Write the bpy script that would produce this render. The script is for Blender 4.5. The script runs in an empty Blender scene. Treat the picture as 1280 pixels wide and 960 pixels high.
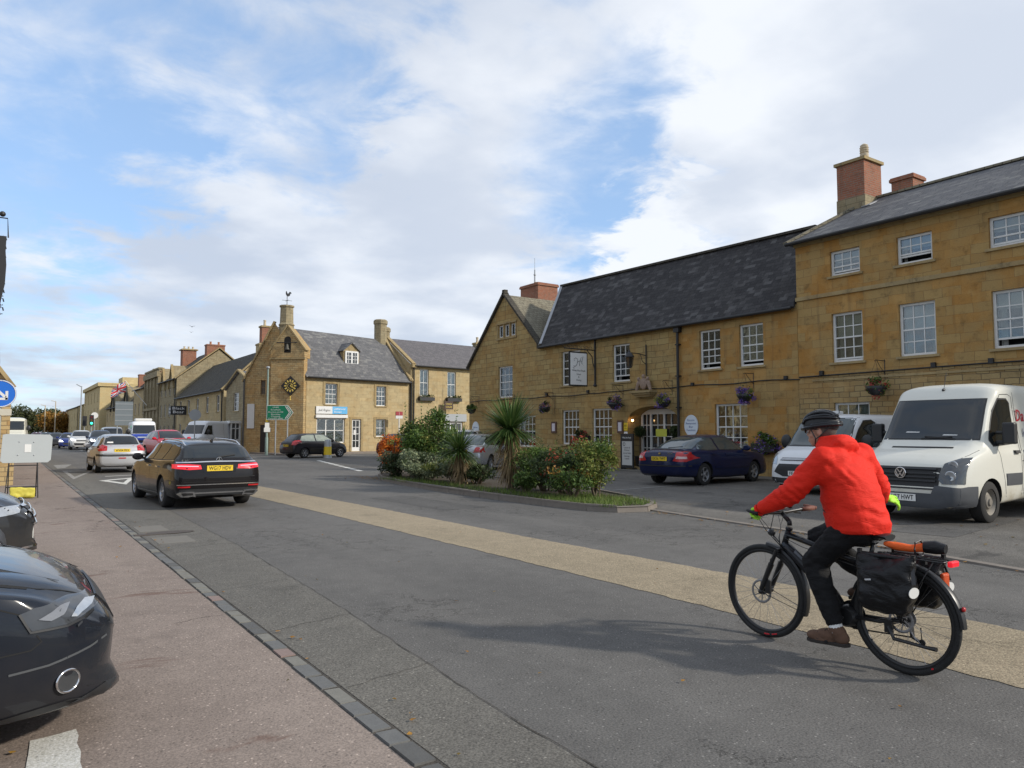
import bpy,bmesh,math,random
from math import sin,cos,tan,pi,radians,atan2,sqrt,hypot
from mathutils import Vector,Matrix,noise
from mathutils.bvhtree import BVHTree
scene=bpy.context.scene
C=scene.collection
CAMH=1.5
cam_d=bpy.data.cameras.new('camera')
cam=bpy.data.objects.new('camera',cam_d)
C.objects.link(cam)
cam_d.sensor_width=36.0
cam_d.sensor_fit='HORIZONTAL'
cam_d.lens=36.0*925.0/1280.0
cam_d.clip_start=0.05
cam_d.clip_end=6000
cam.location=(0,0,CAMH)
cam.rotation_euler=(radians(90)+math.atan(60/925.0),0,-radians(34.5))
scene.camera=cam
scene.view_settings.view_transform='Standard'
scene.view_settings.look='None'
scene.view_settings.gamma=1.0
scene.view_settings.use_curve_mapping=False
scene.view_settings.exposure=0.45
scene.render.engine='CYCLES'
scene.cycles.max_bounces=6
scene.cycles.transparent_max_bounces=8
SUN_EL=radians(29);SUN_AZ=radians(140)
sl=bpy.data.lights.new('sun','SUN');so=bpy.data.objects.new('sun',sl);C.objects.link(so)
sl.energy=2.7;sl.angle=radians(2.4);sl.color=(1.0,0.93,0.82)
sd=Vector((sin(SUN_AZ)*cos(SUN_EL),cos(SUN_AZ)*cos(SUN_EL),sin(SUN_EL)))
so.rotation_euler=sd.to_track_quat('Z','Y').to_euler()
so.location=(30,-30,40)
W=bpy.data.worlds.new('World');scene.world=W;W.use_nodes=True
wn=W.node_tree;wn.nodes.clear()
def N(nt,t,**kw):
 n=nt.nodes.new(t)
 for k,v in kw.items():
  if k.startswith('i_'):
   n.inputs[k[2:].replace('_',' ')].default_value=v
  else:setattr(n,k,v)
 return n
def lk(nt,a,b):nt.links.new(a,b)
def vmath(nt,op,a,b=None):
 n=nt.nodes.new('ShaderNodeVectorMath');n.operation=op
 for i,s in enumerate((a,b)):
  if s is None:continue
  if hasattr(s,'links'):nt.links.new(s,n.inputs[i])
  else:n.inputs[i].default_value=s
 return n.outputs['Value']if op in('DOT_PRODUCT','LENGTH')else n.outputs[0]
def fmath(nt,op,a,b=None,clamp=False,c=None):
 n=nt.nodes.new('ShaderNodeMath');n.operation=op;n.use_clamp=clamp
 for i,s in enumerate((a,b,c)):
  if s is None:continue
  if hasattr(s,'links'):nt.links.new(s,n.inputs[i])
  else:n.inputs[i].default_value=s
 return n.outputs[0]
def sstep(nt,x,lo,hi):
 n=nt.nodes.new('ShaderNodeMapRange');n.interpolation_type='SMOOTHSTEP'
 if hasattr(x,'links'):nt.links.new(x,n.inputs[0])
 else:n.inputs[0].default_value=x
 n.inputs[1].default_value=lo;n.inputs[2].default_value=hi
 return n.outputs[0]
def mixc(nt,f,a,b,mode='MIX'):
 n=nt.nodes.new('ShaderNodeMix');n.data_type='RGBA';n.blend_type=mode
 for s,i in((f,0),(a,6),(b,7)):
  if hasattr(s,'links'):nt.links.new(s,n.inputs[i])
  elif i==0:n.inputs[0].default_value=s
  else:n.inputs[i].default_value=(s[0],s[1],s[2],1)
 return n.outputs[2]
sky=N(wn,'ShaderNodeTexSky',sky_type='NISHITA',sun_disc=False,sun_elevation=SUN_EL,sun_rotation=SUN_AZ,altitude=100,air_density=1.0,dust_density=0.6,ozone_density=1.2)
tc=N(wn,'ShaderNodeTexCoord')
D=tc.outputs['Generated']
sep=N(wn,'ShaderNodeSeparateXYZ');lk(wn,D,sep.inputs[0])
den=fmath(wn,'ADD',fmath(wn,'MAXIMUM',sep.outputs[2],0.0),0.16)
comb=N(wn,'ShaderNodeCombineXYZ')
lk(wn,fmath(wn,'DIVIDE',sep.outputs[0],den),comb.inputs[0])
lk(wn,fmath(wn,'DIVIDE',sep.outputs[1],den),comb.inputs[1])
P=comb.outputs[0]
n1=N(wn,'ShaderNodeTexNoise',i_Scale=1.1,i_Detail=9.0,i_Roughness=0.55,i_Distortion=0.35);lk(wn,P,n1.inputs['Vector'])
n2=N(wn,'ShaderNodeTexNoise',i_Scale=4.2,i_Detail=9.0,i_Roughness=0.6,i_Distortion=0.3);lk(wn,vmath(wn,'ADD',P,(7.3,2.1,0)),n2.inputs['Vector'])
n3=N(wn,'ShaderNodeTexNoise',i_Scale=1.7,i_Detail=6.0,i_Roughness=0.5);lk(wn,vmath(wn,'ADD',P,(3.3,9.1,0)),n3.inputs['Vector'])
def pdir(px,py):
 v=Vector(((px-640)/925.0,(480-py)/925.0,-1))
 return(cam.rotation_euler.to_matrix()@v).normalized()
cov=fmath(wn,'ADD',fmath(wn,'MULTIPLY',n1.outputs[0],0.50),fmath(wn,'MULTIPLY',n2.outputs[0],0.50))
cov=fmath(wn,'ADD',cov,0.145)
wv=vmath(wn,'ADD',D,vmath(wn,'SCALE',vmath(wn,'SUBTRACT',n2.outputs['Color'],(0.5,0.5,0.5))))
wv.node.inputs[1].links[0].from_node.inputs['Scale'].default_value=0.25
wvn=vmath(wn,'NORMALIZE',wv)
for(px,py,r,s)in((60,90,0.18,.12),(300,110,0.15,.09),(700,240,0.10,.13),(775,235,0.09,.11),(850,60,0.06,.06),(30,360,0.10,.09),(820,110,0.06,.06),(400,150,0.08,.08),(500,100,.07,.05),(130,180,.10,.05),(860,300,.05,.10),(620,280,.05,.06),(990,225,.05,.06),(180,300,.09,.06),(20,200,.1,.06)):
 d=vmath(wn,'DOT_PRODUCT',wvn,tuple(pdir(px,py)))
 m=sstep(wn,d,cos(r*1.5),cos(r*0.2))
 cov=fmath(wn,'SUBTRACT',cov,fmath(wn,'MULTIPLY',m,s*.78))
for(px,py,r,s)in((805,295,0.055,.24),(620,130,0.12,.10),(560,220,.10,.05),(1150,90,0.28,.16),(350,260,0.16,.07),(250,400,.14,.08),(560,380,.14,.08)):
 d=vmath(wn,'DOT_PRODUCT',wvn,tuple(pdir(px,py)))
 m=sstep(wn,d,cos(r*1.4),cos(r*0.3))
 cov=fmath(wn,'ADD',cov,fmath(wn,'MULTIPLY',m,s))
mask=sstep(wn,cov,0.42,0.70)
rgt=vmath(wn,'DOT_PRODUCT',D,tuple(pdir(1000,120)))
bright=fmath(wn,'ADD',fmath(wn,'MULTIPLY',sstep(wn,rgt,0.75,1.0),0.35),sstep(wn,n3.outputs[0],0.36,0.66))
cum=sstep(wn,vmath(wn,'DOT_PRODUCT',wvn,tuple(pdir(805,290))),cos(.10),cos(.03))
br=fmath(wn,'ADD',fmath(wn,'MULTIPLY',bright,0.78,clamp=True),fmath(wn,'MULTIPLY',cum,.35),clamp=True)
ccol=mixc(wn,br,(4.6,5.1,6.0),(7.6,7.8,8.1))
thick=fmath(wn,'MULTIPLY',mask,0.9)
sat=mixc(wn,1.0,sky.outputs[0],(1.05,1.22,1.42),'MULTIPLY')
veil=mixc(wn,0.45,sat,(4.2,6.0,8.6))
skyc=mixc(wn,thick,veil,ccol)
bg=N(wn,'ShaderNodeBackground');bg.inputs['Strength'].default_value=0.095
lk(wn,skyc,bg.inputs['Color'])
wo=N(wn,'ShaderNodeOutputWorld');lk(wn,bg.outputs[0],wo.inputs[0])
def mat_base(name,rough=0.8,metal=0.0,spec=0.5):
 m=bpy.data.materials.new(name);m.use_nodes=True
 nt=m.node_tree;b=nt.nodes['Principled BSDF']
 b.inputs['Roughness'].default_value=rough;b.inputs['Metallic'].default_value=metal
 b.inputs['Specular IOR Level'].default_value=spec
 return m,nt,b
def simple(name,col,rough=0.6,metal=0.0,spec=0.5,var=0.12,scale=6.0,bump=0.0,coat=0.0,emit=None,es=0):
 """flat colour broken by procedural noise in object space"""
 m,nt,b=mat_base(name,rough,metal,spec)
 tcn=N(nt,'ShaderNodeTexCoord')
 nz=N(nt,'ShaderNodeTexNoise',i_Scale=scale,i_Detail=6.0,i_Roughness=0.6);lk(nt,tcn.outputs['Object'],nz.inputs['Vector'])
 c1=[c*(1-var)for c in col];c2=[min(1,c*(1+var))for c in col]
 cc=mixc(nt,nz.outputs[0],c1,c2)
 lk(nt,cc,b.inputs['Base Color'])
 if coat:b.inputs['Coat Weight'].default_value=coat;b.inputs['Coat Roughness'].default_value=0.04
 if bump:
  bp=N(nt,'ShaderNodeBump',i_Strength=bump,i_Distance=0.02);lk(nt,nz.outputs[0],bp.inputs['Height']);lk(nt,bp.outputs[0],b.inputs['Normal'])
 if emit:b.inputs['Emission Color'].default_value=(*emit,1);b.inputs['Emission Strength'].default_value=es
 return m
def courses(name,c1,c2,mortar,bw,bh,msize=0.012,stain=0.5,lichen=None,rough=0.92,bump=0.5,distort=0.02,offset=.5,patch=0.5,soft=0.0,tone=(1.0,.75,.48),pale=(None,.5)):
 """coursed masonry / slates on the face UVs (u along the course, v up)"""
 m,nt,b=mat_base(name,rough,spec=0.25)
 uv=N(nt,'ShaderNodeUVMap').outputs[0];tcn=N(nt,'ShaderNodeTexCoord')
 nzd=N(nt,'ShaderNodeTexNoise',i_Scale=1.7,i_Detail=4.0);lk(nt,uv,nzd.inputs['Vector'])
 off=vmath(nt,'SCALE',vmath(nt,'SUBTRACT',nzd.outputs['Color'],(.5,.5,.5)));off.node.inputs['Scale'].default_value=distort*4
 vec=vmath(nt,'ADD',uv,off)
 br=N(nt,'ShaderNodeTexBrick',offset=offset,squash=1.35,squash_frequency=3);lk(nt,vec,br.inputs['Vector'])
 br.inputs['Scale'].default_value=1.0;br.inputs['Brick Width'].default_value=bw;br.inputs['Row Height'].default_value=bh
 br.inputs['Mortar Size'].default_value=msize;br.inputs['Mortar Smooth'].default_value=0.25;br.inputs['Bias'].default_value=-0.1
 br.inputs['Color1'].default_value=(*c1,1);br.inputs['Color2'].default_value=(*c2,1);br.inputs['Mortar'].default_value=(*mortar,1)
 big=N(nt,'ShaderNodeTexNoise',i_Scale=0.55,i_Detail=5.0,i_Roughness=0.62);lk(nt,uv,big.inputs['Vector'])
 med=N(nt,'ShaderNodeTexNoise',i_Scale=3.2,i_Detail=6.0,i_Roughness=0.65);lk(nt,uv,med.inputs['Vector'])
 fine=N(nt,'ShaderNodeTexNoise',i_Scale=28.0,i_Detail=4.0,i_Roughness=0.7);lk(nt,uv,fine.inputs['Vector'])
 col=br.outputs['Color']
 if soft:col=mixc(nt,soft,col,[(a+bb)/2 for a,bb in zip(c1,c2)])
 b2=N(nt,'ShaderNodeTexBrick',offset=offset,squash=1.35,squash_frequency=3);lk(nt,vec,b2.inputs['Vector'])
 for k_,v_ in(('Scale',1.0),('Brick Width',bw),('Row Height',bh),('Mortar Size',0.0),('Color1',(0,0,0,1)),('Color2',(1,1,1,1)),('Mortar',(.5,.5,.5,1))):b2.inputs[k_].default_value=v_
 big2=N(nt,'ShaderNodeTexNoise',i_Scale=0.9,i_Detail=5.0,i_Roughness=0.6);lk(nt,vmath(nt,'ADD',uv,(17,5,0)),big2.inputs['Vector'])
 col=mixc(nt,fmath(nt,'MULTIPLY',sstep(nt,fmath(nt,'ADD',fmath(nt,'MULTIPLY',b2.outputs[0],.25),big.outputs[0]),0.5,0.78),patch),col,[x*y for x,y in zip(c1,tone)])
 col=mixc(nt,fmath(nt,'MULTIPLY',fmath(nt,'MULTIPLY',sstep(nt,b2.outputs[0],.55,.95),sstep(nt,big2.outputs[0],.42,.6)),pale[1]),col,pale[0]if pale[0]else[min(1,c*1.3)for c in c1])
 col=mixc(nt,fmath(nt,'MULTIPLY',sstep(nt,med.outputs[0],0.5,0.75),stain),col,[c*0.45 for c in mortar])
 col=mixc(nt,0.35,col,mixc(nt,fine.outputs[0],(0.25,0.25,0.25),(1,1,1)),'OVERLAY')
 mp=N(nt,'ShaderNodeMapping');mp.inputs['Scale'].default_value=(3.0,0.22,1);lk(nt,uv,mp.inputs[0])
 st=N(nt,'ShaderNodeTexNoise',i_Scale=1.4,i_Detail=5.0);lk(nt,mp.outputs[0],st.inputs['Vector'])
 col=mixc(nt,fmath(nt,'MULTIPLY',sstep(nt,st.outputs[0],0.55,0.8),stain*0.8),col,(0.07,0.06,0.045))
 if lichen:
  li=N(nt,'ShaderNodeTexNoise',i_Scale=7.0,i_Detail=8.0,i_Roughness=0.7);lk(nt,uv,li.inputs['Vector'])
  col=mixc(nt,fmath(nt,'MULTIPLY',sstep(nt,li.outputs[0],0.56,0.68),lichen[1]),col,lichen[0])
 lk(nt,col,b.inputs['Base Color'])
 h=fmath(nt,'ADD',fmath(nt,'MULTIPLY',fmath(nt,'SUBTRACT',1.0,br.outputs['Fac']),0.7),fmath(nt,'MULTIPLY',fine.outputs[0],0.25))
 bp=N(nt,'ShaderNodeBump',i_Strength=bump,i_Distance=0.015);lk(nt,h,bp.inputs['Height']);lk(nt,bp.outputs[0],b.inputs['Normal'])
 return m
M={}
M['gold']=courses('golden_ironstone',(.36,.265,.115),(.235,.165,.075),(.13,.095,.05),.46,.235,.010,stain=.45,patch=.45,soft=.0,bump=.6)
M['gold_rough']=courses('coursed_ironstone',(.35,.255,.12),(.23,.165,.08),(.13,.10,.06),.34,.16,.012,stain=.4,patch=.5,bump=.6)
M['render_gold']=courses('weathered_ironstone',(.36,.24,.095),(.255,.168,.07),(.15,.10,.05),.5,.26,.006,stain=.5,patch=.8,soft=.15,bump=.25,tone=(1.0,.72,.42))
M['lime']=courses('honey_limestone',(.42,.335,.19),(.31,.25,.145),(.22,.18,.11),.5,.25,.007,stain=.5,patch=.45,soft=.25,bump=.35,tone=(.95,.8,.62))
M['lime_rough']=courses('rubble_limestone',(.42,.31,.155),(.27,.205,.11),(.17,.13,.08),.3,.13,.012,stain=.5,patch=.5,bump=.7)
M['lime_pale']=courses('pale_limestone',(.50,.40,.21),(.42,.34,.19),(.34,.27,.16),.55,.28,.005,stain=.2,patch=.2,soft=.6,bump=.2)
M['lime_grey']=courses('grey_limestone',(.29,.245,.155),(.20,.17,.11),(.13,.11,.075),.4,.2,.009,stain=.6,patch=.2,bump=.4)
M['trim']=courses('dressed_stone',(.32,.25,.13),(.27,.21,.12),(.2,.16,.1),.8,.6,.003,stain=.7,patch=.3,soft=.6,bump=.2)
M['slate_dark']=courses('dark_slates',(.030,.028,.029),(.052,.049,.049),(.010,.010,.011),.26,.17,.006,stain=.3,lichen=((.13,.13,.13),.45),rough=.8,bump=.9,patch=.0,distort=.008,pale=((.13,.126,.125),.5))
M['slate_grey']=courses('grey_slates',(.105,.105,.11),(.15,.148,.15),(.035,.035,.037),.28,.18,.006,stain=.25,lichen=((.24,.22,.17),.5),rough=.8,bump=.8,patch=.0,distort=.008,pale=((.22,.215,.20),.6))
M['slate_purple']=courses('purple_tiles',(.105,.10,.105),(.145,.135,.138),(.05,.046,.045),.24,.16,.006,stain=.2,rough=.8,bump=.6,patch=.0,distort=.008)
M['stone_tiles']=courses('stone_roof_tiles',(.21,.19,.14),(.14,.13,.10),(.04,.037,.03),.24,.19,.010,stain=.4,lichen=((.30,.28,.19),.5),bump=.9,patch=.1,distort=.012)
M['stone_tiles_dark']=courses('mossy_stone_tiles',(.055,.05,.042),(.085,.078,.062),(.02,.018,.015),.26,.18,.010,stain=.3,lichen=((.13,.125,.07),.4),bump=.9,patch=.1)
M['brick']=courses('red_brick',(.31,.12,.07),(.19,.075,.05),(.22,.18,.14),.225,.075,.012,stain=.45,patch=.2,bump=.6,distort=.004)
M['white']=simple('white_paint',(.66,.66,.64),.5,var=.12,scale=9)
M['white_dirty']=simple('dull_white_paint',(.60,.60,.58),.5,var=.08)
M['glass']=simple('window_glass',(.02,.023,.026),.06,spec=.7,var=.5,scale=1.2)
M['glass_far']=simple('old_window_glass',(.06,.065,.07),.12,spec=.7,var=.7,scale=.9)
M['curtain']=simple('net_curtain',(.42,.42,.40),.9,var=.25,scale=9)
M['blind']=simple('blind',(.50,.49,.46),.9,var=.08,scale=9)
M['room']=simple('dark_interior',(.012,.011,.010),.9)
M['iron']=simple('black_iron',(.015,.015,.016),.5,var=.2)
M['lead']=simple('lead_flashing',(.33,.34,.36),.5,var=.2)
M['black']=simple('black_plastic',(.018,.018,.020),.45,var=.15)
M['grey_metal']=simple('galvanised_metal',(.36,.38,.39),.45,metal=.4,var=.1)
M['grey_paint']=simple('grey_painted_back',(.33,.35,.36),.6,var=.06,scale=3)
M['wood']=simple('weathered_wood',(.16,.11,.07),.8,var=.3,scale=20)
M['terracotta']=simple('terracotta',(.38,.17,.09),.85,var=.2,scale=8)
M['pot_buff']=simple('buff_clay',(.5,.42,.30),.85,var=.2,scale=8)
def clear_glass():
 m=bpy.data.materials.new('clear_window_glass');m.use_nodes=True;nt=m.node_tree;nt.nodes.clear()
 gl=N(nt,'ShaderNodeBsdfGlossy');gl.inputs['Roughness'].default_value=0.03;gl.inputs['Color'].default_value=(.9,.95,1,1)
 tr=N(nt,'ShaderNodeBsdfTransparent');tr.inputs['Color'].default_value=(.78,.82,.8,1)
 fr=N(nt,'ShaderNodeFresnel',i_IOR=1.6);mx=N(nt,'ShaderNodeMixShader');o=N(nt,'ShaderNodeOutputMaterial')
 tcn=N(nt,'ShaderNodeTexCoord');nz=N(nt,'ShaderNodeTexNoise',i_Scale=1.6,i_Detail=2.0);lk(nt,tcn.outputs['Object'],nz.inputs['Vector'])
 bp=N(nt,'ShaderNodeBump',i_Strength=.25,i_Distance=.02);lk(nt,nz.outputs[0],bp.inputs['Height']);lk(nt,bp.outputs[0],gl.inputs['Normal'])
 f2=fmath(nt,'ADD',fr.outputs[0],0.05,clamp=True)
 lk(nt,f2,mx.inputs[0]);lk(nt,tr.outputs[0],mx.inputs[1]);lk(nt,gl.outputs[0],mx.inputs[2]);lk(nt,mx.outputs[0],o.inputs[0])
 return m
M['clear']=clear_glass()
OFF={}
def tag(o,label=None,cat=None,group=None,kind=None):
 if label:o['label']=label
 if cat:o['category']=cat
 if group:o['group']=group
 if kind:o['kind']=kind
 return o
def thing(name,label,cat,loc=(0,0,0),rz=0.0,group=None):
 o=bpy.data.objects.new(name,None);C.objects.link(o);o.location=loc;o.rotation_euler=(0,0,rz)
 o.empty_display_size=0.2
 OFF[o.name]=Vector(loc)
 return tag(o,label,cat,group)
def link_mesh(name,me,parent=None):
 o=bpy.data.objects.new(name,me);C.objects.link(o)
 if parent is not None:o.parent=parent
 return o
def kids(o):return[c for c in bpy.data.objects if c.parent==o]
def copy_tree(o,parent=None,childmap=None):
 if childmap is None:
  childmap={}
  for c in bpy.data.objects:
   if c.parent:childmap.setdefault(c.parent.name,[]).append(c)
 c=o.copy();C.objects.link(c)
 if parent is not None:c.parent=parent
 for ch in childmap.get(o.name,[]):copy_tree(ch,c,childmap)
 return c
class MB:
 """collects faces; build() links them as one mesh with metric per-face UVs"""
 def __init__(s):s.v=[];s.f=[];s.mi=[];s.m=0;s.xf=None
 def add(s,vs,fs):
  n=len(s.v)
  if s.xf is not None:vs=[s.xf@Vector(v)for v in vs]
  s.v+=[tuple(v)for v in vs]
  for f in fs:s.f.append([i+n for i in f]);s.mi.append(s.m)
  return s
 def quad(s,*p):return s.add(p,[list(range(len(p)))])
 def box(s,x0,x1,y0,y1,z0,z1):
  if x0>x1:x0,x1=x1,x0
  if y0>y1:y0,y1=y1,y0
  if z0>z1:z0,z1=z1,z0
  return s.add([(x0,y0,z0),(x1,y0,z0),(x1,y1,z0),(x0,y1,z0),(x0,y0,z1),(x1,y0,z1),(x1,y1,z1),(x0,y1,z1)],[(0,3,2,1),(4,5,6,7),(0,1,5,4),(1,2,6,5),(2,3,7,6),(3,0,4,7)])
 def prism(s,poly,a,b):
  """poly: list of 3D points, extruded by vector from a*... : poly + a, poly + b"""
  n=len(poly);a=Vector(a);b=Vector(b)
  vs=[Vector(p)+a for p in poly]+[Vector(p)+b for p in poly]
  fs=[list(range(n))[::-1],list(range(n,2*n))]+[(i,(i+1)%n,n+(i+1)%n,n+i)for i in range(n)]
  return s.add(vs,fs)
 def tube(s,pts,r,n=8,cap=True,closed=False):
  pts=[Vector(p)for p in pts];L=len(pts)
  rs=r if isinstance(r,(list,tuple))else[r]*L
  rings=[];up=None
  for i,p in enumerate(pts):
   if closed:t=pts[(i+1)%L]-pts[i-1]
   else:t=(pts[min(i+1,L-1)]-pts[max(i-1,0)])
   if t.length<1e-9:t=Vector((0,0,1))
   t.normalize()
   if up is None:up=Vector((0,0,1))if abs(t.z)<.9 else Vector((1,0,0))
   a=t.cross(up)
   if a.length<1e-6:a=t.orthogonal()
   a.normalize();b=t.cross(a).normalized();up=-b if False else up
   rings.append([p+(a*cos(2*pi*k/n)+b*sin(2*pi*k/n))*rs[i]for k in range(n)])
  vs=[q for r_ in rings for q in r_];fs=[]
  for i in range(L if closed else L-1):
   j=(i+1)%L
   for k in range(n):
    fs.append((i*n+k,i*n+(k+1)%n,j*n+(k+1)%n,j*n+k))
  if cap and not closed:
   fs.append(list(range(n))[::-1]);fs.append([(L-1)*n+k for k in range(n)])
  return s.add(vs,fs)
 def lathe(s,prof,c=(0,0,0),n=16,axis='z',a0=0,a1=2*pi,scale=(1,1)):
  """prof: (r, h) list revolved about the axis through c"""
  vs=[];full=abs(a1-a0-2*pi)<1e-6;m=n if full else n+1
  for(r,h)in prof:
   for k in range(m):
    t=a0+(a1-a0)*k/n;x=r*cos(t)*scale[0];y=r*sin(t)*scale[1]
    if axis=='z':p=(x,y,h)
    elif axis=='x':p=(h,x,y)
    else:p=(x,-h,y)if False else(y,h,x)
    vs.append((p[0]+c[0],p[1]+c[1],p[2]+c[2]))
  fs=[]
  for i in range(len(prof)-1):
   for k in range(n):
    k2=(k+1)%m
    fs.append((i*m+k,i*m+k2,(i+1)*m+k2,(i+1)*m+k))
  return s.add(vs,fs)
 def sphere(s,c,r,n=12,m=8,R=None):
  rx,ry,rz=r if isinstance(r,(tuple,list))else(r,r,r);vs=[];fs=[]
  for i in range(m+1):
   ph=pi*i/m
   for k in range(n):
    t=2*pi*k/n;p=Vector((rx*sin(ph)*cos(t),ry*sin(ph)*sin(t),rz*cos(ph)))
    if R is not None:p=R@p
    vs.append(p+Vector(c))
  for i in range(m):
   for k in range(n):fs.append((i*n+k,(i+1)*n+k,(i+1)*n+(k+1)%n,i*n+(k+1)%n))
  return s.add(vs,fs)
 def bar(s,a,b,w,h,up=(0,0,1)):
  """rectangular bar from a to b, w across, h along up"""
  a=Vector(a);b=Vector(b);t=(b-a).normalized();up=Vector(up)
  sd_=t.cross(up)
  if sd_.length<1e-6:sd_=t.orthogonal()
  sd_.normalize();u=sd_.cross(t).normalized()
  vs=[]
  for p in(a,b):
   for(i,j)in((-1,-1),(1,-1),(1,1),(-1,1)):vs.append(p+sd_*(i*w/2)+u*(j*h/2))
  return s.add(vs,[(0,1,2,3),(7,6,5,4),(0,4,5,1),(1,5,6,2),(2,6,7,3),(3,7,4,0)])
 def mesh(s,name,mats,off=None,smooth=False,sharp=None,fixn=True):
  me=bpy.data.meshes.new(name)
  vs=s.v if off is None else[(x-off[0],y-off[1],z-off[2])for x,y,z in s.v]
  me.from_pydata(vs,[],s.f)
  for m_ in(mats if isinstance(mats,(list,tuple))else[mats]):me.materials.append(m_)
  me.polygons.foreach_set('material_index',s.mi)
  if fixn:
   bm=bmesh.new();bm.from_mesh(me)
   bmesh.ops.remove_doubles(bm,verts=bm.verts,dist=1e-5)
   bmesh.ops.recalc_face_normals(bm,faces=bm.faces)
   bm.to_mesh(me);bm.free()
  uv_box(me)
  if smooth:me.polygons.foreach_set('use_smooth',[True]*len(me.polygons))
  if smooth and sharp:me.set_sharp_from_angle(angle=radians(sharp))
  me.update()
  return me
 def build(s,name,mats,parent=None,world=True,smooth=False,sharp=None,bevel=0,fixn=True):
  off=None
  root=parent
  while root is not None and root.parent is not None:root=root.parent
  if world and root is not None and root.name in OFF:off=OFF[root.name]
  me=s.mesh(name,mats,off,smooth,sharp,fixn)
  o=link_mesh(name,me,parent)
  if bevel:
   b=o.modifiers.new('bevel','BEVEL');b.width=bevel;b.segments=2;b.limit_method='ANGLE';b.angle_limit=radians(40)
  return o
def uv_box(me):
 if not me.polygons:return
 uvl=me.uv_layers.new(name='UVMap')if not me.uv_layers else me.uv_layers[0]
 data=[0.0]*(2*len(me.loops));vs=me.vertices
 for p in me.polygons:
  n=p.normal
  if abs(n.z)>.985:t=Vector((1,0,0));b=Vector((0,1,0))
  else:
   t=Vector((-n.y,n.x,0)).normalized();b=n.cross(t)
  for li in p.loop_indices:
   co=vs[me.loops[li].vertex_index].co
   data[2*li]=co.dot(t)+3.17*abs(t.y);data[2*li+1]=co.dot(b)
 uvl.data.foreach_set('uv',data)
_TXT={}
def text_mesh(txt,size=0.1,depth=0.002,font_bold=False,spacing=1.0,shear=0.0,align='CENTER'):
 cu=bpy.data.curves.new('t','FONT');cu.body=txt;cu.size=size;cu.extrude=depth/2
 cu.align_x=align;cu.align_y='CENTER';cu.space_character=spacing;cu.shear=shear
 if font_bold:cu.offset=size*0.012
 cu.resolution_u=2
 o=bpy.data.objects.new('t',cu);C.objects.link(o)
 dg=bpy.context.evaluated_depsgraph_get();me=bpy.data.meshes.new_from_object(o.evaluated_get(dg))
 bpy.data.objects.remove(o);bpy.data.curves.remove(cu)
 return me
def text_obj(name,txt,mat,parent,origin,xdir,ydir,size,bold=False,depth=.002,spacing=1.0,shear=0.0,align='CENTER',width=None):
 """lettering lying in the plane of xdir/ydir; origin in the parent's local space"""
 me=text_mesh(txt,size,depth,bold,spacing,shear,align);me.name=name
 xs=[v.co.x for v in me.vertices]
 X=Vector(xdir).normalized();Y=Vector(ydir).normalized();Z=X.cross(Y)
 k=1.0
 if width and xs:k=width/(max(xs)-min(xs))
 R=Matrix((X*k,Y,Z)).transposed().to_4x4();R.translation=Vector(origin)
 me.transform(R);me.materials.clear();me.materials.append(mat)
 return link_mesh(name,me,parent)
def apply_mods(o):
 dg=bpy.context.evaluated_depsgraph_get();me=bpy.data.meshes.new_from_object(o.evaluated_get(dg))
 old=o.data;o.modifiers.clear();o.data=me;me.name=old.name
 return o
rnd=random.Random(7)
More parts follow.
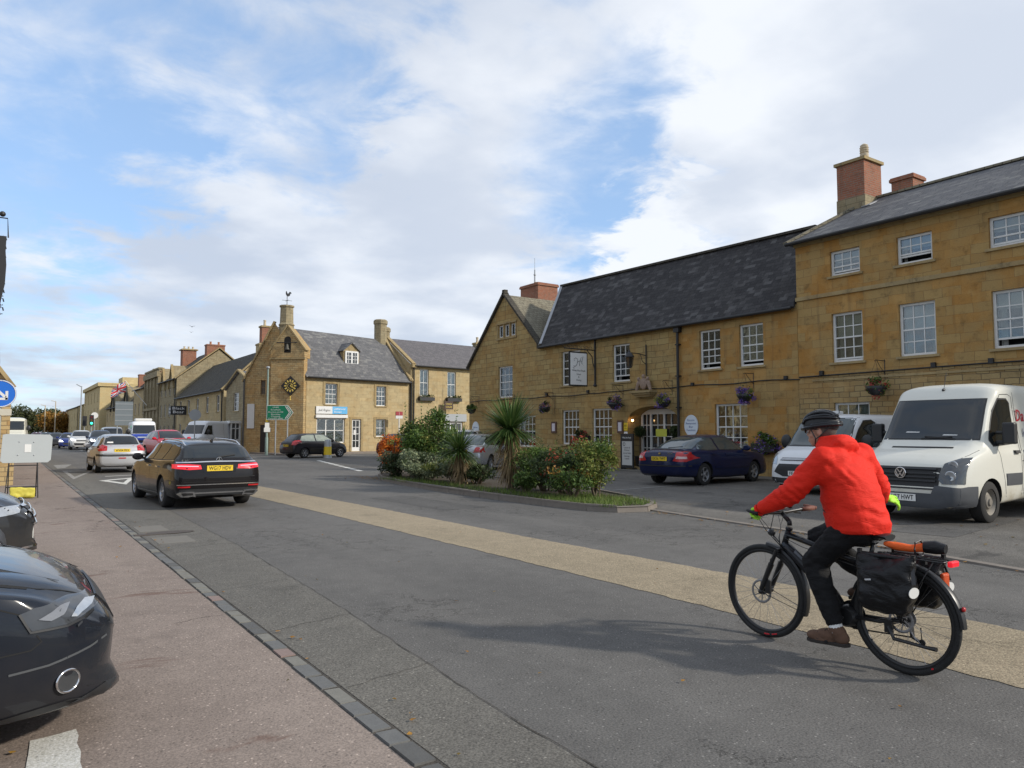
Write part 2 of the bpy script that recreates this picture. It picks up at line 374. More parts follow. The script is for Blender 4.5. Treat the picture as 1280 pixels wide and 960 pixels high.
def asphalt(name,c1,c2,crack=0.5,crack_scale=0.7,stain=0.4,speck=0.5,damp=None,rough=.88,tint=None):
 m,nt,b=mat_base(name,rough,spec=0.3)
 tcn=N(nt,'ShaderNodeTexCoord');o=tcn.outputs['Object']
 big=N(nt,'ShaderNodeTexNoise',i_Scale=.28,i_Detail=6.0,i_Roughness=.6);lk(nt,o,big.inputs['Vector'])
 mp=N(nt,'ShaderNodeMapping');mp.inputs['Scale'].default_value=(1.1,.07,1);lk(nt,o,mp.inputs[0])
 tr=N(nt,'ShaderNodeTexNoise',i_Scale=1.0,i_Detail=3.0);lk(nt,mp.outputs[0],tr.inputs['Vector'])
 fine=N(nt,'ShaderNodeTexNoise',i_Scale=85.0,i_Detail=3.0,i_Roughness=.7);lk(nt,o,fine.inputs['Vector'])
 med=N(nt,'ShaderNodeTexNoise',i_Scale=4.5,i_Detail=8.0,i_Roughness=.7);lk(nt,o,med.inputs['Vector'])
 vo=N(nt,'ShaderNodeTexVoronoi',i_Scale=60.0);lk(nt,o,vo.inputs['Vector'])
 col=mixc(nt,sstep(nt,fmath(nt,'ADD',fmath(nt,'MULTIPLY',big.outputs[0],.5),fmath(nt,'MULTIPLY',tr.outputs[0],.5)),.38,.62),c1,c2)
 col=mixc(nt,0.4,col,mixc(nt,med.outputs[0],(.2,.2,.2),(.8,.8,.8)),'OVERLAY')
 col=mixc(nt,speck,col,mixc(nt,sstep(nt,fine.outputs[0],.3,.7),(.1,.1,.1),(.9,.9,.9)),'OVERLAY')
 sep_=N(nt,'ShaderNodeSeparateColor');lk(nt,vo.outputs['Color'],sep_.inputs[0])
 dot=fmath(nt,'MULTIPLY',sstep(nt,sep_.outputs[0],.93,.96),sstep(nt,vo.outputs['Distance'],.42,.25))
 col=mixc(nt,fmath(nt,'MULTIPLY',dot,.6),col,[min(1,c*2.6)for c in c2])
 dd=fmath(nt,'MULTIPLY',sstep(nt,sep_.outputs[1],.88,.92),sstep(nt,vo.outputs['Distance'],.45,.25))
 col=mixc(nt,fmath(nt,'MULTIPLY',dd,.6),col,[c*.3 for c in c1])
 wob=vmath(nt,'SCALE',vmath(nt,'SUBTRACT',med.outputs['Color'],(.5,.5,.5)));wob.node.inputs['Scale'].default_value=.55
 cv=N(nt,'ShaderNodeTexVoronoi',feature='DISTANCE_TO_EDGE',i_Scale=crack_scale);lk(nt,vmath(nt,'ADD',o,wob),cv.inputs['Vector'])
 msk=N(nt,'ShaderNodeTexNoise',i_Scale=.45,i_Detail=3.0);lk(nt,vmath(nt,'ADD',o,(13,4,0)),msk.inputs['Vector'])
 cr=fmath(nt,'MULTIPLY',fmath(nt,'SUBTRACT',1.0,sstep(nt,cv.outputs['Distance'],.003,.013)),sstep(nt,msk.outputs[0],.5,.6))
 cr=fmath(nt,'MULTIPLY',cr,crack)
 col=mixc(nt,cr,col,[c*.22 for c in c1])
 if damp:
  dn=N(nt,'ShaderNodeTexNoise',i_Scale=.9,i_Detail=7.0,i_Roughness=.6,i_Distortion=.6)
  mp2=N(nt,'ShaderNodeMapping');mp2.inputs['Scale'].default_value=(.8,1.7,1);lk(nt,o,mp2.inputs[0]);lk(nt,mp2.outputs[0],dn.inputs['Vector'])
  col=mixc(nt,fmath(nt,'MULTIPLY',sstep(nt,dn.outputs[0],.61,.68),damp[1]),col,damp[0])
 st=N(nt,'ShaderNodeTexNoise',i_Scale=1.3,i_Detail=5.0,i_Roughness=.65);lk(nt,vmath(nt,'ADD',o,(31,8,0)),st.inputs['Vector'])
 col=mixc(nt,fmath(nt,'MULTIPLY',sstep(nt,st.outputs[0],.58,.72),stain),col,[c*.45 for c in c1])
 lk(nt,col,b.inputs['Base Color'])
 h=fmath(nt,'SUBTRACT',fmath(nt,'ADD',fmath(nt,'MULTIPLY',fine.outputs[0],.5),fmath(nt,'MULTIPLY',vo.outputs['Distance'],.4)),fmath(nt,'MULTIPLY',cr,2.0))
 bp=N(nt,'ShaderNodeBump',i_Strength=.55,i_Distance=.008);lk(nt,h,bp.inputs['Height']);lk(nt,bp.outputs[0],b.inputs['Normal'])
 return m
M['road']=asphalt('road_asphalt',(.104,.099,.092),(.134,.127,.117),crack=.7,crack_scale=2.2,stain=.3,speck=.4)
M['gutter']=asphalt('gutter_tarmac',(.118,.110,.096),(.15,.14,.12),crack=.3,crack_scale=.5,stain=.3)
M['pave']=asphalt('buff_red_footway',(.215,.172,.145),(.262,.213,.18),crack=.9,crack_scale=1.1,stain=.3,damp=((.14,.085,.065),.8),speck=.3)
M['beige']=asphalt('beige_centre_strip',(.25,.205,.138),(.305,.25,.17),crack=.3,stain=.3,speck=.55)
M['lot']=asphalt('car_park_asphalt',(.10,.093,.083),(.15,.14,.125),crack=.5,crack_scale=.6,stain=.5,damp=((.04,.038,.036),.6),speck=.65)
M['side']=asphalt('side_road_asphalt',(.125,.118,.11),(.155,.145,.135),crack=.4,stain=.3)
M['earth']=asphalt('verge_ground',(.07,.085,.03),(.1,.11,.045),crack=0,stain=.4)
M['kerbstone']=simple('kerb_stone',(.19,.165,.14),.9,var=.3,scale=5,bump=.3)
M['line']=asphalt('road_paint',(.55,.54,.50),(.66,.65,.60),crack=.8,crack_scale=5.0,stain=.55,speck=.35)
M['line_worn']=asphalt('worn_road_paint',(.24,.235,.22),(.30,.29,.27),crack=.6,crack_scale=4,stain=.5)
M['gravel']=asphalt('setts_joint',(.05,.045,.038),(.075,.066,.055),crack=0,stain=.3)
M['iron_cover']=simple('rusty_drain_cover',(.075,.06,.05),.8,var=.4,scale=22,bump=.5)
def sheet(name,pts,z,mat,kind='structure',n=1):
 mb=MB();mb.quad(*[(x,y,z)for x,y in pts]);o=mb.build(name,mat);return tag(o,kind=kind)
sheet('ground',[(-900,-300),(900,-300),(900,1500),(-900,1500)],-0.02,M['earth'])
sheet('road',[(1.69,-25),(14,-25),(14,30),(40,36),(40,49.6),(17,49.6),(15.9,58),(15.9,215),(14,330),(-8,330),(-2,215),(1.72,110)],0.0,M['road'])
sheet('pavement',[(-30,-25),(1.57,-25),(1.57,30),(1.7,110),(-2,215),(-30,215)],0.004,M['pave'])
sheet('car_park',[(9.12,-10),(9.05,3.5),(9.78,6.71),(10.25,10.3),(11.6,11.0),(12.6,16),(12.6,36),(25,36),(25,-10)],0.004,M['lot'])
sheet('road_gutter',[(1.70,-10),(2.15,-10),(2.25,3.3),(2.45,6.3),(2.62,10.2),(2.72,18),(2.6,40),(1.75,60),(1.71,30)],0.004,M['gutter'])
cs=[(5.0,6.42,-4),(4.98,6.40,2),(5.05,6.42,5),(5.02,6.24,8.5),(4.94,6.15,14),(4.75,5.92,21.2),(4.5,5.62,30)]
mb=MB()
cs2=[]
for(a,b_,y),(a2,b2,y2)in zip(cs[:-1],cs[1:]):
 k=int((y2-y)/.11)
 for i in range(k):t=i/k;cs2.append((a+(a2-a)*t+rnd.gauss(0,.008),b_+(b2-b_)*t+rnd.gauss(0,.008),y+(y2-y)*t))
for(a,b_,y),(a2,b2,y2)in zip(cs2[:-1],cs2[1:]):mb.quad((a,y,.004),(b_,y,.004),(b2,y2,.004),(a2,y2,.004))
tag(mb.build('road_centre_strip',M['beige']),kind='structure')
mb=MB()
for x0,ph in():
 pts=[(x0+.03*sin(y*.9+ph),y)for y in[i*.5-4 for i in range(60)]]
 for(a,y),(c,y2)in zip(pts[:-1],pts[1:]):mb.quad((a,y,.002),(a+.012,y,.002),(c+.012,y2,.002),(c,y2,.002))
for pts in([(2.17,-4),(2.25,3.3),(2.45,6.3),(2.62,10.2),(2.72,18)],):
 full=[]
 for(a,y),(c,y2)in zip(pts[:-1],pts[1:]):
  k=int((y2-y)/.12)
  for i in range(k):t=i/k;full.append((a+(c-a)*t+rnd.uniform(-.008,.008),y+(y2-y)*t))
 for(a,y),(c,y2)in zip(full[:-1],full[1:]):
  w=.004+.005*rnd.random();mb.quad((a,y,.008),(a+w,y,.008),(c+w,y2,.008),(c,y2,.008))
for y in(4.2,5.7,7.4,9.0,10.6):
 full=[(1.72+i*.06,y+.05*i*.3+rnd.uniform(-.02,.02))for i in range(13)]
 for(a,yy),(c,y2)in zip(full[:-1],full[1:]):mb.quad((a,yy,.0085),(c,y2,.0085),(c,y2+.005,.0085),(a,yy+.005,.0085))
tag(mb.build('road_joints',M['gravel']),kind='structure')
mb=MB();mb.box(1.57,1.70,-6,60,-.02,.003);tag(mb.build('kerb_bed',M['gravel']),kind='structure')
sett_m=[simple('blue_grey_sett',(.125,.125,.12),.8,var=.2,scale=14,bump=.3),simple('pale_sett',(.175,.168,.145),.85,var=.2,scale=14,bump=.3),simple('dark_sett',(.09,.088,.082),.75,var=.25,scale=14,bump=.3),simple('pinkish_sett',(.22,.16,.14),.85,var=.2,scale=14,bump=.3)]
mb=MB();y=-2.0
while y<42:
 L=rnd.uniform(.15,.27);mb.m=rnd.choices([0,1,2,3],[5,4,3,1])[0]
 j=rnd.uniform(-.008,.008);x0=1.578+j;x1=1.688+rnd.uniform(-.006,.004);h=.012+rnd.uniform(-.004,.004)
 e=.006
 vs=[(x0,y,-.02),(x1,y+rnd.uniform(-.006,.006),-.02),(x1,y+L,-.02),(x0,y+L,-.02)]
 tp=[(x0+e,y+e,h),(x1-e,y+e,h-.004),(x1-e,y+L-e,h-.004),(x0+e,y+L-e,h)]
 mb.add(vs+tp,[(4,5,6,7),(0,1,5,4),(1,2,6,5),(2,3,7,6),(3,0,4,7)])
 y+=L+rnd.uniform(.008,.03)
tag(mb.build('kerb_setts',sett_m),kind='structure')
mb=MB();mb.add([(2.1+.34*cos(t*pi/12)+.02*rnd.random(),12.05+.17*sin(t*pi/12)+.02*rnd.random(),.012)for t in range(24)],[list(range(24))])
mb.box(1.62,2.2,11.9,12.05,.0,.014)
tag(mb.build('drain_cover',M['iron_cover']),'rust brown drain cover set in the gutter beside the setts','drain cover')
for(a,b_,c,d)in((1.75,2.15,12.35,13.1),(1.78,2.25,10.9,11.6)):
 mb=MB();mb.box(a,b_,c,d,0,.007);tag(mb.build('gutter_slab',simple('pale_slab',(.165,.152,.13),.9,var=.15,scale=9)),kind='structure')
mb=MB()
P0=[(9.12,-10),(9.05,3.5),(9.78,6.71),(10.25,10.3)]
for(a,y),(c,y2)in zip(P0[:-1],P0[1:]):
 L=hypot(c-a,y2-y);k=max(1,int(L/.9))
 for i in range(k):
  t0=i/k;t1=(i+.97)/k
  mb.prism([(a+(c-a)*t0,y+(y2-y)*t0,0),(a+(c-a)*t1,y+(y2-y)*t1,0),(a+(c-a)*t1+.13,y+(y2-y)*t1,0),(a+(c-a)*t0+.13,y+(y2-y)*t0,0)],(0,0,-.02),(0,0,.022))
tag(mb.build('kerb_line',M['kerbstone']),kind='structure')
sheet('far_pavement',[(15.0,47.4),(16.2,46.4),(17.5,47.2),(27,48.5),(40,50),(40,54),(16,60),(16.2,215),(14.6,215),(14.4,60),(14.2,53)],0.09,M['pave'])
mb=MB()
kp=[(14.6,215),(14.4,60),(14.2,53),(15.0,47.4),(16.2,46.4),(17.5,47.2),(27,48.5),(40,50)]
for p,q in zip(kp[:-1],kp[1:]):mb.bar((p[0],p[1],.045),(q[0],q[1],.045),.14,.12)
tag(mb.build('far_kerb',M['kerbstone']),kind='structure')
sheet('hotel_forecourt',[(19.9,-10),(21.2,-10),(21.2,36),(19.9,36)],0.012,M['gutter'])
M['patch']=asphalt('patched_asphalt',(.085,.081,.076),(.11,.105,.098),crack=.4,crack_scale=1.5,stain=.3)
sheet('road_patch',[(7.0,12.5),(8.0,12.6),(7.9,16),(6.95,15.8)],.002,M['patch']);sheet('road_patch',[(11.2,5.2),(14.5,5.6),(14.3,6.6),(11.1,6.1)],.008,M['patch'])
def mark(name,pts,mat='line',z=.0085):
 mb=MB();mb.add([(x,y,z)for x,y in pts],[list(range(len(pts)))]);return mb
mb=MB()
def tri_out(mb,A,B,Cc,w,z=.0085):
 A,B,Cc=[Vector((*p,z))for p in(A,B,Cc)];G_=(A+B+Cc)/3
 inn=[G_+(p-G_)*w for p in(A,B,Cc)]
 for i in range(3):
  o_,n_=(A,B,Cc),inn;j=(i+1)%3
  mb.quad(o_[i],o_[j],n_[j],n_[i])
tri_out(mb,(2.5,26.1),(2.96,23.7),(3.65,27.3),.55)
tag(mb.build('road_marking',M['line']),kind='structure')
mb=MB();tri_out(mb,(1.9,27.2),(1.95,33.5),(3.0,33.0),.62);mb.quad((1.9,35.5,.0085),(1.95,39.5,.0085),(2.7,39.8,.0085),(2.2,36,.0085))
tag(mb.build('road_marking',M['line_worn']),kind='structure')
mb=MB()
mb.quad((2.9,28.3,.0085),(4.6,29.0,.0085),(4.6,29.15,.0085),(2.9,28.5,.0085))
a=Vector((13.6,37.9,.0085));b_=Vector((11.2,26.5,.0085));dv=(b_-a)
for i in range(9):
 p=a+dv*(i/9);q=a+dv*((i+.78)/9);mb.quad(p,p+Vector((.22,-.04,0)),q+Vector((.22,-.04,0)),q)
for x,y in((6.2,44),(6.0,50),(5.8,56),(5.6,62),(5.3,68),(4.9,75)):mb.quad((x,y,.0085),(x+.12,y,.0085),(x+.05,y+2.5,.0085),(x-.07,y+2.5,.0085))
tag(mb.build('road_marking',M['line']),kind='structure')
sheet('parking_marking',[(.165,4.36),(.25,4.37),(.36,4.40),(.365,4.3),(.35,4.2),(.358,4.08),(.345,3.95),(.35,3.84),(.335,3.77),(.30,3.79),(.26,3.76),(.22,3.785),(.18,3.75),(.145,3.765),(.15,3.9),(.14,4.02),(.155,4.2)],.0085,M['line'])
sheet('parking_marking',[(-.65,19.2),(.05,19.9),(.05,20.3),(-.65,19.6)],.0085,M['line'])
mb=MB()
for x,y in((14.2,21.6),(13.3,17.8),(12.9,14.2)):mb.quad((x,y,.012),(x+3.8,y+.4,.012),(x+3.8,y+.5,.012),(x,y+.1,.012))
tag(mb.build('parking_marking',M['line_worn']),kind='structure')
class Fac:
 def __init__(s,ox,oy,ux,uy,nx,ny):s.o=Vector((ox,oy,0));s.u=Vector((ux,uy,0));s.n=Vector((nx,ny,0)).normalized()
 def p(s,u,z,d=0):return s.o+s.u*u+s.n*d+Vector((0,0,z))
 def box(s,mb,u0,u1,z0,z1,d0,d1):
  q=[s.p(u,z,d)for d in(d0,d1)for(u,z)in((u0,z0),(u1,z0),(u1,z1),(u0,z1))]
  mb.add(q,[(0,1,2,3),(7,6,5,4),(0,4,5,1),(1,5,6,2),(2,6,7,3),(3,7,4,0)])
def wall_poly(mb,F,outline,holes=(),reveal=.14,thick=0.0):
 bm=bmesh.new()
 vs=[bm.verts.new((u,z,0))for u,z in outline];bm.faces.new(vs)
 us=sorted({round(h[0],4)for h in holes}|{round(h[1],4)for h in holes});zs=sorted({round(h[2],4)for h in holes}|{round(h[3],4)for h in holes})
 for u in us:bmesh.ops.bisect_plane(bm,geom=bm.verts[:]+bm.edges[:]+bm.faces[:],plane_co=(u,0,0),plane_no=(1,0,0))
 for z in zs:bmesh.ops.bisect_plane(bm,geom=bm.verts[:]+bm.edges[:]+bm.faces[:],plane_co=(0,z,0),plane_no=(0,1,0))
 dele=[]
 for f in bm.faces:
  c=f.calc_center_median()
  if any(h[0]<c.x<h[1]and h[2]<c.y<h[3]for h in holes):dele.append(f)
 bmesh.ops.delete(bm,geom=dele,context='FACES')
 bm.verts.index_update()
 mb.add([F.p(v.co.x,v.co.y)for v in bm.verts],[[v.index for v in f.verts]for f in bm.faces]);bm.free()
 for(a,b,c,d)in holes:
  for(p,q)in(((a,c),(b,c)),((b,c),(b,d)),((b,d),(a,d)),((a,d),(a,c))):
   mb.quad(F.p(*p),F.p(*q),F.p(*q,-reveal),F.p(*p,-reveal))
def window(F,par,h,nx=3,rows=(2,2),inset=.09,near=True,sill=True,casement=False,frame=.07,bar=.028,mat='white',curtain=0,open_=0,sillm='trim',blind=0):
 """sash window filling hole h=(u0,u1,z0,z1)"""
 u0,u1,z0,z1=h;mb=MB();d=-inset
 if near:
  F.box(mb,u0,u0+frame,z0,z1,d,d-.07);F.box(mb,u1-frame,u1,z0,z1,d,d-.07)
  F.box(mb,u0+frame,u1-frame,z1-frame,z1,d+.002,d-.07);F.box(mb,u0+frame,u1-frame,z0,z0+frame,d+.012,d-.07)
 else:
  F.box(mb,u0,u0+frame,z0,z1,d,d-.03);F.box(mb,u1-frame,u1,z0,z1,d,d-.03)
  F.box(mb,u0+frame,u1-frame,z1-frame,z1,d,d-.03);F.box(mb,u0+frame,u1-frame,z0,z0+frame,d,d-.03)
 a,b,c,e=u0+frame,u1-frame,z0+frame,z1-frame
 lo=c+open_*.35
 zm=c+(e-c)*rows[0]/(rows[0]+rows[1])if rows[1]else e
 if rows[1]:
  F.box(mb,a,b,zm-.022,zm+.022,d-.01,d-.06)
 if open_:
  F.box(mb,a,b,lo-.05,lo,d-.03,d-.06)
 for i in range(1,nx):
  u=a+(b-a)*i/nx;F.box(mb,u-bar/2,u+bar/2,lo,e,d-.022,d-.05)
 for k in range(1,rows[0]):
  z=lo+(zm-lo)*k/rows[0];F.box(mb,a,b,z-bar/2,z+bar/2,d-.024,d-.048)
 for k in range(1,rows[1]):
  z=zm+(e-zm)*k/rows[1];F.box(mb,a,b,z-bar/2,z+bar/2,d-.024,d-.048)
 w=mb.build('window',M[mat],par)
 g=MB();F.box(g,a,b,lo,e,d-.034,d-.040);g.build('pane',M['clear']if near else M['glass_far'],w)
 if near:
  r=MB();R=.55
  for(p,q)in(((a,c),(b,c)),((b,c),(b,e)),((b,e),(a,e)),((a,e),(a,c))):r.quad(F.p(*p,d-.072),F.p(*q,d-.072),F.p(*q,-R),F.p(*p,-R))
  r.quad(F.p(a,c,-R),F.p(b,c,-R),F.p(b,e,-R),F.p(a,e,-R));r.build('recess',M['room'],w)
  if curtain:
   W_=(b-a);side=.20*W_*curtain
   for(s0,s1)in((a+.01,a+side),(b-side,b-.01)):
    nn=9;k=MB()
    for i in range(nn):
     ua=s0+(s1-s0)*i/nn;ub=s0+(s1-s0)*(i+1)/nn;da=-.18-.03*(i%2);db=-.18-.03*((i+1)%2)
     k.quad(F.p(ua-0,c,da-inset),F.p(ub,c,db-inset),F.p(ub,e,db-inset),F.p(ua,e,da-inset))
    k.build('curtain',M['curtain'],w)
   if curtain>1:
    k=MB();k.quad(F.p(a,c+.45*(e-c),-.2-inset),F.p(b,c+.45*(e-c),-.2-inset),F.p(b,e,-.2-inset),F.p(a,e,-.2-inset));k.build('curtain',M['curtain'],w)
  if blind:
   k=MB();k.quad(F.p(a,e-blind*(e-c),-.14-inset),F.p(b,e-blind*(e-c),-.14-inset),F.p(b,e,-.14-inset),F.p(a,e,-.14-inset));k.build('blind',M['blind'],w)
 if sill:
  s_=MB();F.box(s_,u0-.09,u1+.09,z0-.075,z0-.003,.06,-inset+.01);s_.build('sill',M[sillm],w)
 return w
def roof_slab(mb,pts,t=.07):
 """planar-ish polygon thickened downward along its normal"""
 P_=[Vector(p)for p in pts];n=(P_[1]-P_[0]).cross(P_[2]-P_[0]).normalized()
 if n.z<0:n=-n
 mb.prism(P_,(0,0,0),tuple(-n*t))
def chimney(name_par,x0,x1,y0,y1,z0,z1,mat,pots=(),cap=.06,capm='trim',potm='pot_buff',neck=None):
 mb=MB();mb.box(x0,x1,y0,y1,z0,z1-.16)
 mb.m=1;mb.box(x0-cap,x1+cap,y0-cap,y1+cap,z1-.16,z1-.05);mb.box(x0-cap/2,x1+cap/2,y0-cap/2,y1+cap/2,z1-.05,z1)
 ch=mb.build('chimney',[M[mat],M[capm]],name_par)
 return ch
def pots(par,spots,z,h=.4,r=.12,mat='pot_buff'):
 for(x,y)in spots:
  mb=MB();mb.lathe([(0,z),(r,z),(r*.85,z+h*.8),(r*1.05,z+h*.85),(r*1.0,z+h),(r*.7,z+h),(r*.7,z+h*.5),(0,z+h*.5)],(x,y,0),12)
  mb.build('chimney_pot',M[mat],par,smooth=True,sharp=40)
XH=21.2
hotel=thing('hotel_building','golden stone hotel with pointed gable, long dark slate roof and arched entrance','building',(XH,25,0))
FH=Fac(XH,0,0,1,-1,0)
up_n=[(30.8,32.1,3.26,4.88),(25.45,26.8,3.63,5.19),(22.28,23.32,3.6,5.17),(17.6,18.57,3.79,5.24),(15.77,16.77,3.78,5.24)]
dn_n=[(28.85,30.3,.78,2.3),(25.55,26.78,.94,2.5),(23.4,24.66,.94,2.51),(16.48,17.9,.86,2.5)]
attic=[(30.55,30.98,6.4,7.03),(31.1,31.53,6.4,7.03),(31.65,32.08,6.4,7.03)]
arc=[]
ac,aw,asz,arise=21.05,1.4,1.95,.58
for i in range(17):
 t=pi*i/16;arc.append((ac-aw*cos(t),asz+arise*sin(t)))
mb=MB()
wall_poly(mb,FH,[(19.6,0),(ac-aw+.001,0)]+arc+[(ac+aw-.001,0),(35,0),(35,5.13),(31.5,8.55),(28.45,5.66),(19.6,5.66)],[h for h in up_n[:3]+dn_n[:3]]+attic)
n_=[(ac-aw,0)]+arc+[(ac+aw,0)]
for(p,q)in zip(n_[:-1],n_[1:]):mb.quad(FH.p(*p),FH.p(*q),FH.p(*q,-.75),FH.p(*p,-.75))
mb.quad((XH,35,0),(XH+8,35,0),(XH+8,35,5.13),(XH,35,5.13))
mb.m=1
wall_poly(mb,FH,[(14.44,0),(19.6,0),(19.6,5.66),(14.44,5.66)],up_n[3:]+dn_n[3:])
wl=mb.build('wall',[M['gold'],M['render_gold']],hotel)
mb=MB();mb.quad((XH+.745,ac-aw-.2,0),(XH+.745,ac+aw+.2,0),(XH+.745,ac+aw+.2,2.6),(XH+.745,ac-aw-.2,2.6));mb.build('porch_back',M['lime_grey'],hotel)
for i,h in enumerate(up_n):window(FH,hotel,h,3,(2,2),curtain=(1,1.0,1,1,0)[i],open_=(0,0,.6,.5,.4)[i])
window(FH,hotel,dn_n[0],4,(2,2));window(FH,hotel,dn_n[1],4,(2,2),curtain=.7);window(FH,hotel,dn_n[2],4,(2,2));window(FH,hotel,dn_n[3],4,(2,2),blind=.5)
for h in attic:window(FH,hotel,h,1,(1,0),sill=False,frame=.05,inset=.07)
mb=MB();FH.box(mb,30.4,32.25,6.27,6.36,.06,-.02);FH.box(mb,30.4,32.25,7.07,7.15,.06,-.01)
for u in(30.47,31.04,31.59,32.16):FH.box(mb,u-.04,u+.04,6.36,7.07,.03,-.05)
mb.build('mullion',M['trim'],hotel)
mb=MB()
mb.bar((XH+.02,35.12,5.02),(XH+.02,31.45,8.70),.34,.10,(0,1,1));mb.bar((XH+.02,28.35,5.62),(XH+.02,31.55,8.70),.34,.10,(0,-1,1))
mb.box(XH-.18,XH+.2,28.2,28.5,5.5,5.72);mb.box(XH-.1,XH+.12,31.4,31.62,8.6,8.85)
mb.build('coping',M['stone_tiles_dark'],hotel)
mb=MB();roof_slab(mb,[(XH+.1,31.5,8.6),(XH+8,31.5,8.6),(XH+8,28.3,5.65),(XH+.1,28.3,5.65)]);roof_slab(mb,[(XH+.1,31.5,8.6),(XH+.1,35.15,5.05),(XH+8,35.15,5.05),(XH+8,31.5,8.6)])
gr=mb.build('gable_roof',M['stone_tiles'],hotel)
mb=MB();roof_slab(mb,[(XH-.2,28.25,5.58),(XH-.2,14.45,5.58),(23.6,15.3,8.76),(23.6,22,8.90),(23.6,29.75,9.02)],.09)
roof_slab(mb,[(23.6,29.75,9.02),(23.6,15.3,8.76),(26.5,14.4,5.4),(26.5,30.5,5.4)],.09)
mb.quad((XH-.2,28.25,5.5),(23.6,29.75,8.95),(26.5,30.5,5.3))
mr=mb.build('roof',M['slate_dark'],hotel)
mb=MB();mb.bar((23.6,29.8,9.05),(23.6,15.2,8.8),.22,.09);mb.build('ridge',M['stone_tiles_dark'],mr)
mb=MB();mb.bar((XH-.16,28.27,5.66),(23.5,29.7,8.98),.13,.03,(0,0,1));mb.build('flashing',M['lead'],mr)
mb=MB();mb.tube([(XH-.24,28.2,5.53),(XH-.24,14.5,5.53)],.055,8);mb.tube([(XH-.11,19.55,5.5),(XH-.11,19.55,.05)],.052,8)
for z in(1.2,2.4,3.6,4.8):mb.box(XH-.17,XH,19.47,19.63,z,z+.05)
mb.box(XH-.2,XH,19.42,19.68,5.3,5.5)
mb.build('gutter',M['iron'],hotel)
ch=chimney(hotel,24.6,26.0,33.2,34.9,7.0,9.95,'brick',capm='brick');pots(ch,[(25.2,34.2)],9.95,.22,.12)
mb=MB();mb.tube([(25.4,34.6,9.95),(25.4,34.6,11.0)],[.05,.035]);mb.tube([(25.4,34.6,11.0),(25.4,34.6,11.7)],.012);mb.sphere((25.4,34.6,10.7),.07);mb.build('finial',M['grey_metal'],ch)
mb=MB()
pts=[]
for i in range(41):
 u=34.9-i*(34.9-14.4)/40;pts.append((XH-.03,u,3.16+.025*sin(u*2.1)+(.06 if u<24 else 0)))
mb.tube(pts,.018,5);mb.tube([(XH-.03,27.3,3.2),(XH-.03,27.28,2.35)],.01,4)
for u in(27.9,18.9,14.9,24.9):mb.box(XH-.08,XH,u-.06,u+.06,3.22,3.34)
mb.build('wall_cable',M['iron'],hotel)
dr=MB();FD=Fac(XH+.70,0,0,1,-1,0)
FD.box(dr,19.75,22.35,2.22,2.42,.03,-.04)
for u in(19.75,20.25,21.0,21.75,22.25):FD.box(dr,u,u+.09,0.02,2.22,.03,-.04)
for(a,b)in((19.84,20.25),(20.34,21.0),(21.09,21.75),(21.84,22.25)):
 FD.box(dr,a,b,.02,.38,.02,-.03)
 for z in(.85,1.32,1.78):FD.box(dr,a,b,z-.015,z+.015,.02,-.03)
 FD.box(dr,(a+b)/2-.013,(a+b)/2+.013,.38,2.22,.018,-.03)
door=dr.build('door',M['white'],hotel)
g=MB();FD.box(g,19.84,22.25,.38,2.22,-.032,-.036);g.build('pane',M['glass'],door)
g=MB();g.lathe([(0,0),(.03,.0),(.03,.03),(0,.035)],(XH+.66,21.0,1.1),10,'x');g.build('handle',M['grey_metal'],door)
g=MB();FD.box(g,20.9,21.5,1.32-.0,1.62,.04,.035);g.build('door_notice',simple('yellow_green_notice',(.55,.58,.08),.6),door)
mb=MB();FH.box(mb,19.5,22.6,.0,.1,.25,-.7);mb.build('step',M['trim'],hotel)
tall=thing('tall_town_house','three storey golden stone house with white sash windows and shallow slate roof','building',(XH,7,0))
u2=[(12.26,13.24,6.35,7.13),(10.14,11.14,6.31,7.13),(7.65,8.7,6.3,7.12),(5.4,6.4,6.3,7.12),(3.2,4.2,6.3,7.12)]
u1=[(12.24,13.24,3.65,5.17),(10.12,11.14,3.66,5.17),(7.65,8.7,3.66,5.17),(5.4,6.4,3.66,5.17),(3.2,4.2,3.66,5.17)]
u0=[(12.1,13.24,.9,2.4),(10.0,11.2,.9,2.4),(7.3,8.6,.9,2.4)]
mb=MB();Y0=-2
wall_poly(mb,FH,[(Y0,3.3),(14.45,3.3),(14.45,7.62),(Y0,7.62)],u1+u2)
mb.quad((XH,14.45,3.3),(30,14.45,3.3),(30,14.45,7.62),(XH,14.45,7.62))
mb.m=1;wall_poly(mb,FH,[(Y0,0),(14.45,0),(14.45,3.3),(Y0,3.3)],u0)
mb.build('wall',[M['render_gold'],M['gold_rough']],tall)
for i,h in enumerate(u2):window(FH,tall,h,3,(1,2),open_=(.25,.55,.2,0,0)[i],curtain=.6 if i%2 else 0,blind=.45)
for i,h in enumerate(u1):window(FH,tall,h,3,(2,2),open_=(.2,0,.6,0,0)[i],curtain=1,blind=.5 if i!=2 else .3)
for h in u0:window(FH,tall,h,3,(2,2),blind=.6)
mb=MB();FH.box(mb,Y0,14.47,5.74,5.86,.05,0);FH.box(mb,Y0,14.47,7.5,7.62,.08,0);FH.box(mb,Y0,13.95,3.10,3.16,.03,0);mb.build('string_course',M['trim'],tall)
mb=MB();mb.tube([(XH-.32,Y0,7.60),(XH-.32,14.6,7.60)],.06,8)
mb.tube([(XH-.035,14.4,3.26),(XH-.035,9,3.30),(XH-.035,Y0,3.24)],.02,5)
for u in(13.6,10.2,8.75):mb.box(XH-.09,XH,u-.06,u+.06,3.28,3.42)
mb.build('gutter',M['iron'],tall)
mb=MB()
roof_slab(mb,[(XH-.3,Y0,7.62),(XH-.3,14.65,7.62),(24.2,13.5,9.42),(24.2,Y0,9.42)],.08)
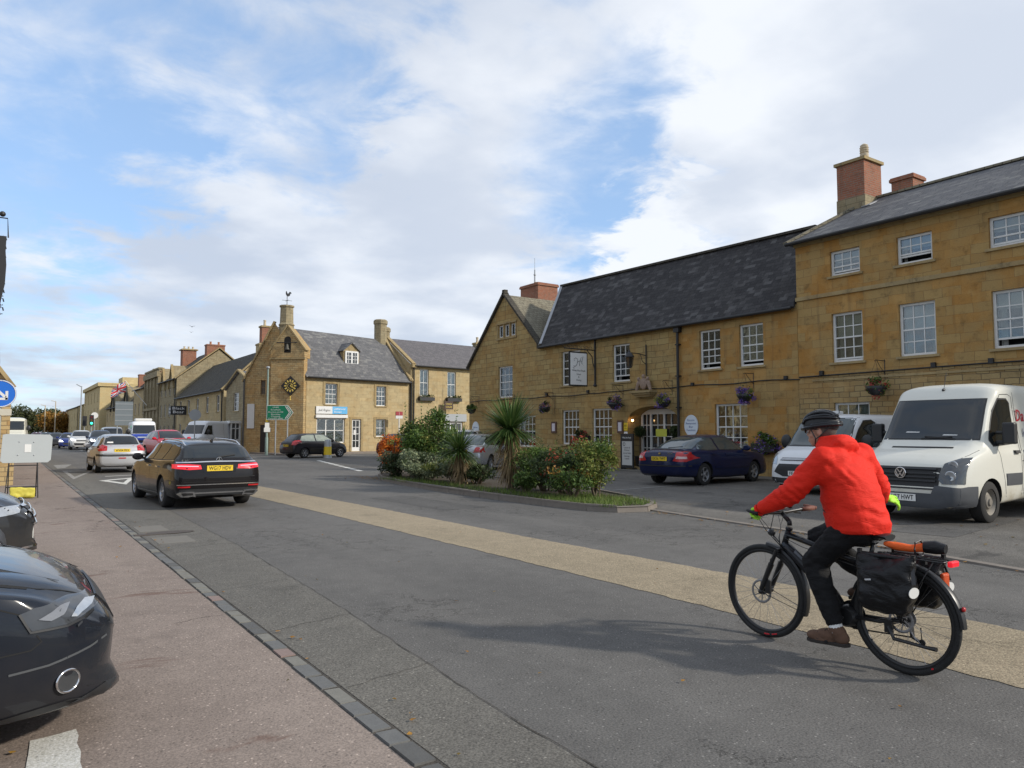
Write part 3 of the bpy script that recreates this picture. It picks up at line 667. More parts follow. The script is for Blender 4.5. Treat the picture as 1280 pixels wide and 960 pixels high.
roof_slab(mb,[(XH-.3,14.65,7.62),(30,14.65,7.62),(26,13.5,9.42),(24.2,13.5,9.42)],.08)
tr_=mb.build('roof',M['slate_grey'],tall)
mb=MB();mb.bar((XH-.3,14.62,7.66),(24.2,13.5,9.47),.2,.08);mb.bar((24.2,13.5,9.45),(24.2,Y0,9.45),.18,.07);mb.build('ridge',M['stone_tiles'],tr_)
mb=MB();mb.box(23.4,24.5,13.28,14.3,8.3,9.42);mb.m=1;mb.box(23.42,24.48,13.3,14.28,9.42,10.62);mb.m=2;mb.box(23.35,24.55,13.23,14.35,10.62,10.72)
ch=mb.build('chimney',[M['lime_grey'],M['brick'],M['trim']],tr_)
mb=MB();z=10.72
mb.lathe([(0,z),(.15,z),(.14,z+.28),(.12,z+.3),(.15,z+.34),(.12,z+.36),(.15,z+.42),(.12,z+.44),(.15,z+.5),(.12,z+.52),(.13,z+.58),(.05,z+.64),(0,z+.64)],(24.0,13.6,0),16)
mb.build('chimney_pot',M['pot_buff'],ch,smooth=True,sharp=35)
mb=MB();mb.bar((23.35,13.25,9.0),(24.6,13.2,9.55),.3,.03);mb.build('flashing',M['lead'],ch)
ch=chimney(tr_,27.2,28.0,13.6,14.4,8.8,11.0,'brick',capm='brick')
mb=MB();mb.prism([(26.2,14.0,9.4),(26.9,13.1,10.05),(27.6,12.2,9.4)],(0,0,0),(3,2,0));mb.build('dormer',M['slate_grey'],tr_)
A_=Vector((17.2,50.1,0));DG=Vector((-.76,.65,0)).normalized();NG=Vector((-.65,-.76,0)).normalized()
clock_house=thing('clock_house','stone shop house with diamond clock on its chimney gable and grey slate roof','building',(17.2,50.1,0))
SU=Vector((8.5,1.3,0)).normalized()
FS=Fac(17.2,50.1,SU.x,SU.y,SU.y,-SU.x);FG=Fac(17.2,50.1,DG.x,DG.y,NG.x,NG.y)
LS=8.65;WG=4.5
sw=[(1.45,2.4,3.45,4.92),(5.65,6.5,3.43,4.9),(5.65,6.5,1.15,2.45),(.82,3.05,.72,2.5),(3.62,4.38,.12,2.43)]
mb=MB()
wall_poly(mb,FS,[(0,0),(LS,0),(LS,5.36),(0,5.36)],sw)
mb.m=1
gw=[(2.95,3.3,4.1,5.1)]
wall_poly(mb,FG,[(0,0),(WG,0),(WG,5.1),(WG/2+.1,9.1),(0,5.36)],gw)
Q=[(.05,0),(3.75,0)]
for(a,b)in((.04,2.4),):
 FG.box(mb,a,b,0,6.6,.40,-.2)
 FG.box(mb,a-.03,b+.03,6.6,7.25,.44,-.6)
 tri=[FG.p(a-.03,7.25,.44),FG.p(b+.03,7.25,.44),FG.p((a+b)/2,8.75,.44)]
 mb.prism(tri,(0,0,0),tuple(-NG*1.3))
mb.build('wall',[M['lime'],M['lime_rough']],clock_house)
mb=MB()
mb.bar(FG.p(2.55,7.1,.2),FG.p(1.22,8.85,.2),.6,.08,NG.cross(Vector((0,0,1))));mb.bar(FG.p(-.1,7.1,.2),FG.p(1.22,8.85,.2),.6,.08,NG.cross(Vector((0,0,1))))
FG.box(mb,-.04,2.5,6.5,6.62,.48,.3)
mb.bar(FG.p(WG+.1,5.0,0),FG.p(WG/2+.1,9.2,0),.3,.1,NG.cross(Vector((0,0,1))))
for h in sw[:3]+[sw[4]]:
 FS.box(mb,h[0]-.18,h[0]-.005,h[2]-.0,h[3]+.16,.035,-.0);FS.box(mb,h[1]+.005,h[1]+.18,h[2]-.0,h[3]+.16,.035,-.0);FS.box(mb,h[0]-.004,h[1]+.004,h[3]+.004,h[3]+.16,.033,-.0)
mb.build('stone_trim',M['trim'],clock_house)
mb=MB();R0=Vector((15.75,52.6,9.0));R1=Vector((25.2,55.1,8.95))
roof_slab(mb,[FS.p(-.1,5.3,.22),FS.p(LS+.05,5.3,.22),R1,R0],.08);roof_slab(mb,[R0,R1,(24.5,59.0,5.0),(13.7,53.1,5.0)],.08)
rf=mb.build('roof',M['slate_grey'],clock_house)
mb=MB();mb.bar(FS.p(LS+.08,5.42,.2),R1+Vector((.15,0,.1)),.28,.14);mb.build('coping',M['trim'],rf)
mb=MB();p=FG.p(1.62,0,-.25)
oct_=[(.50,7.6),(.50,8.9),(.56,8.95),(.46,9.1),(.43,10.2),(.50,10.22),(.50,10.34),(.40,10.36),(0,10.36)]
mb.lathe(oct_,(p.x,p.y,0),8,a0=pi/8,a1=2*pi+pi/8);ch=mb.build('chimney',M['lime_grey'],rf)
wv_=MB();z=10.36
wv_.tube([(p.x,p.y,z),(p.x,p.y,z+.75)],.022,6);wv_.tube([(p.x-.35,p.y,z+.35),(p.x+.35,p.y,z+.35)],.012,4);wv_.tube([(p.x,p.y-.35,z+.35),(p.x,p.y+.35,z+.35)],.012,4)
cock=[(-.1,.72),(-.16,.86),(-.12,.98),(-.06,1.0),(-.03,.9),(.08,.83),(.18,.9),(.3,1.02),(.44,1.0),(.48,.9),(.42,.93),(.34,.86),(.3,.74),(.15,.66),(.0,.66)]
dirv=Vector((.8,.6,0));wv_.prism([(p.x+dirv.x*a_,p.y+dirv.y*a_,z+b_2)for a_,b_2 in cock],(-.01,.012,0),(.01,-.012,0))
wv_.build('weathervane',M['iron'],ch)
mb=MB();nc=[FG.p(1.22-.24,6.95,.445),FG.p(1.22+.24,6.95,.445)]+[FG.p(1.22+.24*cos(t*pi/8),7.85+.24*sin(t*pi/8),.445)for t in range(9)]
mb.add(nc,[list(range(len(nc)))]);mb.build('niche_shade_panel',M['room'],clock_house)  # flat dark face on the wall paints the shade of the bell niche
mb=MB();q=FG.p(1.22,7.15,.52);mb.lathe([(0,.42),(.05,.42),(.09,.34),(.12,.12),(.17,.02),(.17,0),(0,0)],tuple(q),12);mb.build('bell',simple('bronze_bell',(.06,.055,.04),.5),clock_house,smooth=True)
mb=MB();mb.bar(FG.p(.5,7.65,.56),FG.p(1.95,7.65,.56),.05,.06);mb.build('bell_bracket',M['iron'],clock_house)
mb=MB();FG.box(mb,1.4,2.4,5.1,6.9,.561,.55)if False else None
gold=simple('gilt_paint',(.70,.52,.12),.5,var=.15)
cm=MB();cz,cu_=4.66,.95;KD=.68
cm.prism([FG.p(cu_,cz+KD,.42),FG.p(cu_+KD,cz,.42),FG.p(cu_,cz-KD,.42),FG.p(cu_-KD,cz,.42)],(0,0,0),tuple(NG*.10))
clk=cm.build('clock',M['black'],clock_house)
cm=MB()
for k in range(12):
 t=k*pi/6;r0,r1=.27,.43;cu=cu_+0;a=FG.p(cu+r0*sin(t),cz+r0*cos(t),.527);b=FG.p(cu+r1*sin(t),cz+r1*cos(t),.527);cm.bar(a,b,.09,.01,tuple(NG))
k4=[FG.p(cu_,cz+.56,.524),FG.p(cu_+.56,cz,.524),FG.p(cu_,cz-.56,.524),FG.p(cu_-.56,cz,.524)]
ring=[FG.p(cu_+.18*cos(t*pi/12),cz+.18*sin(t*pi/12),.524)for t in range(24)];cm.tube(ring,.012,4,closed=True)
cm.build('clock_numerals',gold,clk)
cm=MB();cm.bar(FG.p(cu_,cz,.54),FG.p(cu_-.32,cz-.17,.54),.05,.01,tuple(NG));cm.bar(FG.p(cu_,cz,.54),FG.p(cu_-.16,cz+.12,.54),.06,.01,tuple(NG));cm.build('clock_hands',gold,clk)
cm=MB();cm.tube([FG.p(cu_,cz-KD,.47),FG.p(cu_,cz-KD-.25,.47)],.025);cm.sphere(tuple(FG.p(cu_,cz-KD-.27,.47)),.05,8,6);cm.build('clock_finial',gold,clk)
window(FG,clock_house,gw[0],2,(1,1),near=False,mat='wood')
for h in sw[:2]:window(FS,clock_house,h,3,(2,2),near=True,curtain=.5)
window(FS,clock_house,sw[2],2,(1,1),near=True,blind=1.0)
w=window(FS,clock_house,sw[3],3,(1,1),near=True,sill=True,frame=.09,bar=.07)
mb=MB()
for(u,z,a,b)in((1.0,.8,.35,.5),(1.5,.8,.7,.55),(2.35,.8,.4,.45),(1.05,1.45,.25,.35),(1.7,2.1,.7,.05),(2.5,1.5,.2,.3)):FS.box(mb,u,u+a,z,z+b,-.22,-.3)
mb.build('window_display',M['white_dirty'],w)
dr=MB();h=sw[4]
FS.box(dr,h[0],h[0]+.12,h[2],h[3],-.08,-.13);FS.box(dr,h[1]-.12,h[1],h[2],h[3],-.08,-.13)
for z0,z1 in((h[2],h[2]+.28),(h[3]-.1,h[3])):FS.box(dr,h[0]+.12,h[1]-.12,z0,z1,-.08,-.13)
for k in range(1,4):z=h[2]+.28+(h[3]-h[2]-.38)*k/4;FS.box(dr,h[0]+.12,h[1]-.12,z-.02,z+.02,-.09,-.12)
FS.box(dr,(h[0]+h[1])/2-.02,(h[0]+h[1])/2+.02,h[2]+.28,h[3]-.1,-.09,-.12)
dd=dr.build('door',M['white'],clock_house);g=MB();FS.box(g,h[0]+.1,h[1]-.1,h[2]+.2,h[3]-.05,-.105,-.11);g.build('pane',M['glass'],dd)
g=MB();FS.box(g,h[0]+.2,h[0]+.42,1.3,1.65,-.085,-.09);g.build('door_notice',M['white_dirty'],dd)
mb=MB();du0,du1=3.35,4.65
bz=6.45;dd0=.22-1.05
FS.box(mb,du0,du1,bz,bz+1.05,dd0,-2.6);t_=[FS.p(du0-.12,bz+1.02,dd0+.12),FS.p(du1+.12,bz+1.02,dd0+.12),FS.p((du0+du1)/2,bz+1.62,dd0+.12)]
mb.prism([FS.p(du0-.0,bz+1.05,dd0),FS.p(du1+.0,bz+1.05,dd0),FS.p((du0+du1)/2,bz+1.6,dd0)],(0,0,0),tuple(-FS.n*1.8))
dm=mb.build('dormer',M['trim'],rf)
mb=MB();mb.m=0
mid=(du0+du1)/2
roof_slab(mb,[FS.p(du0-.12,bz+1.0,dd0+.12),FS.p(mid,bz+1.66,dd0+.12),FS.p(mid,bz+1.66,-3.2),FS.p(du0-.12,bz+1.0,-2.6)],.05)
roof_slab(mb,[FS.p(du1+.12,bz+1.0,dd0+.12),FS.p(mid,bz+1.66,dd0+.12),FS.p(mid,bz+1.66,-3.2),FS.p(du1+.12,bz+1.0,-2.6)],.05)
mb.build('dormer_roof',M['slate_grey'],rf)
mb=MB();FS.box(mb,du0+.1,du1-.1,bz-.02,bz+1.0,dd0+.05,dd0+.01)
for u in(du0+.1,mid-.06,du1-.22):FS.box(mb,u,u+.12,bz,bz+.98,dd0+.09,dd0+.05)
for z in(bz,bz+.88):FS.box(mb,du0+.1,du1-.1,z,z+.1,dd0+.085,dd0+.05)
FS.box(mb,du0+.36,du0+.39,bz+.1,bz+.9,dd0+.08,dd0+.05);FS.box(mb,du1-.40,du1-.37,bz+.1,bz+.9,dd0+.08,dd0+.05)
for z in(bz+.36,bz+.62):FS.box(mb,du0+.2,du1-.2,z,z+.03,dd0+.08,dd0+.05)
dw=mb.build('dormer_window',M['white'],rf)
g=MB();FS.box(g,du0+.2,du1-.2,bz+.1,bz+.88,dd0+.055,dd0+.052)
o_g=g.build('dormer_glass',M['glass_far'],rf)
mb=MB();mb.tube([FS.p(0,5.3,.3),FS.p(LS,5.27,.3)],.06,6);mb.tube([FS.p(LS+.05,5.6,.15),FS.p(LS+.05,.1,.15)],.05,6);mb.tube([FG.p(WG-.05,5.2,.1),FG.p(WG-.05,.1,.1)],.06,6);mb.build('gutter',M['iron'],clock_house)
mb=MB();FG.box(mb,2.75,3.25,.1,2.0,.02,0);mb.build('side_door',M['black'],clock_house)
for(cx,cy,z0,z1,r)in((24.9,55.0,8.3,10.55,.5),(25.95,56.6,8.3,10.2,.48)):
 mb=MB();mb.lathe([(r,z0),(r,z1-.4),(r*1.13,z1-.36),(r*1.13,z1-.1),(r*.95,z1),(0,z1)],(cx,cy,0),8,a0=pi/8,a1=2*pi+pi/8);mb.build('chimney',M['lime_grey'],rf)
ss=MB();FS.box(ss,.72,1.98,2.78,3.30,.10,.02);FS.box(ss,.70,3.2,2.5,2.72,.14,.03)
sgn=ss.build('sign_board',M['white'],clock_house)
ss=MB();FS.box(ss,1.98,3.18,2.78,3.30,.10,.02);ss.build('sign_panel',simple('sky_blue_panel',(.10,.38,.66),.5),sgn)
lp=lambda F_,u,z,d,root:F_.p(u,z,d)-OFF[root.name]
blk=simple('black_lettering',(.01,.01,.012),.5,var=0.0);wht=simple('white_lettering',(.8,.8,.8),.5,var=0.0)
text_obj('sign_lettering','Jack Rogers',blk,sgn,lp(FS,1.34,3.03,.105,clock_house),SU,(0,0,1),.24,shear=.4,width=.95)
text_obj('sign_lettering','Leatherwear',wht,sgn,lp(FS,2.56,3.14,.105,clock_house),SU,(0,0,1),.2,width=.95)
text_obj('sign_lettering','Shoes',wht,sgn,lp(FS,2.40,2.92,.105,clock_house),SU,(0,0,1),.17,width=.6)
nb=MB();FG.box(nb,3.7,4.2,1.75,3.45,.08,.0);nbo=nb.build('notice_board',M['white_dirty'],clock_house)
nh=thing('cream_stone_house','cream stone house with purple tiled roof and flower boxes beside the clock house','building',(26.2,52,0))
FN=Fac(26.05,51.6,.995,.1,.1,-.995);LN=14
nw=[(.72,1.55,4.3,6.42),(3.35,4.2,4.3,6.35),(2.6,4.9,.9,2.3)]
mb=MB();wall_poly(mb,FN,[(-.1,0),(LN,0),(LN,6.75),(-.1,6.75)],nw);mb.quad(FN.p(-.1,0),FN.p(-.1,0,-7),FN.p(-.1,6.75,-7),FN.p(-.1,9.1,-3.8),FN.p(-.1,6.75))
mb.build('wall',M['lime'],nh)
for h in nw[:2]:window(FN,nh,h,2,(1,1),near=True,blind=.8,frame=.08)
window(FN,nh,nw[2],4,(1,1),near=False,frame=.12,bar=.08)
mb=MB();roof_slab(mb,[FN.p(.1,6.7,.25),FN.p(LN,6.7,.25),FN.p(LN,9.15,-3.8),FN.p(.1,9.15,-3.8)],.08);rf=mb.build('roof',M['slate_purple'],nh)
mb=MB();mb.bar(FN.p(0,6.75,.25),FN.p(0,9.25,-3.8),.3,.16);FN.box(mb,-.15,.2,6.5,6.75,.3,0);mb.build('coping',M['trim'],rf)
mb=MB();mb.tube([FN.p(.1,6.63,.32),FN.p(LN,6.63,.32)],.06,6);mb.tube([FN.p(.1,6.5,.12),FN.p(.1,.1,.12)],.06,6);mb.build('gutter',M['iron'],nh)
ch=chimney(rf,34.6,35.2,56,56.6,8.2,9.5,'lime_grey');pots(ch,[(34.9,56.3)],9.5,.5,.12)
mb=MB();FN.box(mb,1.9,5.2,2.35,2.95,.12,0);mb.build('fascia',M['grey_paint'],nh)
mb=MB()
for h in nw[:2]:FN.box(mb,h[0]-.15,h[1]+.4,h[2]-.35,h[2]-.08,.3,.0)
fb=mb.build('window_box',M['black'],nh)
def leaf_mat(name,c1,c2,c3=None,trans=.25,rough=.6):
 m=bpy.data.materials.new(name);m.use_nodes=True;nt=m.node_tree;b=nt.nodes['Principled BSDF']
 b.inputs['Roughness'].default_value=rough;b.inputs['Specular IOR Level'].default_value=.35
 g=N(nt,'ShaderNodeNewGeometry');ri=g.outputs['Random Per Island']
 cr=nt.nodes.new('ShaderNodeValToRGB');lk(nt,ri,cr.inputs[0]);e=cr.color_ramp.elements
 e[0].color=(*c1,1);e[1].color=(*c2,1);e[0].position=0.0;e[1].position=1.0 if not c3 else .62
 if c3:k=cr.color_ramp.elements.new(1.0);k.color=(*c3,1)
 tcn=N(nt,'ShaderNodeTexCoord');nz=N(nt,'ShaderNodeTexNoise',i_Scale=2.2,i_Detail=3.0);lk(nt,tcn.outputs['Object'],nz.inputs['Vector'])
 col=mixc(nt,.5,cr.outputs[0],mixc(nt,sstep(nt,nz.outputs[0],.35,.65),(.25,.25,.25),(.75,.75,.75)),'OVERLAY')
 lk(nt,col,b.inputs['Base Color'])
 tr=N(nt,'ShaderNodeBsdfTranslucent');lk(nt,col,tr.inputs['Color']);mx=N(nt,'ShaderNodeMixShader');mx.inputs[0].default_value=trans
 out=nt.nodes['Material Output'];lk(nt,b.outputs[0],mx.inputs[1]);lk(nt,tr.outputs[0],mx.inputs[2]);lk(nt,mx.outputs[0],out.inputs[0])
 return m
LM={'green':leaf_mat('green_leaves',(.035,.07,.015),(.085,.15,.03),(.16,.22,.05)),'yellowgreen':leaf_mat('yellow_green_leaves',(.07,.10,.02),(.18,.22,.045),(.32,.30,.08)),'dark':leaf_mat('dark_leaves',(.018,.035,.012),(.045,.07,.022),(.07,.10,.03)),'grey':leaf_mat('silver_green_leaves',(.10,.13,.07),(.20,.24,.14),(.34,.36,.20)),'orange':leaf_mat('orange_leaves',(.55,.13,.01),(.75,.22,.02),(.45,.07,.02)),'red':leaf_mat('red_leaves',(.22,.03,.015),(.38,.06,.03),(.12,.05,.02)),'autumn':leaf_mat('autumn_leaves',(.22,.10,.015),(.34,.17,.03),(.12,.11,.025)),'purple':leaf_mat('violet_petals',(.10,.06,.30),(.18,.11,.42),(.30,.2,.5)),'redfl':leaf_mat('red_petals',(.4,.03,.03),(.5,.06,.05),(.45,.02,.10)),'farg':leaf_mat('far_green_leaves',(.045,.06,.025),(.08,.095,.035),(.10,.10,.04)),'grass':leaf_mat('grass_blades',(.07,.12,.02),(.12,.19,.035),(.2,.22,.06)),}
def leaves(mb,pts,size,R_,aspect=1.7,droop=0.0,jit=.35):
 for p in pts:
  d=Vector((R_.gauss(0,1),R_.gauss(0,1),R_.gauss(0,.8)-droop)).normalized();s=size*(1+R_.uniform(-jit,jit))
  a=d.orthogonal().normalized();a.rotate(Matrix.Rotation(R_.uniform(0,6.28),3,d));q=Vector(p)
  mb.add([q-d*s*.5*aspect,q+a*s*.36,q+d*s*.5*aspect,q-a*s*.36],[(0,1,2,3)])
def clump_pts(R_,c,r,n,clumps=9,spread=.55,base=0.25):
 """points gathered in clumps over an ellipsoid"""
 cs_=[]
 for i in range(clumps):
  v=Vector((R_.gauss(0,1),R_.gauss(0,1),R_.gauss(0,1))).normalized()*R_.uniform(.35,.85)
  cs_.append((v,R_.uniform(.22,.42)*spread*1.8))
 out=[]
 while len(out)<n:
  if R_.random()<base:v=Vector((R_.gauss(0,1),R_.gauss(0,1),R_.gauss(0,1))).normalized()*(R_.random()**.33)*.85
  else:
   k,s=R_.choice(cs_);v=k+Vector((R_.gauss(0,1),R_.gauss(0,1),R_.gauss(0,1))).normalized()*s*R_.random()**.4
  out.append((c[0]+v.x*r[0],c[1]+v.y*r[1],c[2]+v.z*r[2]))
 return out
R2=random.Random(3)
mb=MB()
for h in nw[:2]:leaves(mb,[tuple(FN.p(R2.uniform(h[0]-.1,h[1]+.35),h[2]-.08+R2.uniform(-.05,.2),R2.uniform(.05,.3)))for _ in range(120)],.09,R2)
tag(mb.build('window_box_plants',LM['dark'],nh),None)
def row_house(name,label,y0,y1,eave,ridge,wm,rm,cols,rows,wsize=(.95,1.5),x=16.0,depth=8,gable_near=True,flat=False,ground='win',frame='white',z_ext=None,coping=True):
 t=thing(name,label,'building',(x,y0,0));F=Fac(x,y0,0,1,-1,0);L=y1-y0
 holes=[]
 for zc in rows:
  for k in range(cols):
   u=L*(k+.5)/cols;holes.append((u-wsize[0]/2,u+wsize[0]/2,zc-wsize[1]/2,zc+wsize[1]/2))
 mb=MB();wall_poly(mb,F,[(0,0),(L,0),(L,eave),(0,eave)],holes)
 if flat:mb.quad((x,y0,0),(x+depth,y0,0),(x+depth,y0,eave),(x,y0,eave))
 else:mb.add([(x,y0,0),(x+depth,y0,0),(x+depth,y0,eave),(x+depth/2,y0,ridge),(x,y0,eave)],[(0,1,2,3,4)])
 mb.add([(x+depth,y0,0),(x+depth,y1,0),(x+depth,y1,eave),(x+depth,y0,eave)],[(0,1,2,3)])
 mb.build('wall',M[wm],t)
 for h in holes:window(F,t,h,2,(1,1),near=False,frame=.07,bar=.04,mat=frame)
 mb=MB()
 if flat:mb.box(x-.05,x+depth,y0,y1,eave-.3,eave-.25)
 else:
  roof_slab(mb,[(x-.25,y0,eave-.1),(x-.25,y1,eave-.1),(x+depth/2,y1,ridge),(x+depth/2,y0,ridge)],.1)
  roof_slab(mb,[(x+depth+.2,y0,eave-.1),(x+depth+.2,y1,eave-.1),(x+depth/2,y1,ridge),(x+depth/2,y0,ridge)],.1)
 r=mb.build('roof',M[rm],t)
 if not flat:
  if coping:
   mb=MB();mb.bar((x-.25,y0,eave-.05),(x+depth/2,y0,ridge+.1),.35,.12);mb.bar((x+depth+.2,y0,eave-.05),(x+depth/2,y0,ridge+.1),.35,.12);mb.build('coping',M['trim'],r)
  mb=MB();mb.tube([(x-.3,y0,eave-.12),(x-.3,y1,eave-.12)],.07,6);mb.tube([(x-.1,y0+.3,eave-.2),(x-.1,y0+.3,.1)],.06,5);mb.build('gutter',M['iron'],t)
 return t,r,F
sh=thing('small_gabled_house','small stone house with a low gable and white shop bay left of the clock house','building',(16,63,0))
FE=Fac(16,59,0,1,-1,0)
mb=MB();hE=(4.15,5.85,3.25,4.78)
wall_poly(mb,FE,[(-.5,0),(8.3,0),(8.3,5.25),(3.95,6.5),(-.5,5.1)],[hE]);mb.quad((16,58.5,0),(23,58.5,0),(23,58.5,5.1),(16,58.5,5.1));mb.build('wall',M['lime_grey'],sh)
window(FE,sh,hE,2,(2,2),near=False)
mb=MB();roof_slab(mb,[(15.85,58.4,5.1),(15.85,62.95,6.55),(23,62.95,6.55),(23,58.4,5.1)],.1);roof_slab(mb,[(15.85,67.4,5.2),(15.85,62.95,6.55),(23,62.95,6.55),(23,67.4,5.2)],.1);rf=mb.build('roof',M['slate_grey'],sh)
mb=MB();mb.bar((15.9,58.4,5.15),(15.9,62.95,6.62),.3,.14);mb.bar((15.9,67.4,5.25),(15.9,62.95,6.62),.3,.14);mb.build('coping',M['trim'],rf)
mb=MB();mb.box(15.2,16,62.3,66.6,.5,.8);mb.box(15.1,16,62.2,66.7,2.2,2.4)
for y in(62.3,63.35,64.4,65.45,66.5):mb.box(15.2,15.3,y,y+.12,.8,2.2)
mb.box(15.85,16,62.3,62.42,.8,2.2);mb.box(15.55,15.63,62.28,62.33,.8,2.2);mb.box(15.2,16,62.28,62.33,.8,.92);mb.box(15.2,16,62.28,62.33,1.75,1.82);mb.box(15.18,15.3,62.26,62.34,.8,2.2)
bay=mb.build('bay_window',M['white'],sh);mb=MB();mb.box(15.24,15.95,62.34,66.56,.8,2.2);mb.build('pane',M['glass_far'],bay)
mb=MB();mb.box(15.21,15.235,62.6,63.2,.9,1.5);mb.build('display',simple('orange_display',(.5,.16,.08),.7,var=.5,scale=7),bay)
inn,r_,F_=row_house('long_inn','long stone inn with sweeping dark roof and red brick end chimney',68.2,89.6,5.3,9.1,'lime','stone_tiles_dark',5,(1.6,4.1),(1.1,1.5),depth=7.5)
ch=chimney(r_,19.0,20.2,68.2,69.4,8.2,9.6,'lime',capm='trim')
mb=MB();mb.box(19.25,19.95,68.4,69.2,9.6,11.1);mb.m=1;mb.box(19.17,20.03,68.32,69.28,11.1,11.25);c2_=mb.build('chimney',[M['brick'],M['trim']],r_);pots(c2_,[(19.6,68.8)],11.25,.55,.13)
mb=MB();mb.box(14.6,14.7,84.2,86.3,3.35,4.2);sb=mb.build('hanging_sign',M['black'],inn);mb=MB();mb.tube([(14.65,85.2,4.25),(16,85.2,4.25)],.03,5);mb.build('bracket',M['iron'],sb)
nn,r_,F_=row_house('twin_gabled_house','tall grey stone house with twin dormer gables between inn and pillared building',90,101,7.6,11.2,'lime_grey','stone_tiles_dark',4,(1.5,4.0,6.5),(.9,1.5),depth=9)
for yy in(92.7,98.2):
 mb=MB();mb.prism([(15.95,yy-1.5,6.6),(15.95,yy+1.5,6.6),(15.95,yy,9.2)],(0,0,0),(3.5,0,0));d_=mb.build('gable_dormer',M['lime_grey'],r_)
 mb=MB();mb.bar((15.9,yy-1.6,6.5),(15.9,yy,9.3),.25,.12);mb.bar((15.9,yy+1.6,6.5),(15.9,yy,9.3),.25,.12);mb.build('coping',M['trim'],d_)if False else mb.build('coping',M['trim'],r_)
ch=chimney(r_,19.2,21.2,90.4,91.5,8.5,11.7,'brick',capm='brick');pots(ch,[(19.7,90.9),(20.6,90.9)],11.7,.35,.13,'terracotta')
ch=chimney(r_,18.2,19.8,99.0,100.4,9.5,11.9,'brick',capm='trim',cap=.18);pots(ch,[(18.5,99.7),(19.0,99.7),(19.5,99.7)],11.9,.35,.12)
pb,r_,F_=row_house('pillared_building','grand stone building with tall pillared first floor windows and parapet',101.2,112,9.0,9.0,'lime_grey','lead',4,(2.0,6.0),(1.4,2.6),flat=True)
mb=MB();F_.box(mb,-.1,10.9,8.45,9.1,.35,0);F_.box(mb,-.1,10.9,4.3,4.6,.25,0);F_.box(mb,-.1,10.9,9.4,9.6,.2,-.3)
F_.box(mb,0,10.8,9.1,9.4,.1,-.2)
for k in range(5):F_.box(mb,k*2.65-.05,k*2.65+.35,4.6,8.45,.18,0);F_.box(mb,k*2.65-.05,k*2.65+.35,0,4.3,.18,0)
mb.build('pilaster',M['lime_grey'],pb)
mb=MB();mb.tube([(15.9,109.6,5.0),(13.2,109.9,8.3)],.05,6);fp=mb.build('flagpole',M['white'],pb)
hs,r_,F_=row_house('plain_stone_house','plain stone house with brick chimneys behind the grey sign back',112.3,123,7.7,9.0,'lime','slate_grey',3,(1.6,4.8),(1.0,1.6))
ch=chimney(r_,18,19.5,113.5,114.6,7.5,10.4,'brick',capm='brick');ch=chimney(r_,19,20.4,121,122,8,11.0,'brick',capm='brick')
lh,r_,F_=row_house('low_stone_house','low stone cottage with dark steep roof in front of the tall yellow house',124,158,5.8,9.9,'lime','stone_tiles_dark',8,(1.6,4.2),(1.0,1.3))
chimney(r_,18.8,20.2,124.2,125.4,8,11.2,'lime_grey');chimney(r_,19.2,20.4,142,143.4,8.5,11.5,'brick',capm='brick')
for yy in(131,148):
 mb=MB();mb.prism([(15.95,yy-2.2,5.2),(15.95,yy+2.2,5.2),(15.95,yy,8.6)],(0,0,0),(4,0,0));mb.build('gable_dormer',M['lime_grey'],r_);mb=MB();mb.bar((15.9,yy-2.4,5.1),(15.9,yy,8.8),.3,.15);mb.bar((15.9,yy+2.4,5.1),(15.9,yy,8.8),.3,.15);mb.build('coping',M['stone_tiles_dark'],r_)
ye,r_,F_=row_house('tall_yellow_house','tall flat topped yellow stone house standing above the far street',160,192,10.9,11,'lime_pale','lead',5,(2.0,5.2,8.4),(1.1,2.0),x=15.0,depth=12,flat=True)
mb=MB();F_.box(mb,-.2,32,10.2,10.9,.4,0);mb.box(14.6,27,159.7,160,10.2,10.5);mb.box(15,27,160,192,10.7,10.9)if False else None;mb.build('cornice',M['lime_pale'],ye)
mb=MB();mb.box(19,24,162,168,10.6,12.2);mb.m=1;mb.box(24,26,162,168,10.6,11.9);mb.build('chimney',[M['lime_pale'],M['brick']],r_)
row_house('far_stone_house','farthest pale stone house with a hipped slate roof',196,232,7.4,9.0,'lime_pale','slate_grey',5,(2,5.2),(1.1,1.6),x=14.2)
row_house('distant_stone_cottage','distant low stone cottages beside the autumn tree',236,300,6.0,8.5,'lime','slate_dark',7,(2,4.4),(1.1,1.4),x=13.2)
lb=thing('corner_stone_building','honey stone building corner with stepped buttress at the left edge','building',(0.1,27,0))
mb=MB();mb.box(-8,-.32,25.3,60,0,6.0)
mb.box(-3,.30,25.2,27.2,0,.85);mb.box(-3,.17,25.3,27.1,.85,2.8)
mb.prism([(.17,25.3,2.8),(.17,27.1,2.8),(-.25,27.1,3.4),(-.25,25.3,3.4)],(0,0,0),(-2,0,0));mb.build('wall',M['lime_rough'],lb)
mb=MB();mb.bar((.24,25.25,2.76),(-.28,25.25,3.5),.12,.1,(1,0,1));mb.box(-.3,.25,25.2,27.2,2.72,2.8);mb.build('coping',M['trim'],lb)
mb=MB();mb.box(-8.2,-.30,25,60,6.0,6.2);roof_slab(mb,[(-.30,25,6.1),(-.30,60,6.1),(-4,60,10),(-4,25,10)],.1);mb.build('roof',M['stone_tiles'],lb)
for(nm,lab,y0,y1,e,r,wm_)in(('left_row_house','stone town house on the left side of the street behind the parked cars',-14,8,7.0,9.5,'lime'),):
 row_house(nm,lab,y0,y1,e,r,wm_,'slate_grey',5,(1.7,4.9),(1.1,1.6),x=-17.0)if False else None
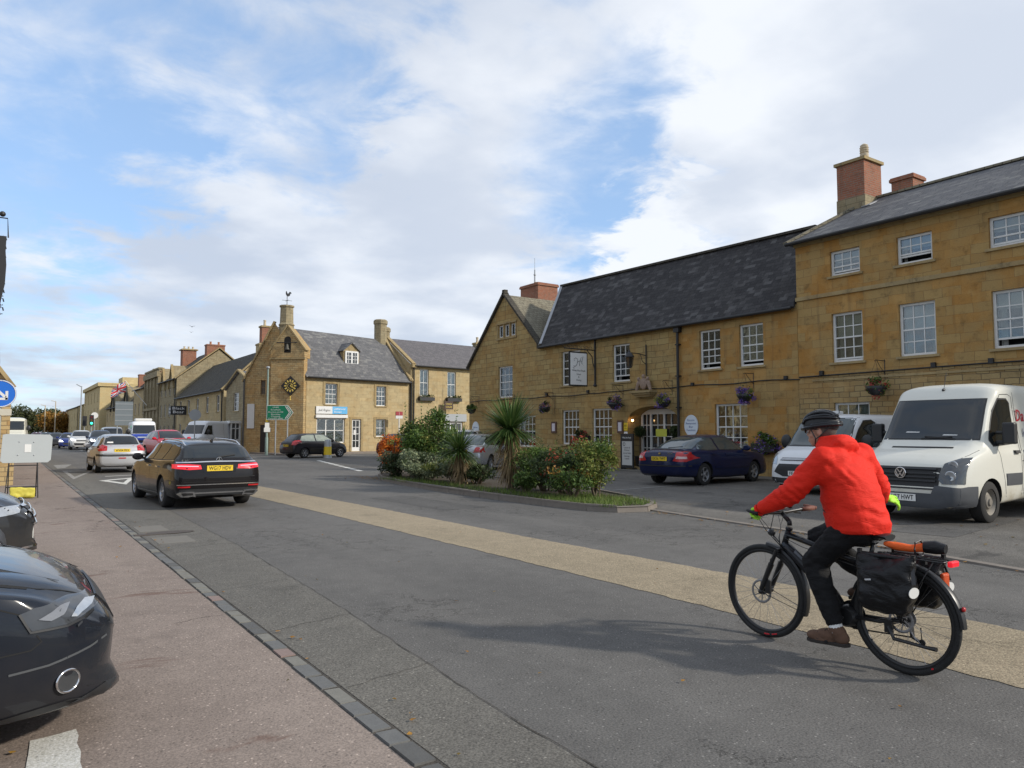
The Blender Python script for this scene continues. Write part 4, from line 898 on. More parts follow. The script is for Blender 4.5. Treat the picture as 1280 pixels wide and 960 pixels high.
def paint(name,col,rough=.32,coat=1.0,metal=0.0,dirt=.25,dirtcol=(.16,.13,.09),flake=0):
 m,nt,b=mat_base(name,rough,metal)
 coat*=.5;b.inputs['Specular IOR Level'].default_value=.12
 b.inputs['Coat Weight'].default_value=coat;b.inputs['Coat Roughness'].default_value=.03
 tcn=N(nt,'ShaderNodeTexCoord');nz=N(nt,'ShaderNodeTexNoise',i_Scale=3.0,i_Detail=7.0,i_Roughness=.65);lk(nt,tcn.outputs['Object'],nz.inputs['Vector'])
 sp=N(nt,'ShaderNodeSeparateXYZ');lk(nt,tcn.outputs['Object'],sp.inputs[0])
 low=fmath(nt,'SUBTRACT',1.0,sstep(nt,sp.outputs[2],.15,.75))
 f=fmath(nt,'MULTIPLY',fmath(nt,'MULTIPLY',low,sstep(nt,nz.outputs[0],.25,.7)),dirt)
 f=fmath(nt,'ADD',f,fmath(nt,'MULTIPLY',sstep(nt,nz.outputs[0],.5,.8),dirt*.12))
 lk(nt,mixc(nt,f,col,dirtcol),b.inputs['Base Color'])
 lk(nt,fmath(nt,'ADD',fmath(nt,'MULTIPLY',f,.5),rough,clamp=True),b.inputs['Roughness'])
 lk(nt,fmath(nt,'SUBTRACT',coat,fmath(nt,'MULTIPLY',f,1.2),clamp=True),b.inputs['Coat Weight'])
 return m
M['cglass']=simple('vehicle_glass',(.012,.015,.016),.04,spec=.8,var=.3)
M['cglass_l']=simple('vehicle_glass_light',(.06,.075,.075),.05,spec=.8,var=.4,scale=2)
M['tyre']=simple('tyre_rubber',(.022,.021,.020),.85,var=.3,scale=9)
M['rim']=simple('alloy_wheel',(.45,.46,.48),.3,metal=.7,var=.15)
M['rim_dark']=simple('dirty_steel_wheel',(.22,.20,.17),.6,metal=.3,var=.3)
M['chrome']=simple('chrome',(.72,.72,.73),.12,metal=1.0,var=.03)
M['trimblack']=simple('black_trim',(.02,.021,.023),.5,var=.15)
M['greybump']=simple('grey_bumper_plastic',(.065,.07,.078),.6,var=.2,scale=5)
M['redlens']=simple('red_lens',(.42,.010,.013),.2,var=.15,coat=.4)
M['redlit']=simple('lit_brake_light',(.45,.004,.012),.25,var=.1,coat=.3,emit=(1,.012,.03),es=.42)
M['lamplit']=simple('lit_headlight',(.8,.8,.8),.2,emit=(1,.97,.9),es=2.5)
M['headlamp']=simple('headlight_glass',(.42,.44,.46),.08,metal=.5,var=.5,scale=9,coat=1)
M['lens']=simple('dark_headlight',(.05,.055,.06),.08,metal=.3,var=.4,scale=8,coat=1)
M['amber']=simple('amber_lens',(.7,.25,.03),.2,coat=1)
M['plate_y']=simple('yellow_plate',(.78,.55,.03),.4,var=.03)
M['plate_w']=simple('white_plate',(.75,.75,.72),.4,var=.03)
M['ink']=simple('black_ink',(.01,.01,.01),.5,var=0)
M['under']=simple('underbody',(.012,.012,.012),.9)
def pchip(keys):
 xs=[k[0]for k in keys];ys=[k[1]for k in keys];n=len(xs)
 h=[xs[i+1]-xs[i]for i in range(n-1)];dl=[(ys[i+1]-ys[i])/h[i]for i in range(n-1)];m=[0.0]*n
 m[0]=dl[0];m[-1]=dl[-1]
 for i in range(1,n-1):
  if dl[i-1]*dl[i]<=0:m[i]=0
  else:
   w1=2*h[i]+h[i-1];w2=h[i]+2*h[i-1];m[i]=(w1+w2)/(w1/dl[i-1]+w2/dl[i])
 def f(x):
  if x<=xs[0]:return ys[0]
  if x>=xs[-1]:return ys[-1]
  i=0
  while xs[i+1]<x:i+=1
  t=(x-xs[i])/h[i];t2=t*t;t3=t2*t
  return(2*t3-3*t2+1)*ys[i]+(t3-2*t2+t)*h[i]*m[i]+(-2*t3+3*t2)*ys[i+1]+(t3-t2)*h[i]*m[i+1]
 return f
def lin(keys):
 def f(x):
  if x<=keys[0][0]:return keys[0][1]
  for(a,b),(c,d)in zip(keys[:-1],keys[1:]):
   if x<=c:return b+(d-b)*(x-a)/(c-a)
  return keys[-1][1]
 return f
class Car:
 def __init__(s,name,label,cat,spec,loc,rz,paintmat,group=None,detail=True):
  s.sp=spec;s.root=thing(name,label,cat,(*loc,0.0),rz,group);s.paint=paintmat
  s.body_mesh();s.detail=detail
  s.wheels()
 def body_mesh(s):
  sp=s.sp;L=sp['L']/2;W=sp['W']/2
  top=pchip(sp['top']);belt=pchip(sp['belt']);bot=lin(sp['bot']);plan=pchip(sp['plan']);wt_=pchip(sp['roofw'])
  nose=lin(sp.get('nose',[(0,0),(3,0)]));tail=lin(sp.get('tail',[(0,0),(3,0)]));taper=sp.get('taper',.6)
  xs=set()
  n=64
  for i in range(n+1):xs.add(round(-L+2*L*i/n,4))
  for d in(.015,.04,.08):xs.add(-L+d);xs.add(L-d)
  for k in sp['top']:xs.add(k[0])
  xs=sorted(xs);secs=[]
  r0=sp.get('edge',.10)
  for x in xs:
   w=plan(x)*W;zb=bot(x);zt=top(x);zl=min(belt(x),zt-.03);hgt=zt-zl
   wt=min(wt_(x),w*.97)if hgt>.0 else w*.8
   dz=min(r0,.55*hgt);e=min(.14,.6*hgt+.04)
   Pt=[(0,zb),(w*.8,zb),(w*.955,zb+.07),(w*1.0,zb+.42*(zl-zb)),(w*.99,zl-.14*min(1,(zl-zb)/.5)),(w*.955,zl),(wt+(w*.955-wt)*.35 if hgt>.3 else wt+(w*.955-wt)*.5,zl+(zt-dz-zl)*.6 if hgt>.3 else zl+(zt-dz-zl)*.5),(wt,zt-dz),(max(wt-e,.05),zt-.018-.02*min(1,hgt)),(wt*.5,zt-.006),(0,zt)]
   out=[Pt[0],Pt[1]]
   for i in range(1,len(Pt)-1):
    p0,p1,p2,p3=Pt[i-1],Pt[i],Pt[i+1],Pt[min(i+2,len(Pt)-1)]
    for t in(1/3,2/3,1):
     o=[]
     for c in(0,1):
      a=(p2[c]-p0[c])*.35;b=(p3[c]-p1[c])*.35
      o.append((2*t**3-3*t**2+1)*p1[c]+(t**3-2*t**2+t)*a+(-2*t**3+3*t**2)*p2[c]+(t**3-t**2)*b)
     out.append((max(o[0],0),o[1]))
   q=[]
   for(y,z)in out:
    dx=0
    if x>L-taper:k=(x-(L-taper))/taper;dx=-nose(z)*k
    elif x<-L+taper:k=((-L+taper)-x)/taper;dx=tail(z)*k
    q.append((x+dx,y,z))
   secs.append(q)
  m=len(secs[0]);mb=MB();ring=2*m-2;vs=[]
  for q in secs:
   vs+=q+[(p[0],-p[1],p[2])for p in q[-2:0:-1]]
  fs=[]
  for i in range(len(secs)-1):
   for k in range(ring):fs.append((i*ring+k,(i+1)*ring+k,(i+1)*ring+(k+1)%ring,i*ring+(k+1)%ring))
  for base,flip in((0,False),((len(secs)-1)*ring,True)):
   for k in range(m-1):
    a,b_=base+k,base+k+1;c,d=base+(ring-k-1)%ring,base+(ring-k)%ring
    f=[a,b_,c,d]if k>0 else[a,b_,c]
    if k==m-2:f=[a,b_,d]
    f=list(dict.fromkeys(f))
    if len(f)>2:fs.append(f[::-1]if flip else f)
  mb.add(vs,fs)
  me=mb.mesh('body',[s.paint,M['under']],smooth=True)
  s.bvh=BVHTree.FromPolygons([v.co.copy()for v in me.vertices],[list(p.vertices)for p in me.polygons])
  o=link_mesh('body',me)
  R=sp['R'];cut=MB()
  for wx in sp['axles']:
   for sg in(-1,1):
    a=W*sg*1.15;b=(W-.30)*sg;rr=R+sp.get('gap',.05)
    nn=28;vs=[]
    for y in(a,b):
     for k in range(nn):t=2*pi*k/nn;vs.append((wx+rr*cos(t),y,R+.0+rr*sin(t)))
    fs=[list(range(nn)),list(range(nn,2*nn))[::-1]]+[(k,nn+k,nn+(k+1)%nn,(k+1)%nn)for k in range(nn)]
    cut.add(vs,fs)
  cme=cut.mesh('cut',[M['under']]);co=link_mesh('cut',cme)
  md=o.modifiers.new('b','BOOLEAN');md.operation='DIFFERENCE';md.object=co;md.solver='EXACT'
  try:md.material_mode='TRANSFER'
  except Exception:pass
  apply_mods(o);bpy.data.objects.remove(co)
  o.data.set_sharp_from_angle(angle=radians(38));uv_box(o.data)
  o.parent=s.root;s.body=o
 def wheels(s):
  sp=s.sp;W=sp['W']/2;R=sp['R'];tw=sp.get('tw',.21);sty=sp.get('rim','spoke');ns=sp.get('spokes',5)
  t=MB();h=tw/2
  t.lathe([(R*.62,-h),(R*.9,-h),(R*.97,-h*.85),(R,-h*.5),(R,h*.5),(R*.97,h*.85),(R*.9,h),(R*.64,h),(R*.62,h*.8),(R*.60,-h)],(0,0,0),32,'y')
  tm=t.mesh('tyre',M['tyre'],smooth=True,sharp=40)
  r=MB()
  if sty=='steel':
   r.lathe([(R*.64,h*.9),(R*.58,h*.7),(R*.5,h*.35),(R*.36,h*.5),(R*.3,h*.75),(R*.18,h*.8),(R*.16,h*1.0),(0,h*1.0)],(0,0,0),28,'y')
  else:
   r.lathe([(R*.66,h*.9),(R*.60,h*.95),(R*.57,h*.6),(R*.56,-h)],(0,0,0),32,'y')
   r.m=1;r.lathe([(R*.57,h*.1),(0,h*.1)],(0,0,0),24,'y');r.m=0
   r.lathe([(R*.15,h*.3),(R*.15,h*.8),(R*.11,h*.86),(0,h*.86)],(0,0,0),16,'y')
   for k in range(ns):
    a=2*pi*k/ns
    pts=[]
    for(rr,ww,yy)in((R*.10,R*.075*5/ns,h*.75),(R*.35,R*.075*5/ns,h*.72),(R*.60,R*.12*5/ns,h*.85)):
     pts.append((rr,ww,yy))
    for(r0,w0,y0),(r1,w1,y1)in zip(pts[:-1],pts[1:]):
     q=[]
     for(rr,ww,yy)in((r0,w0,y0),(r1,w1,y1)):
      for sg in(-1,1):q.append((rr*cos(a)-sg*ww*sin(a),yy,rr*sin(a)+sg*ww*cos(a)))
     lo=[(p[0],p[1]-.03,p[2])for p in q]
     r.add(q+lo,[(0,1,3,2),(0,2,6,4),(1,5,7,3),(4,6,7,5),(0,4,5,1),(2,3,7,6)])
  rm=r.mesh('rim',[sp.get('rimmat',M['rim']),M['under']],smooth=True,sharp=30)
  for wx in sp['axles']:
   for sg in(-1,1):
    w=link_mesh('wheel',tm,s.root);w.location=(wx,sg*(W-h-sp.get('inset',.035)),R);w.rotation_euler=(0,0,0 if sg>0 else pi)
    q=link_mesh('rim',rm,w)
 def decal(s,name,face,poly,mat,off=.004,res=.07,parent=None,mirror=False,edge=.0,smooth=True,bend=None):
  """polygon laid onto the body, seen from face L/R/F/B/T"""
  out=[]
  for sg in((1,-1)if mirror else(1,)):
   pl=poly;fc=face
   if sg==-1:
    if face in 'LR':fc='R' if face=='L' else 'L'
    else:pl=[(-p[0],p[1])if face in 'FB' else(p[0],-p[1])for p in poly]
   bm=bmesh.new();f=bm.faces.new([bm.verts.new((a,b,0))for a,b in pl])
   us=[p[0]for p in pl];vs_=[p[1]for p in pl]
   for lo,hi,ax in((min(us),max(us),0),(min(vs_),max(vs_),1)):
    k=int((hi-lo)/res)
    for i in range(1,k+1):
     c=lo+(hi-lo)*i/(k+1);co=(c,0,0)if ax==0 else(0,c,0);no=(1,0,0)if ax==0 else(0,1,0)
     bmesh.ops.bisect_plane(bm,geom=bm.verts[:]+bm.edges[:]+bm.faces[:],plane_co=co,plane_no=no)
   for v in bm.verts:
    a,b=v.co.x,v.co.y
    if fc=='L':o_,d=Vector((a,4,b)),Vector((0,-1,0))
    elif fc=='R':o_,d=Vector((a,-4,b)),Vector((0,1,0))
    elif fc=='F':o_,d=Vector((8,a,b)),Vector((-1,0,0))
    elif fc=='B':o_,d=Vector((-8,a,b)),Vector((1,0,0))
    else:o_,d=Vector((a,b,6)),Vector((0,0,-1))
    hit,nr,_,_=s.bvh.ray_cast(o_,d)
    if hit is None:
     hit,nr,_,_=s.bvh.find_nearest(o_+d*(4-(s.sp['W']/2 if fc in 'LR' else 0))if fc in 'LR' else o_+d*(8-s.sp['L']/2)if fc in 'FB' else o_+d*5)
    if nr.dot(d)>0:nr=-nr
    v.co=hit+nr*off
   d={'L':Vector((0,1,0)),'R':Vector((0,-1,0)),'F':Vector((1,0,0)),'B':Vector((-1,0,0)),'T':Vector((0,0,1))}[fc]
   bm.normal_update();acc=Vector()
   for f in bm.faces:acc+=f.normal*f.calc_area()
   if acc.dot(d)<0:bmesh.ops.reverse_faces(bm,faces=bm.faces[:])
   if edge:
    g=bmesh.ops.extrude_edge_only(bm,edges=[e for e in bm.edges if e.is_boundary])
    for v in[x for x in g['geom']if isinstance(x,bmesh.types.BMVert)]:v.co-=d*edge
   me=bpy.data.meshes.new(name);bm.to_mesh(me);bm.free()
   me.materials.append(mat)
   if smooth:me.polygons.foreach_set('use_smooth',[True]*len(me.polygons))
   if edge:me.set_sharp_from_angle(angle=radians(35))
   uv_box(me)
   o=link_mesh(name,me,parent or s.root);out.append(o)
  return out[0]if len(out)==1 else out
 def win(s,name,face,poly,mirror=False,grow=.022,mat=None,sur=None):
  """glass with a black rubber surround"""
  cx=sum(p[0]for p in poly)/len(poly);cy=sum(p[1]for p in poly)/len(poly)
  gp=[]
  n=len(poly)
  for i in range(n):
   p0,p1,p2=Vector(poly[i-1]),Vector(poly[i]),Vector(poly[(i+1)%n])
   e1=(p1-p0).normalized();e2=(p2-p1).normalized();n1=Vector((e1.y,-e1.x));n2=Vector((e2.y,-e2.x));b=(n1+n2)
   if b.length<1e-6:b=n1
   b.normalize()
   if b.dot(p1-Vector((cx,cy)))<0:b=-b
   gp.append(tuple(p1+b*grow))
  g=s.decal(name,face,poly,mat or M['cglass'],off=.006,mirror=mirror)
  gs=g if isinstance(g,list)else[g]
  r=s.decal('window_seal',face,gp,sur or M['trimblack'],off=.003,mirror=mirror)
  for a,b in zip(gs,r if isinstance(r,list)else[r]):b.parent=a
  return gs
 def strip(s,name,face,pts,w,mat,off=.004,mirror=False,edge=0,parent=None):
  """thin ribbon following a polyline on the body"""
  up=[];dn=[]
  P_=[Vector(p)for p in pts]
  for i,p in enumerate(P_):
   t=(P_[min(i+1,len(P_)-1)]-P_[max(i-1,0)]).normalized();nrm=Vector((-t.y,t.x));up.append(tuple(p+nrm*w/2));dn.append(tuple(p-nrm*w/2))
  return s.decal(name,face,up+dn[::-1],mat,off=off,mirror=mirror,edge=edge,parent=parent)
 def seams(s,lines,w=.007):
  bm_all=[]
  for(fc,pts)in lines:
   o=s.strip('panel_gap',fc,pts,w,M['under'],off=.0015);o.parent=s.body
 def pt(s,face,a,b,off=0.0):
  if face in 'LR':sg=1 if face=='L' else-1;o_,d=Vector((a,4*sg,b)),Vector((0,-sg,0))
  elif face in 'FB':sg=1 if face=='F' else-1;o_,d=Vector((8*sg,a,b)),Vector((-sg,0,0))
  else:o_,d=Vector((a,b,6)),Vector((0,0,-1))
  h=s.bvh.ray_cast(o_,d)[0]
  return(h if h is not None else o_+d*4)-d*off
 def plate(s,face,z,text,mat,y=0.0,w=.52,h=.115,off=.012):
  P_=s.pt(face,y,z,off);sg=1 if face=='F' else-1
  mb=MB();mb.box(P_.x,P_.x+.008*sg,y-w/2,y+w/2,z-h/2,z+h/2);o=mb.build('number_plate',mat,s.root,world=False)
  text_obj('plate_lettering',text,M['ink'],o,(P_.x+.0095*sg,y,z-.002),(0,1*sg,0),(0,0,1),h*.95,bold=True,width=w*.86)
  return o
 def mirror(s,x,z,size=(.12,.2,.14),mat=None,tall=False):
  for sg in(1,-1):
   P_=s.pt('L' if sg>0 else 'R',x,z)
   mb=MB();c=(P_.x+.02,P_.y+sg*(size[1]*.62+.03),P_.z+size[2]*.35)
   mb.sphere(c,(size[0]*.62,size[1]*.62,size[2]*.62),14,10);mb.bar((P_.x,P_.y-sg*.03,P_.z),(c[0],c[1],c[2]-size[2]*.2),.08,.05)
   for i in range(len(mb.v)):
    v=mb.v[i]
    if v[0]<c[0]-size[0]*.3 and i<14*11:mb.v[i]=(c[0]-size[0]*.3,v[1],v[2])
   mb.build('door_mirror',mat or s.paint,s.root,world=False,smooth=True,sharp=50)
 def roof_rails(s,x0,x1,y,mat,h=.05):
  for sg in(1,-1):
   pts=[]
   for i in range(9):
    x=x0+(x1-x0)*i/8;p=s.pt('T',x,y*sg);pts.append((x,y*sg,p.z+(h if 0<i<8 else 0)))
   mb=MB();mb.tube(pts,.016,6);mb.build('roof_rail',mat,s.root,world=False,smooth=True)
def mirrorx(pts):return[(-a,b)for a,b in pts]
BOTC=[(-9,.0)]
ESTATE=dict(L=4.93,W=1.85,R=.335,axles=(-1.38,1.56),spokes=10,tw=.23,top=[(-2.465,.90),(-2.43,.98),(-2.36,1.06),(-2.15,1.24),(-1.95,1.385),(-1.6,1.43),(-.8,1.465),(0,1.475),(.35,1.45),(.75,1.29),(1.2,1.03),(1.35,.99),(2.0,.90),(2.3,.82),(2.42,.73),(2.465,.62)],belt=[(-2.465,.84),(-2.3,.94),(-1.6,.985),(0,.95),(1.2,.925),(2.0,.82),(2.465,.56)],bot=[(-2.465,.30),(-2.2,.22),(0,.17),(2.2,.18),(2.465,.24)],plan=[(-2.465,.78),(-2.42,.87),(-2.3,.93),(-1.9,.975),(-1.2,1),(1.2,1),(1.9,.97),(2.2,.90),(2.38,.78),(2.465,.62)],roofw=[(-2.465,.66),(-2.1,.66),(-1.9,.635),(0,.645),(.5,.63),(1.25,.70),(1.5,.74),(2.465,.6)],tail=[(0,.10),(.35,.03),(.5,0),(.7,0),(.95,.03),(1.1,.0)],nose=[(0,.05),(.3,0),(.6,.02),(.9,.12)])
LIFTBACK=dict(L=4.57,W=1.77,R=.315,axles=(-1.31,1.27),spokes=5,tw=.2,top=[(-2.285,.84),(-2.25,.93),(-2.15,.985),(-1.95,1.02),(-1.2,1.30),(-.7,1.40),(-.2,1.43),(.25,1.41),(.6,1.29),(1.05,1.03),(1.2,.975),(1.8,.90),(2.1,.82),(2.25,.70),(2.285,.58)],belt=[(-2.285,.80),(-2.1,.92),(-1.4,.96),(0,.93),(1.1,.90),(1.8,.82),(2.285,.54)],bot=[(-2.285,.32),(-2.1,.25),(0,.18),(2.1,.2),(2.285,.26)],plan=[(-2.285,.76),(-2.24,.85),(-2.1,.92),(-1.7,.97),(-1,1),(1.1,1),(1.8,.96),(2.1,.88),(2.22,.78),(2.285,.64)],roofw=[(-2.285,.62),(-1.9,.60),(-1.2,.56),(0,.575),(.3,.58),(1.1,.68),(1.4,.72),(2.285,.55)],tail=[(0,.12),(.4,.02),(.55,0),(.8,.02),(1.0,.05)],nose=[(0,.05),(.3,0),(.6,.02),(.9,.1)])
HATCH=dict(L=3.84,W=1.66,R=.29,axles=(-1.16,1.28),spokes=6,tw=.18,top=[(-1.92,.80),(-1.89,.95),(-1.80,1.02),(-1.5,1.27),(-1.32,1.38),(-.8,1.425),(0,1.43),(.3,1.39),(.7,1.19),(1.05,.98),(1.2,.94),(1.6,.86),(1.85,.72),(1.92,.56)],belt=[(-1.92,.76),(-1.8,.88),(-1.2,.92),(0,.89),(1.0,.87),(1.6,.76),(1.92,.50)],bot=[(-1.92,.28),(-1.7,.22),(0,.18),(1.75,.2),(1.92,.26)],plan=[(-1.92,.78),(-1.88,.87),(-1.7,.94),(-1.2,.99),(0,1),(1.1,.99),(1.6,.92),(1.82,.80),(1.92,.64)],roofw=[(-1.92,.60),(-1.5,.55),(-1.2,.53),(0,.55),(.3,.56),(1.0,.66),(1.92,.5)],tail=[(0,.1),(.35,.0),(.6,0),(.85,.04),(1.0,.06)],nose=[(0,.04),(.3,0),(.6,.03),(.9,.12)])
SUV=dict(L=4.5,W=1.84,R=.35,axles=(-1.30,1.38),spokes=5,tw=.22,top=[(-2.25,.9),(-2.21,1.05),(-2.1,1.16),(-1.85,1.42),(-1.65,1.55),(-1,1.62),(0,1.64),(.25,1.60),(.75,1.36),(1.15,1.12),(1.3,1.08),(1.9,.98),(2.18,.85),(2.25,.68)],belt=[(-2.25,.85),(-2.0,1.02),(-1.2,1.06),(0,1.02),(1.1,1.0),(1.8,.90),(2.25,.6)],bot=[(-2.25,.32),(-2.0,.26),(0,.22),(2.0,.24),(2.25,.3)],plan=[(-2.25,.78),(-2.2,.86),(-2.0,.94),(-1.4,.99),(0,1),(1.3,.99),(1.9,.92),(2.15,.80),(2.25,.66)],roofw=[(-2.25,.66),(-1.8,.60),(-1.2,.58),(0,.61),(.3,.62),(1.2,.72),(2.25,.58)],tail=[(0,.1),(.4,0),(.7,0),(1.1,.06)],nose=[(0,.06),(.35,0),(.7,.02),(1.0,.12)])
BIGVAN=dict(L=5.9,W=1.99,R=.345,axles=(-1.75,1.95),rim='steel',rimmat=M['rim_dark'],tw=.22,edge=.13,taper=.5,top=[(-2.95,2.33),(-2.85,2.37),(-1,2.38),(.9,2.38),(1.25,2.33),(1.5,2.10),(2.02,1.36),(2.14,1.27),(2.6,1.10),(2.85,.98),(2.95,.86)],belt=[(-2.95,1.25),(1.4,1.25),(2.0,1.17),(2.6,1.0),(2.85,.88),(2.95,.72)],bot=[(-2.95,.36),(0,.34),(2.2,.25),(2.95,.28)],plan=[(-2.95,.95),(-2.8,.99),(-2,1),(1.6,1),(2.2,.975),(2.6,.93),(2.82,.87),(2.92,.80),(2.95,.74)],roofw=[(-2.95,.84),(0,.84),(1.2,.83),(1.5,.80),(2.1,.86),(2.6,.80),(2.95,.70)],nose=[(0,.0),(.3,0),(.6,.0),(.62,.03),(1.0,.08)])
MIDVAN=dict(L=4.97,W=1.95,R=.33,axles=(-1.35,1.58),rim='spoke',spokes=5,tw=.21,edge=.12,taper=.5,top=[(-2.485,1.90),(-2.4,1.95),(-1,1.96),(.7,1.955),(1.0,1.90),(1.35,1.62),(1.80,1.17),(1.92,1.12),(2.25,1.0),(2.42,.86),(2.485,.70)],belt=[(-2.485,1.1),(1.2,1.08),(1.8,1.02),(2.2,.88),(2.485,.60)],bot=[(-2.485,.34),(0,.28),(2.0,.22),(2.485,.24)],plan=[(-2.485,.94),(-2.35,.98),(-1.5,1),(1.4,1),(1.9,.97),(2.2,.90),(2.4,.80),(2.485,.66)],roofw=[(-2.485,.78),(0,.79),(.9,.76),(1.3,.76),(1.9,.80),(2.485,.62)],nose=[(0,.04),(.3,0),(.6,.02),(1.0,.08)])
blackp=paint('black_metallic_paint',(.010,.009,.010),.22,dirt=.03)
c=Car('estate_car','black estate car with lit brake lights driving away up the road','car',ESTATE,(3.44,17.55),radians(92.5),blackp);c.root.scale=(.94,.94,.92)
c.win('rear_window','B',[(-.66,1.08),(.66,1.08),(.57,1.385),(-.57,1.385)])
for p_ in([(-2.0,1.04),(-1.9,1.27),(-1.72,1.335),(-1.22,1.36),(-1.22,1.03)],[(-1.15,1.03),(-1.15,1.362),(-.3,1.38),(-.3,1.02)],[(-.22,1.02),(-.22,1.38),(.3,1.355),(.92,1.04),(.9,1.0)]):
 c.win('side_window','L',p_,mirror=True,grow=.02)
c.win('windscreen','F',[(-.66,1.04),(.66,1.04),(.54,1.40),(-.54,1.40)])
for sg in(1,-1):
 c.decal('tail_light','B',[(.36*sg,.85),(.38*sg,.935),(.6*sg,.955),(.82*sg,.955),(.87*sg,.87),(.6*sg,.84)],M['redlit'],off=.008,edge=.01)
for sg in(1,-1):c.strip('tail_light_band','B',[(.42*sg,.905),(.8*sg,.915)],.018,simple('lit_band',(.8,.2,.25),.3,emit=(1,.25,.3),es=1.2),off=.012)
c.decal('tail_light','L',[(-2.36,.86),(-2.32,.955),(-2.08,.955),(-2.16,.88)],M['redlit'],off=.008,mirror=True)
c.strip('chrome_strip','B',[(-.80,.985),(-.3,1.0),(0,1.003),(.3,1.0),(.80,.985)],.022,M['chrome'],off=.01)
c.strip('window_chrome','L',[(-2.06,1.02),(-1.2,.995),(.95,.985)],.018,M['chrome'],off=.008,mirror=True)
c.decal('lower_bumper','B',[(-.80,.30),(.80,.30),(.84,.44),(-.84,.44)],M['trimblack'],off=.006,edge=.01)
c.strip('bumper_trim','B',[(-.50,.355),(.50,.355)],.028,M['chrome'],off=.016,edge=.01)
c.strip('bumper_trim','B',[(-.82,.53),(.82,.53)],.014,M['chrome'],off=.01)
for sg in(1,-1):
 c.decal('exhaust_tip','B',[(.46*sg,.30),(.50*sg,.385),(.76*sg,.395),(.80*sg,.36),(.72*sg,.30)],M['chrome'],off=.03,edge=.03)
 c.decal('exhaust_opening','B',[(.51*sg,.32),(.53*sg,.365),(.73*sg,.37),(.70*sg,.32)],M['under'],off=.034)
 c.decal('reflector','B',[(.58*sg,.475),(.58*sg,.505),(.80*sg,.505),(.80*sg,.475)],M['redlens'],off=.012)
c.plate('B',.865,'WG17 HDV',M['plate_y'])
c.decal('plate_recess','B',[(-.32,.78),(.32,.78),(.36,.95),(-.36,.95)],blackp,off=.005)
mb=MB();p_=c.pt('B',0,1.035,.012);ringp=[(p_.x,.055*cos(t*pi/10),p_.z+.055*sin(t*pi/10))for t in range(20)]
mb.tube(ringp,.006,5,closed=True)
for t in(90,210,330):mb.bar((p_.x,0,p_.z),(p_.x,.055*cos(radians(t)),p_.z+.055*sin(radians(t))),.012,.006,(1,0,0))
mb.build('badge',M['chrome'],c.root,world=False)
text_obj('model_lettering','E 220d',M['chrome'],c.root,tuple(c.pt('B',.62,1.03,.012)),(0,-1,0),(0,0,1),.05,width=.2)
mb=MB();a=c.pt('B',.02,1.10,.02);b=c.pt('B',-.34,1.14,.02);mb.bar(a,b,.025,.02);mb.build('rear_wiper',M['black'],c.root,world=False)
c.roof_rails(-1.9,.25,.56,M['chrome'])
mb=MB();p_=c.pt('T',-1.75,0);mb.prism([(p_.x-.06,0,p_.z),(p_.x+.09,0,p_.z),(p_.x-.05,0,p_.z+.06)],(0,-.02,0),(0,.02,0));mb.build('aerial_fin',blackp,c.root,world=False)
c.mirror(.78,1.0)
c.seams([('L',[(-.26,.95),(-.27,.5),(-.25,.25)]),('R',[(-.26,.95),(-.27,.5),(-.25,.25)]),('L',[(-1.18,1.0),(-1.15,.8),(-1.0,.55),(-.95,.3)]),('R',[(-1.18,1.0),(-1.15,.8),(-1.0,.55),(-.95,.3)]),('L',[(.78,.98),(.86,.6),(.8,.25)]),('B',[(-.88,.60),(-.7,.585),(.7,.585),(.88,.60)]),('L',[(-2.3,.60),(-1.85,.62)])])
for x in(-.12,-1.02):
 c.strip('door_handle','L',[(x-.11,.87),(x+.11,.875)],.03,M['chrome'],off=.03,edge=.03,mirror=True)
c.strip('sill_trim','L',[(-.95,.30),(1.1,.28)],.02,M['chrome'],off=.006,mirror=True)
c.decal('headlight','F',[(.42,.66),(.46,.76),(.72,.82),(.80,.74),(.72,.64)],M['headlamp'],off=.006,mirror=True)
c.decal('grille','F',[(-.36,.46),(.36,.46),(.42,.72),(-.42,.72)],M['trimblack'],off=.006)
silver=paint('silver_paint',(.46,.47,.49),.35,metal=.3,dirt=.2)
c=Car('hatchback_car','small silver hatchback driving away ahead of the black estate','car',HATCH,(3.62,32.4),radians(91),silver)
c.win('rear_window','B',[(-.56,1.05),(.56,1.05),(.46,1.33),(-.46,1.33)])
for p_ in([(-1.5,.98),(-1.3,1.26),(-.85,1.34),(-.55,1.345),(-.55,.96)],[(-.47,.96),(-.47,1.345),(.2,1.33),(.78,.97)]):c.win('side_window','L',p_,mirror=True)
c.win('windscreen','F',[(-.62,.98),(.62,.98),(.5,1.34),(-.5,1.34)])
c.decal('tail_light','B',[(.50,.82),(.48,.98),(.62,1.04),(.78,.95),(.76,.80)],M['redlens'],off=.01,mirror=True,edge=.01)
c.decal('tail_light','L',[(-1.84,.82),(-1.8,1.0),(-1.58,.98),(-1.7,.82)],M['redlens'],off=.01,mirror=True)
c.plate('B',.83,'WV04 FKX',M['plate_y'])
c.strip('bumper_strip','B',[(-.80,.66),(-.4,.65),(.4,.65),(.80,.66)],.075,M['trimblack'],off=.012,edge=.01)
c.strip('bumper_strip','L',[(-1.85,.66),(-1.5,.66)],.07,M['trimblack'],off=.012,mirror=True)
c.strip('bumper_strip','L',[(-.8,.52),(.9,.52)],.06,M['trimblack'],off=.012,mirror=True)
c.decal('fog_light','B',[(-.12,.53),(.12,.53),(.12,.57),(-.12,.57)],M['redlens'],off=.012)
mb=MB();mb.bar(c.pt('B',.05,1.09,.015),c.pt('B',-.3,1.12,.015),.02,.02);mb.build('rear_wiper',M['black'],c.root,world=False)
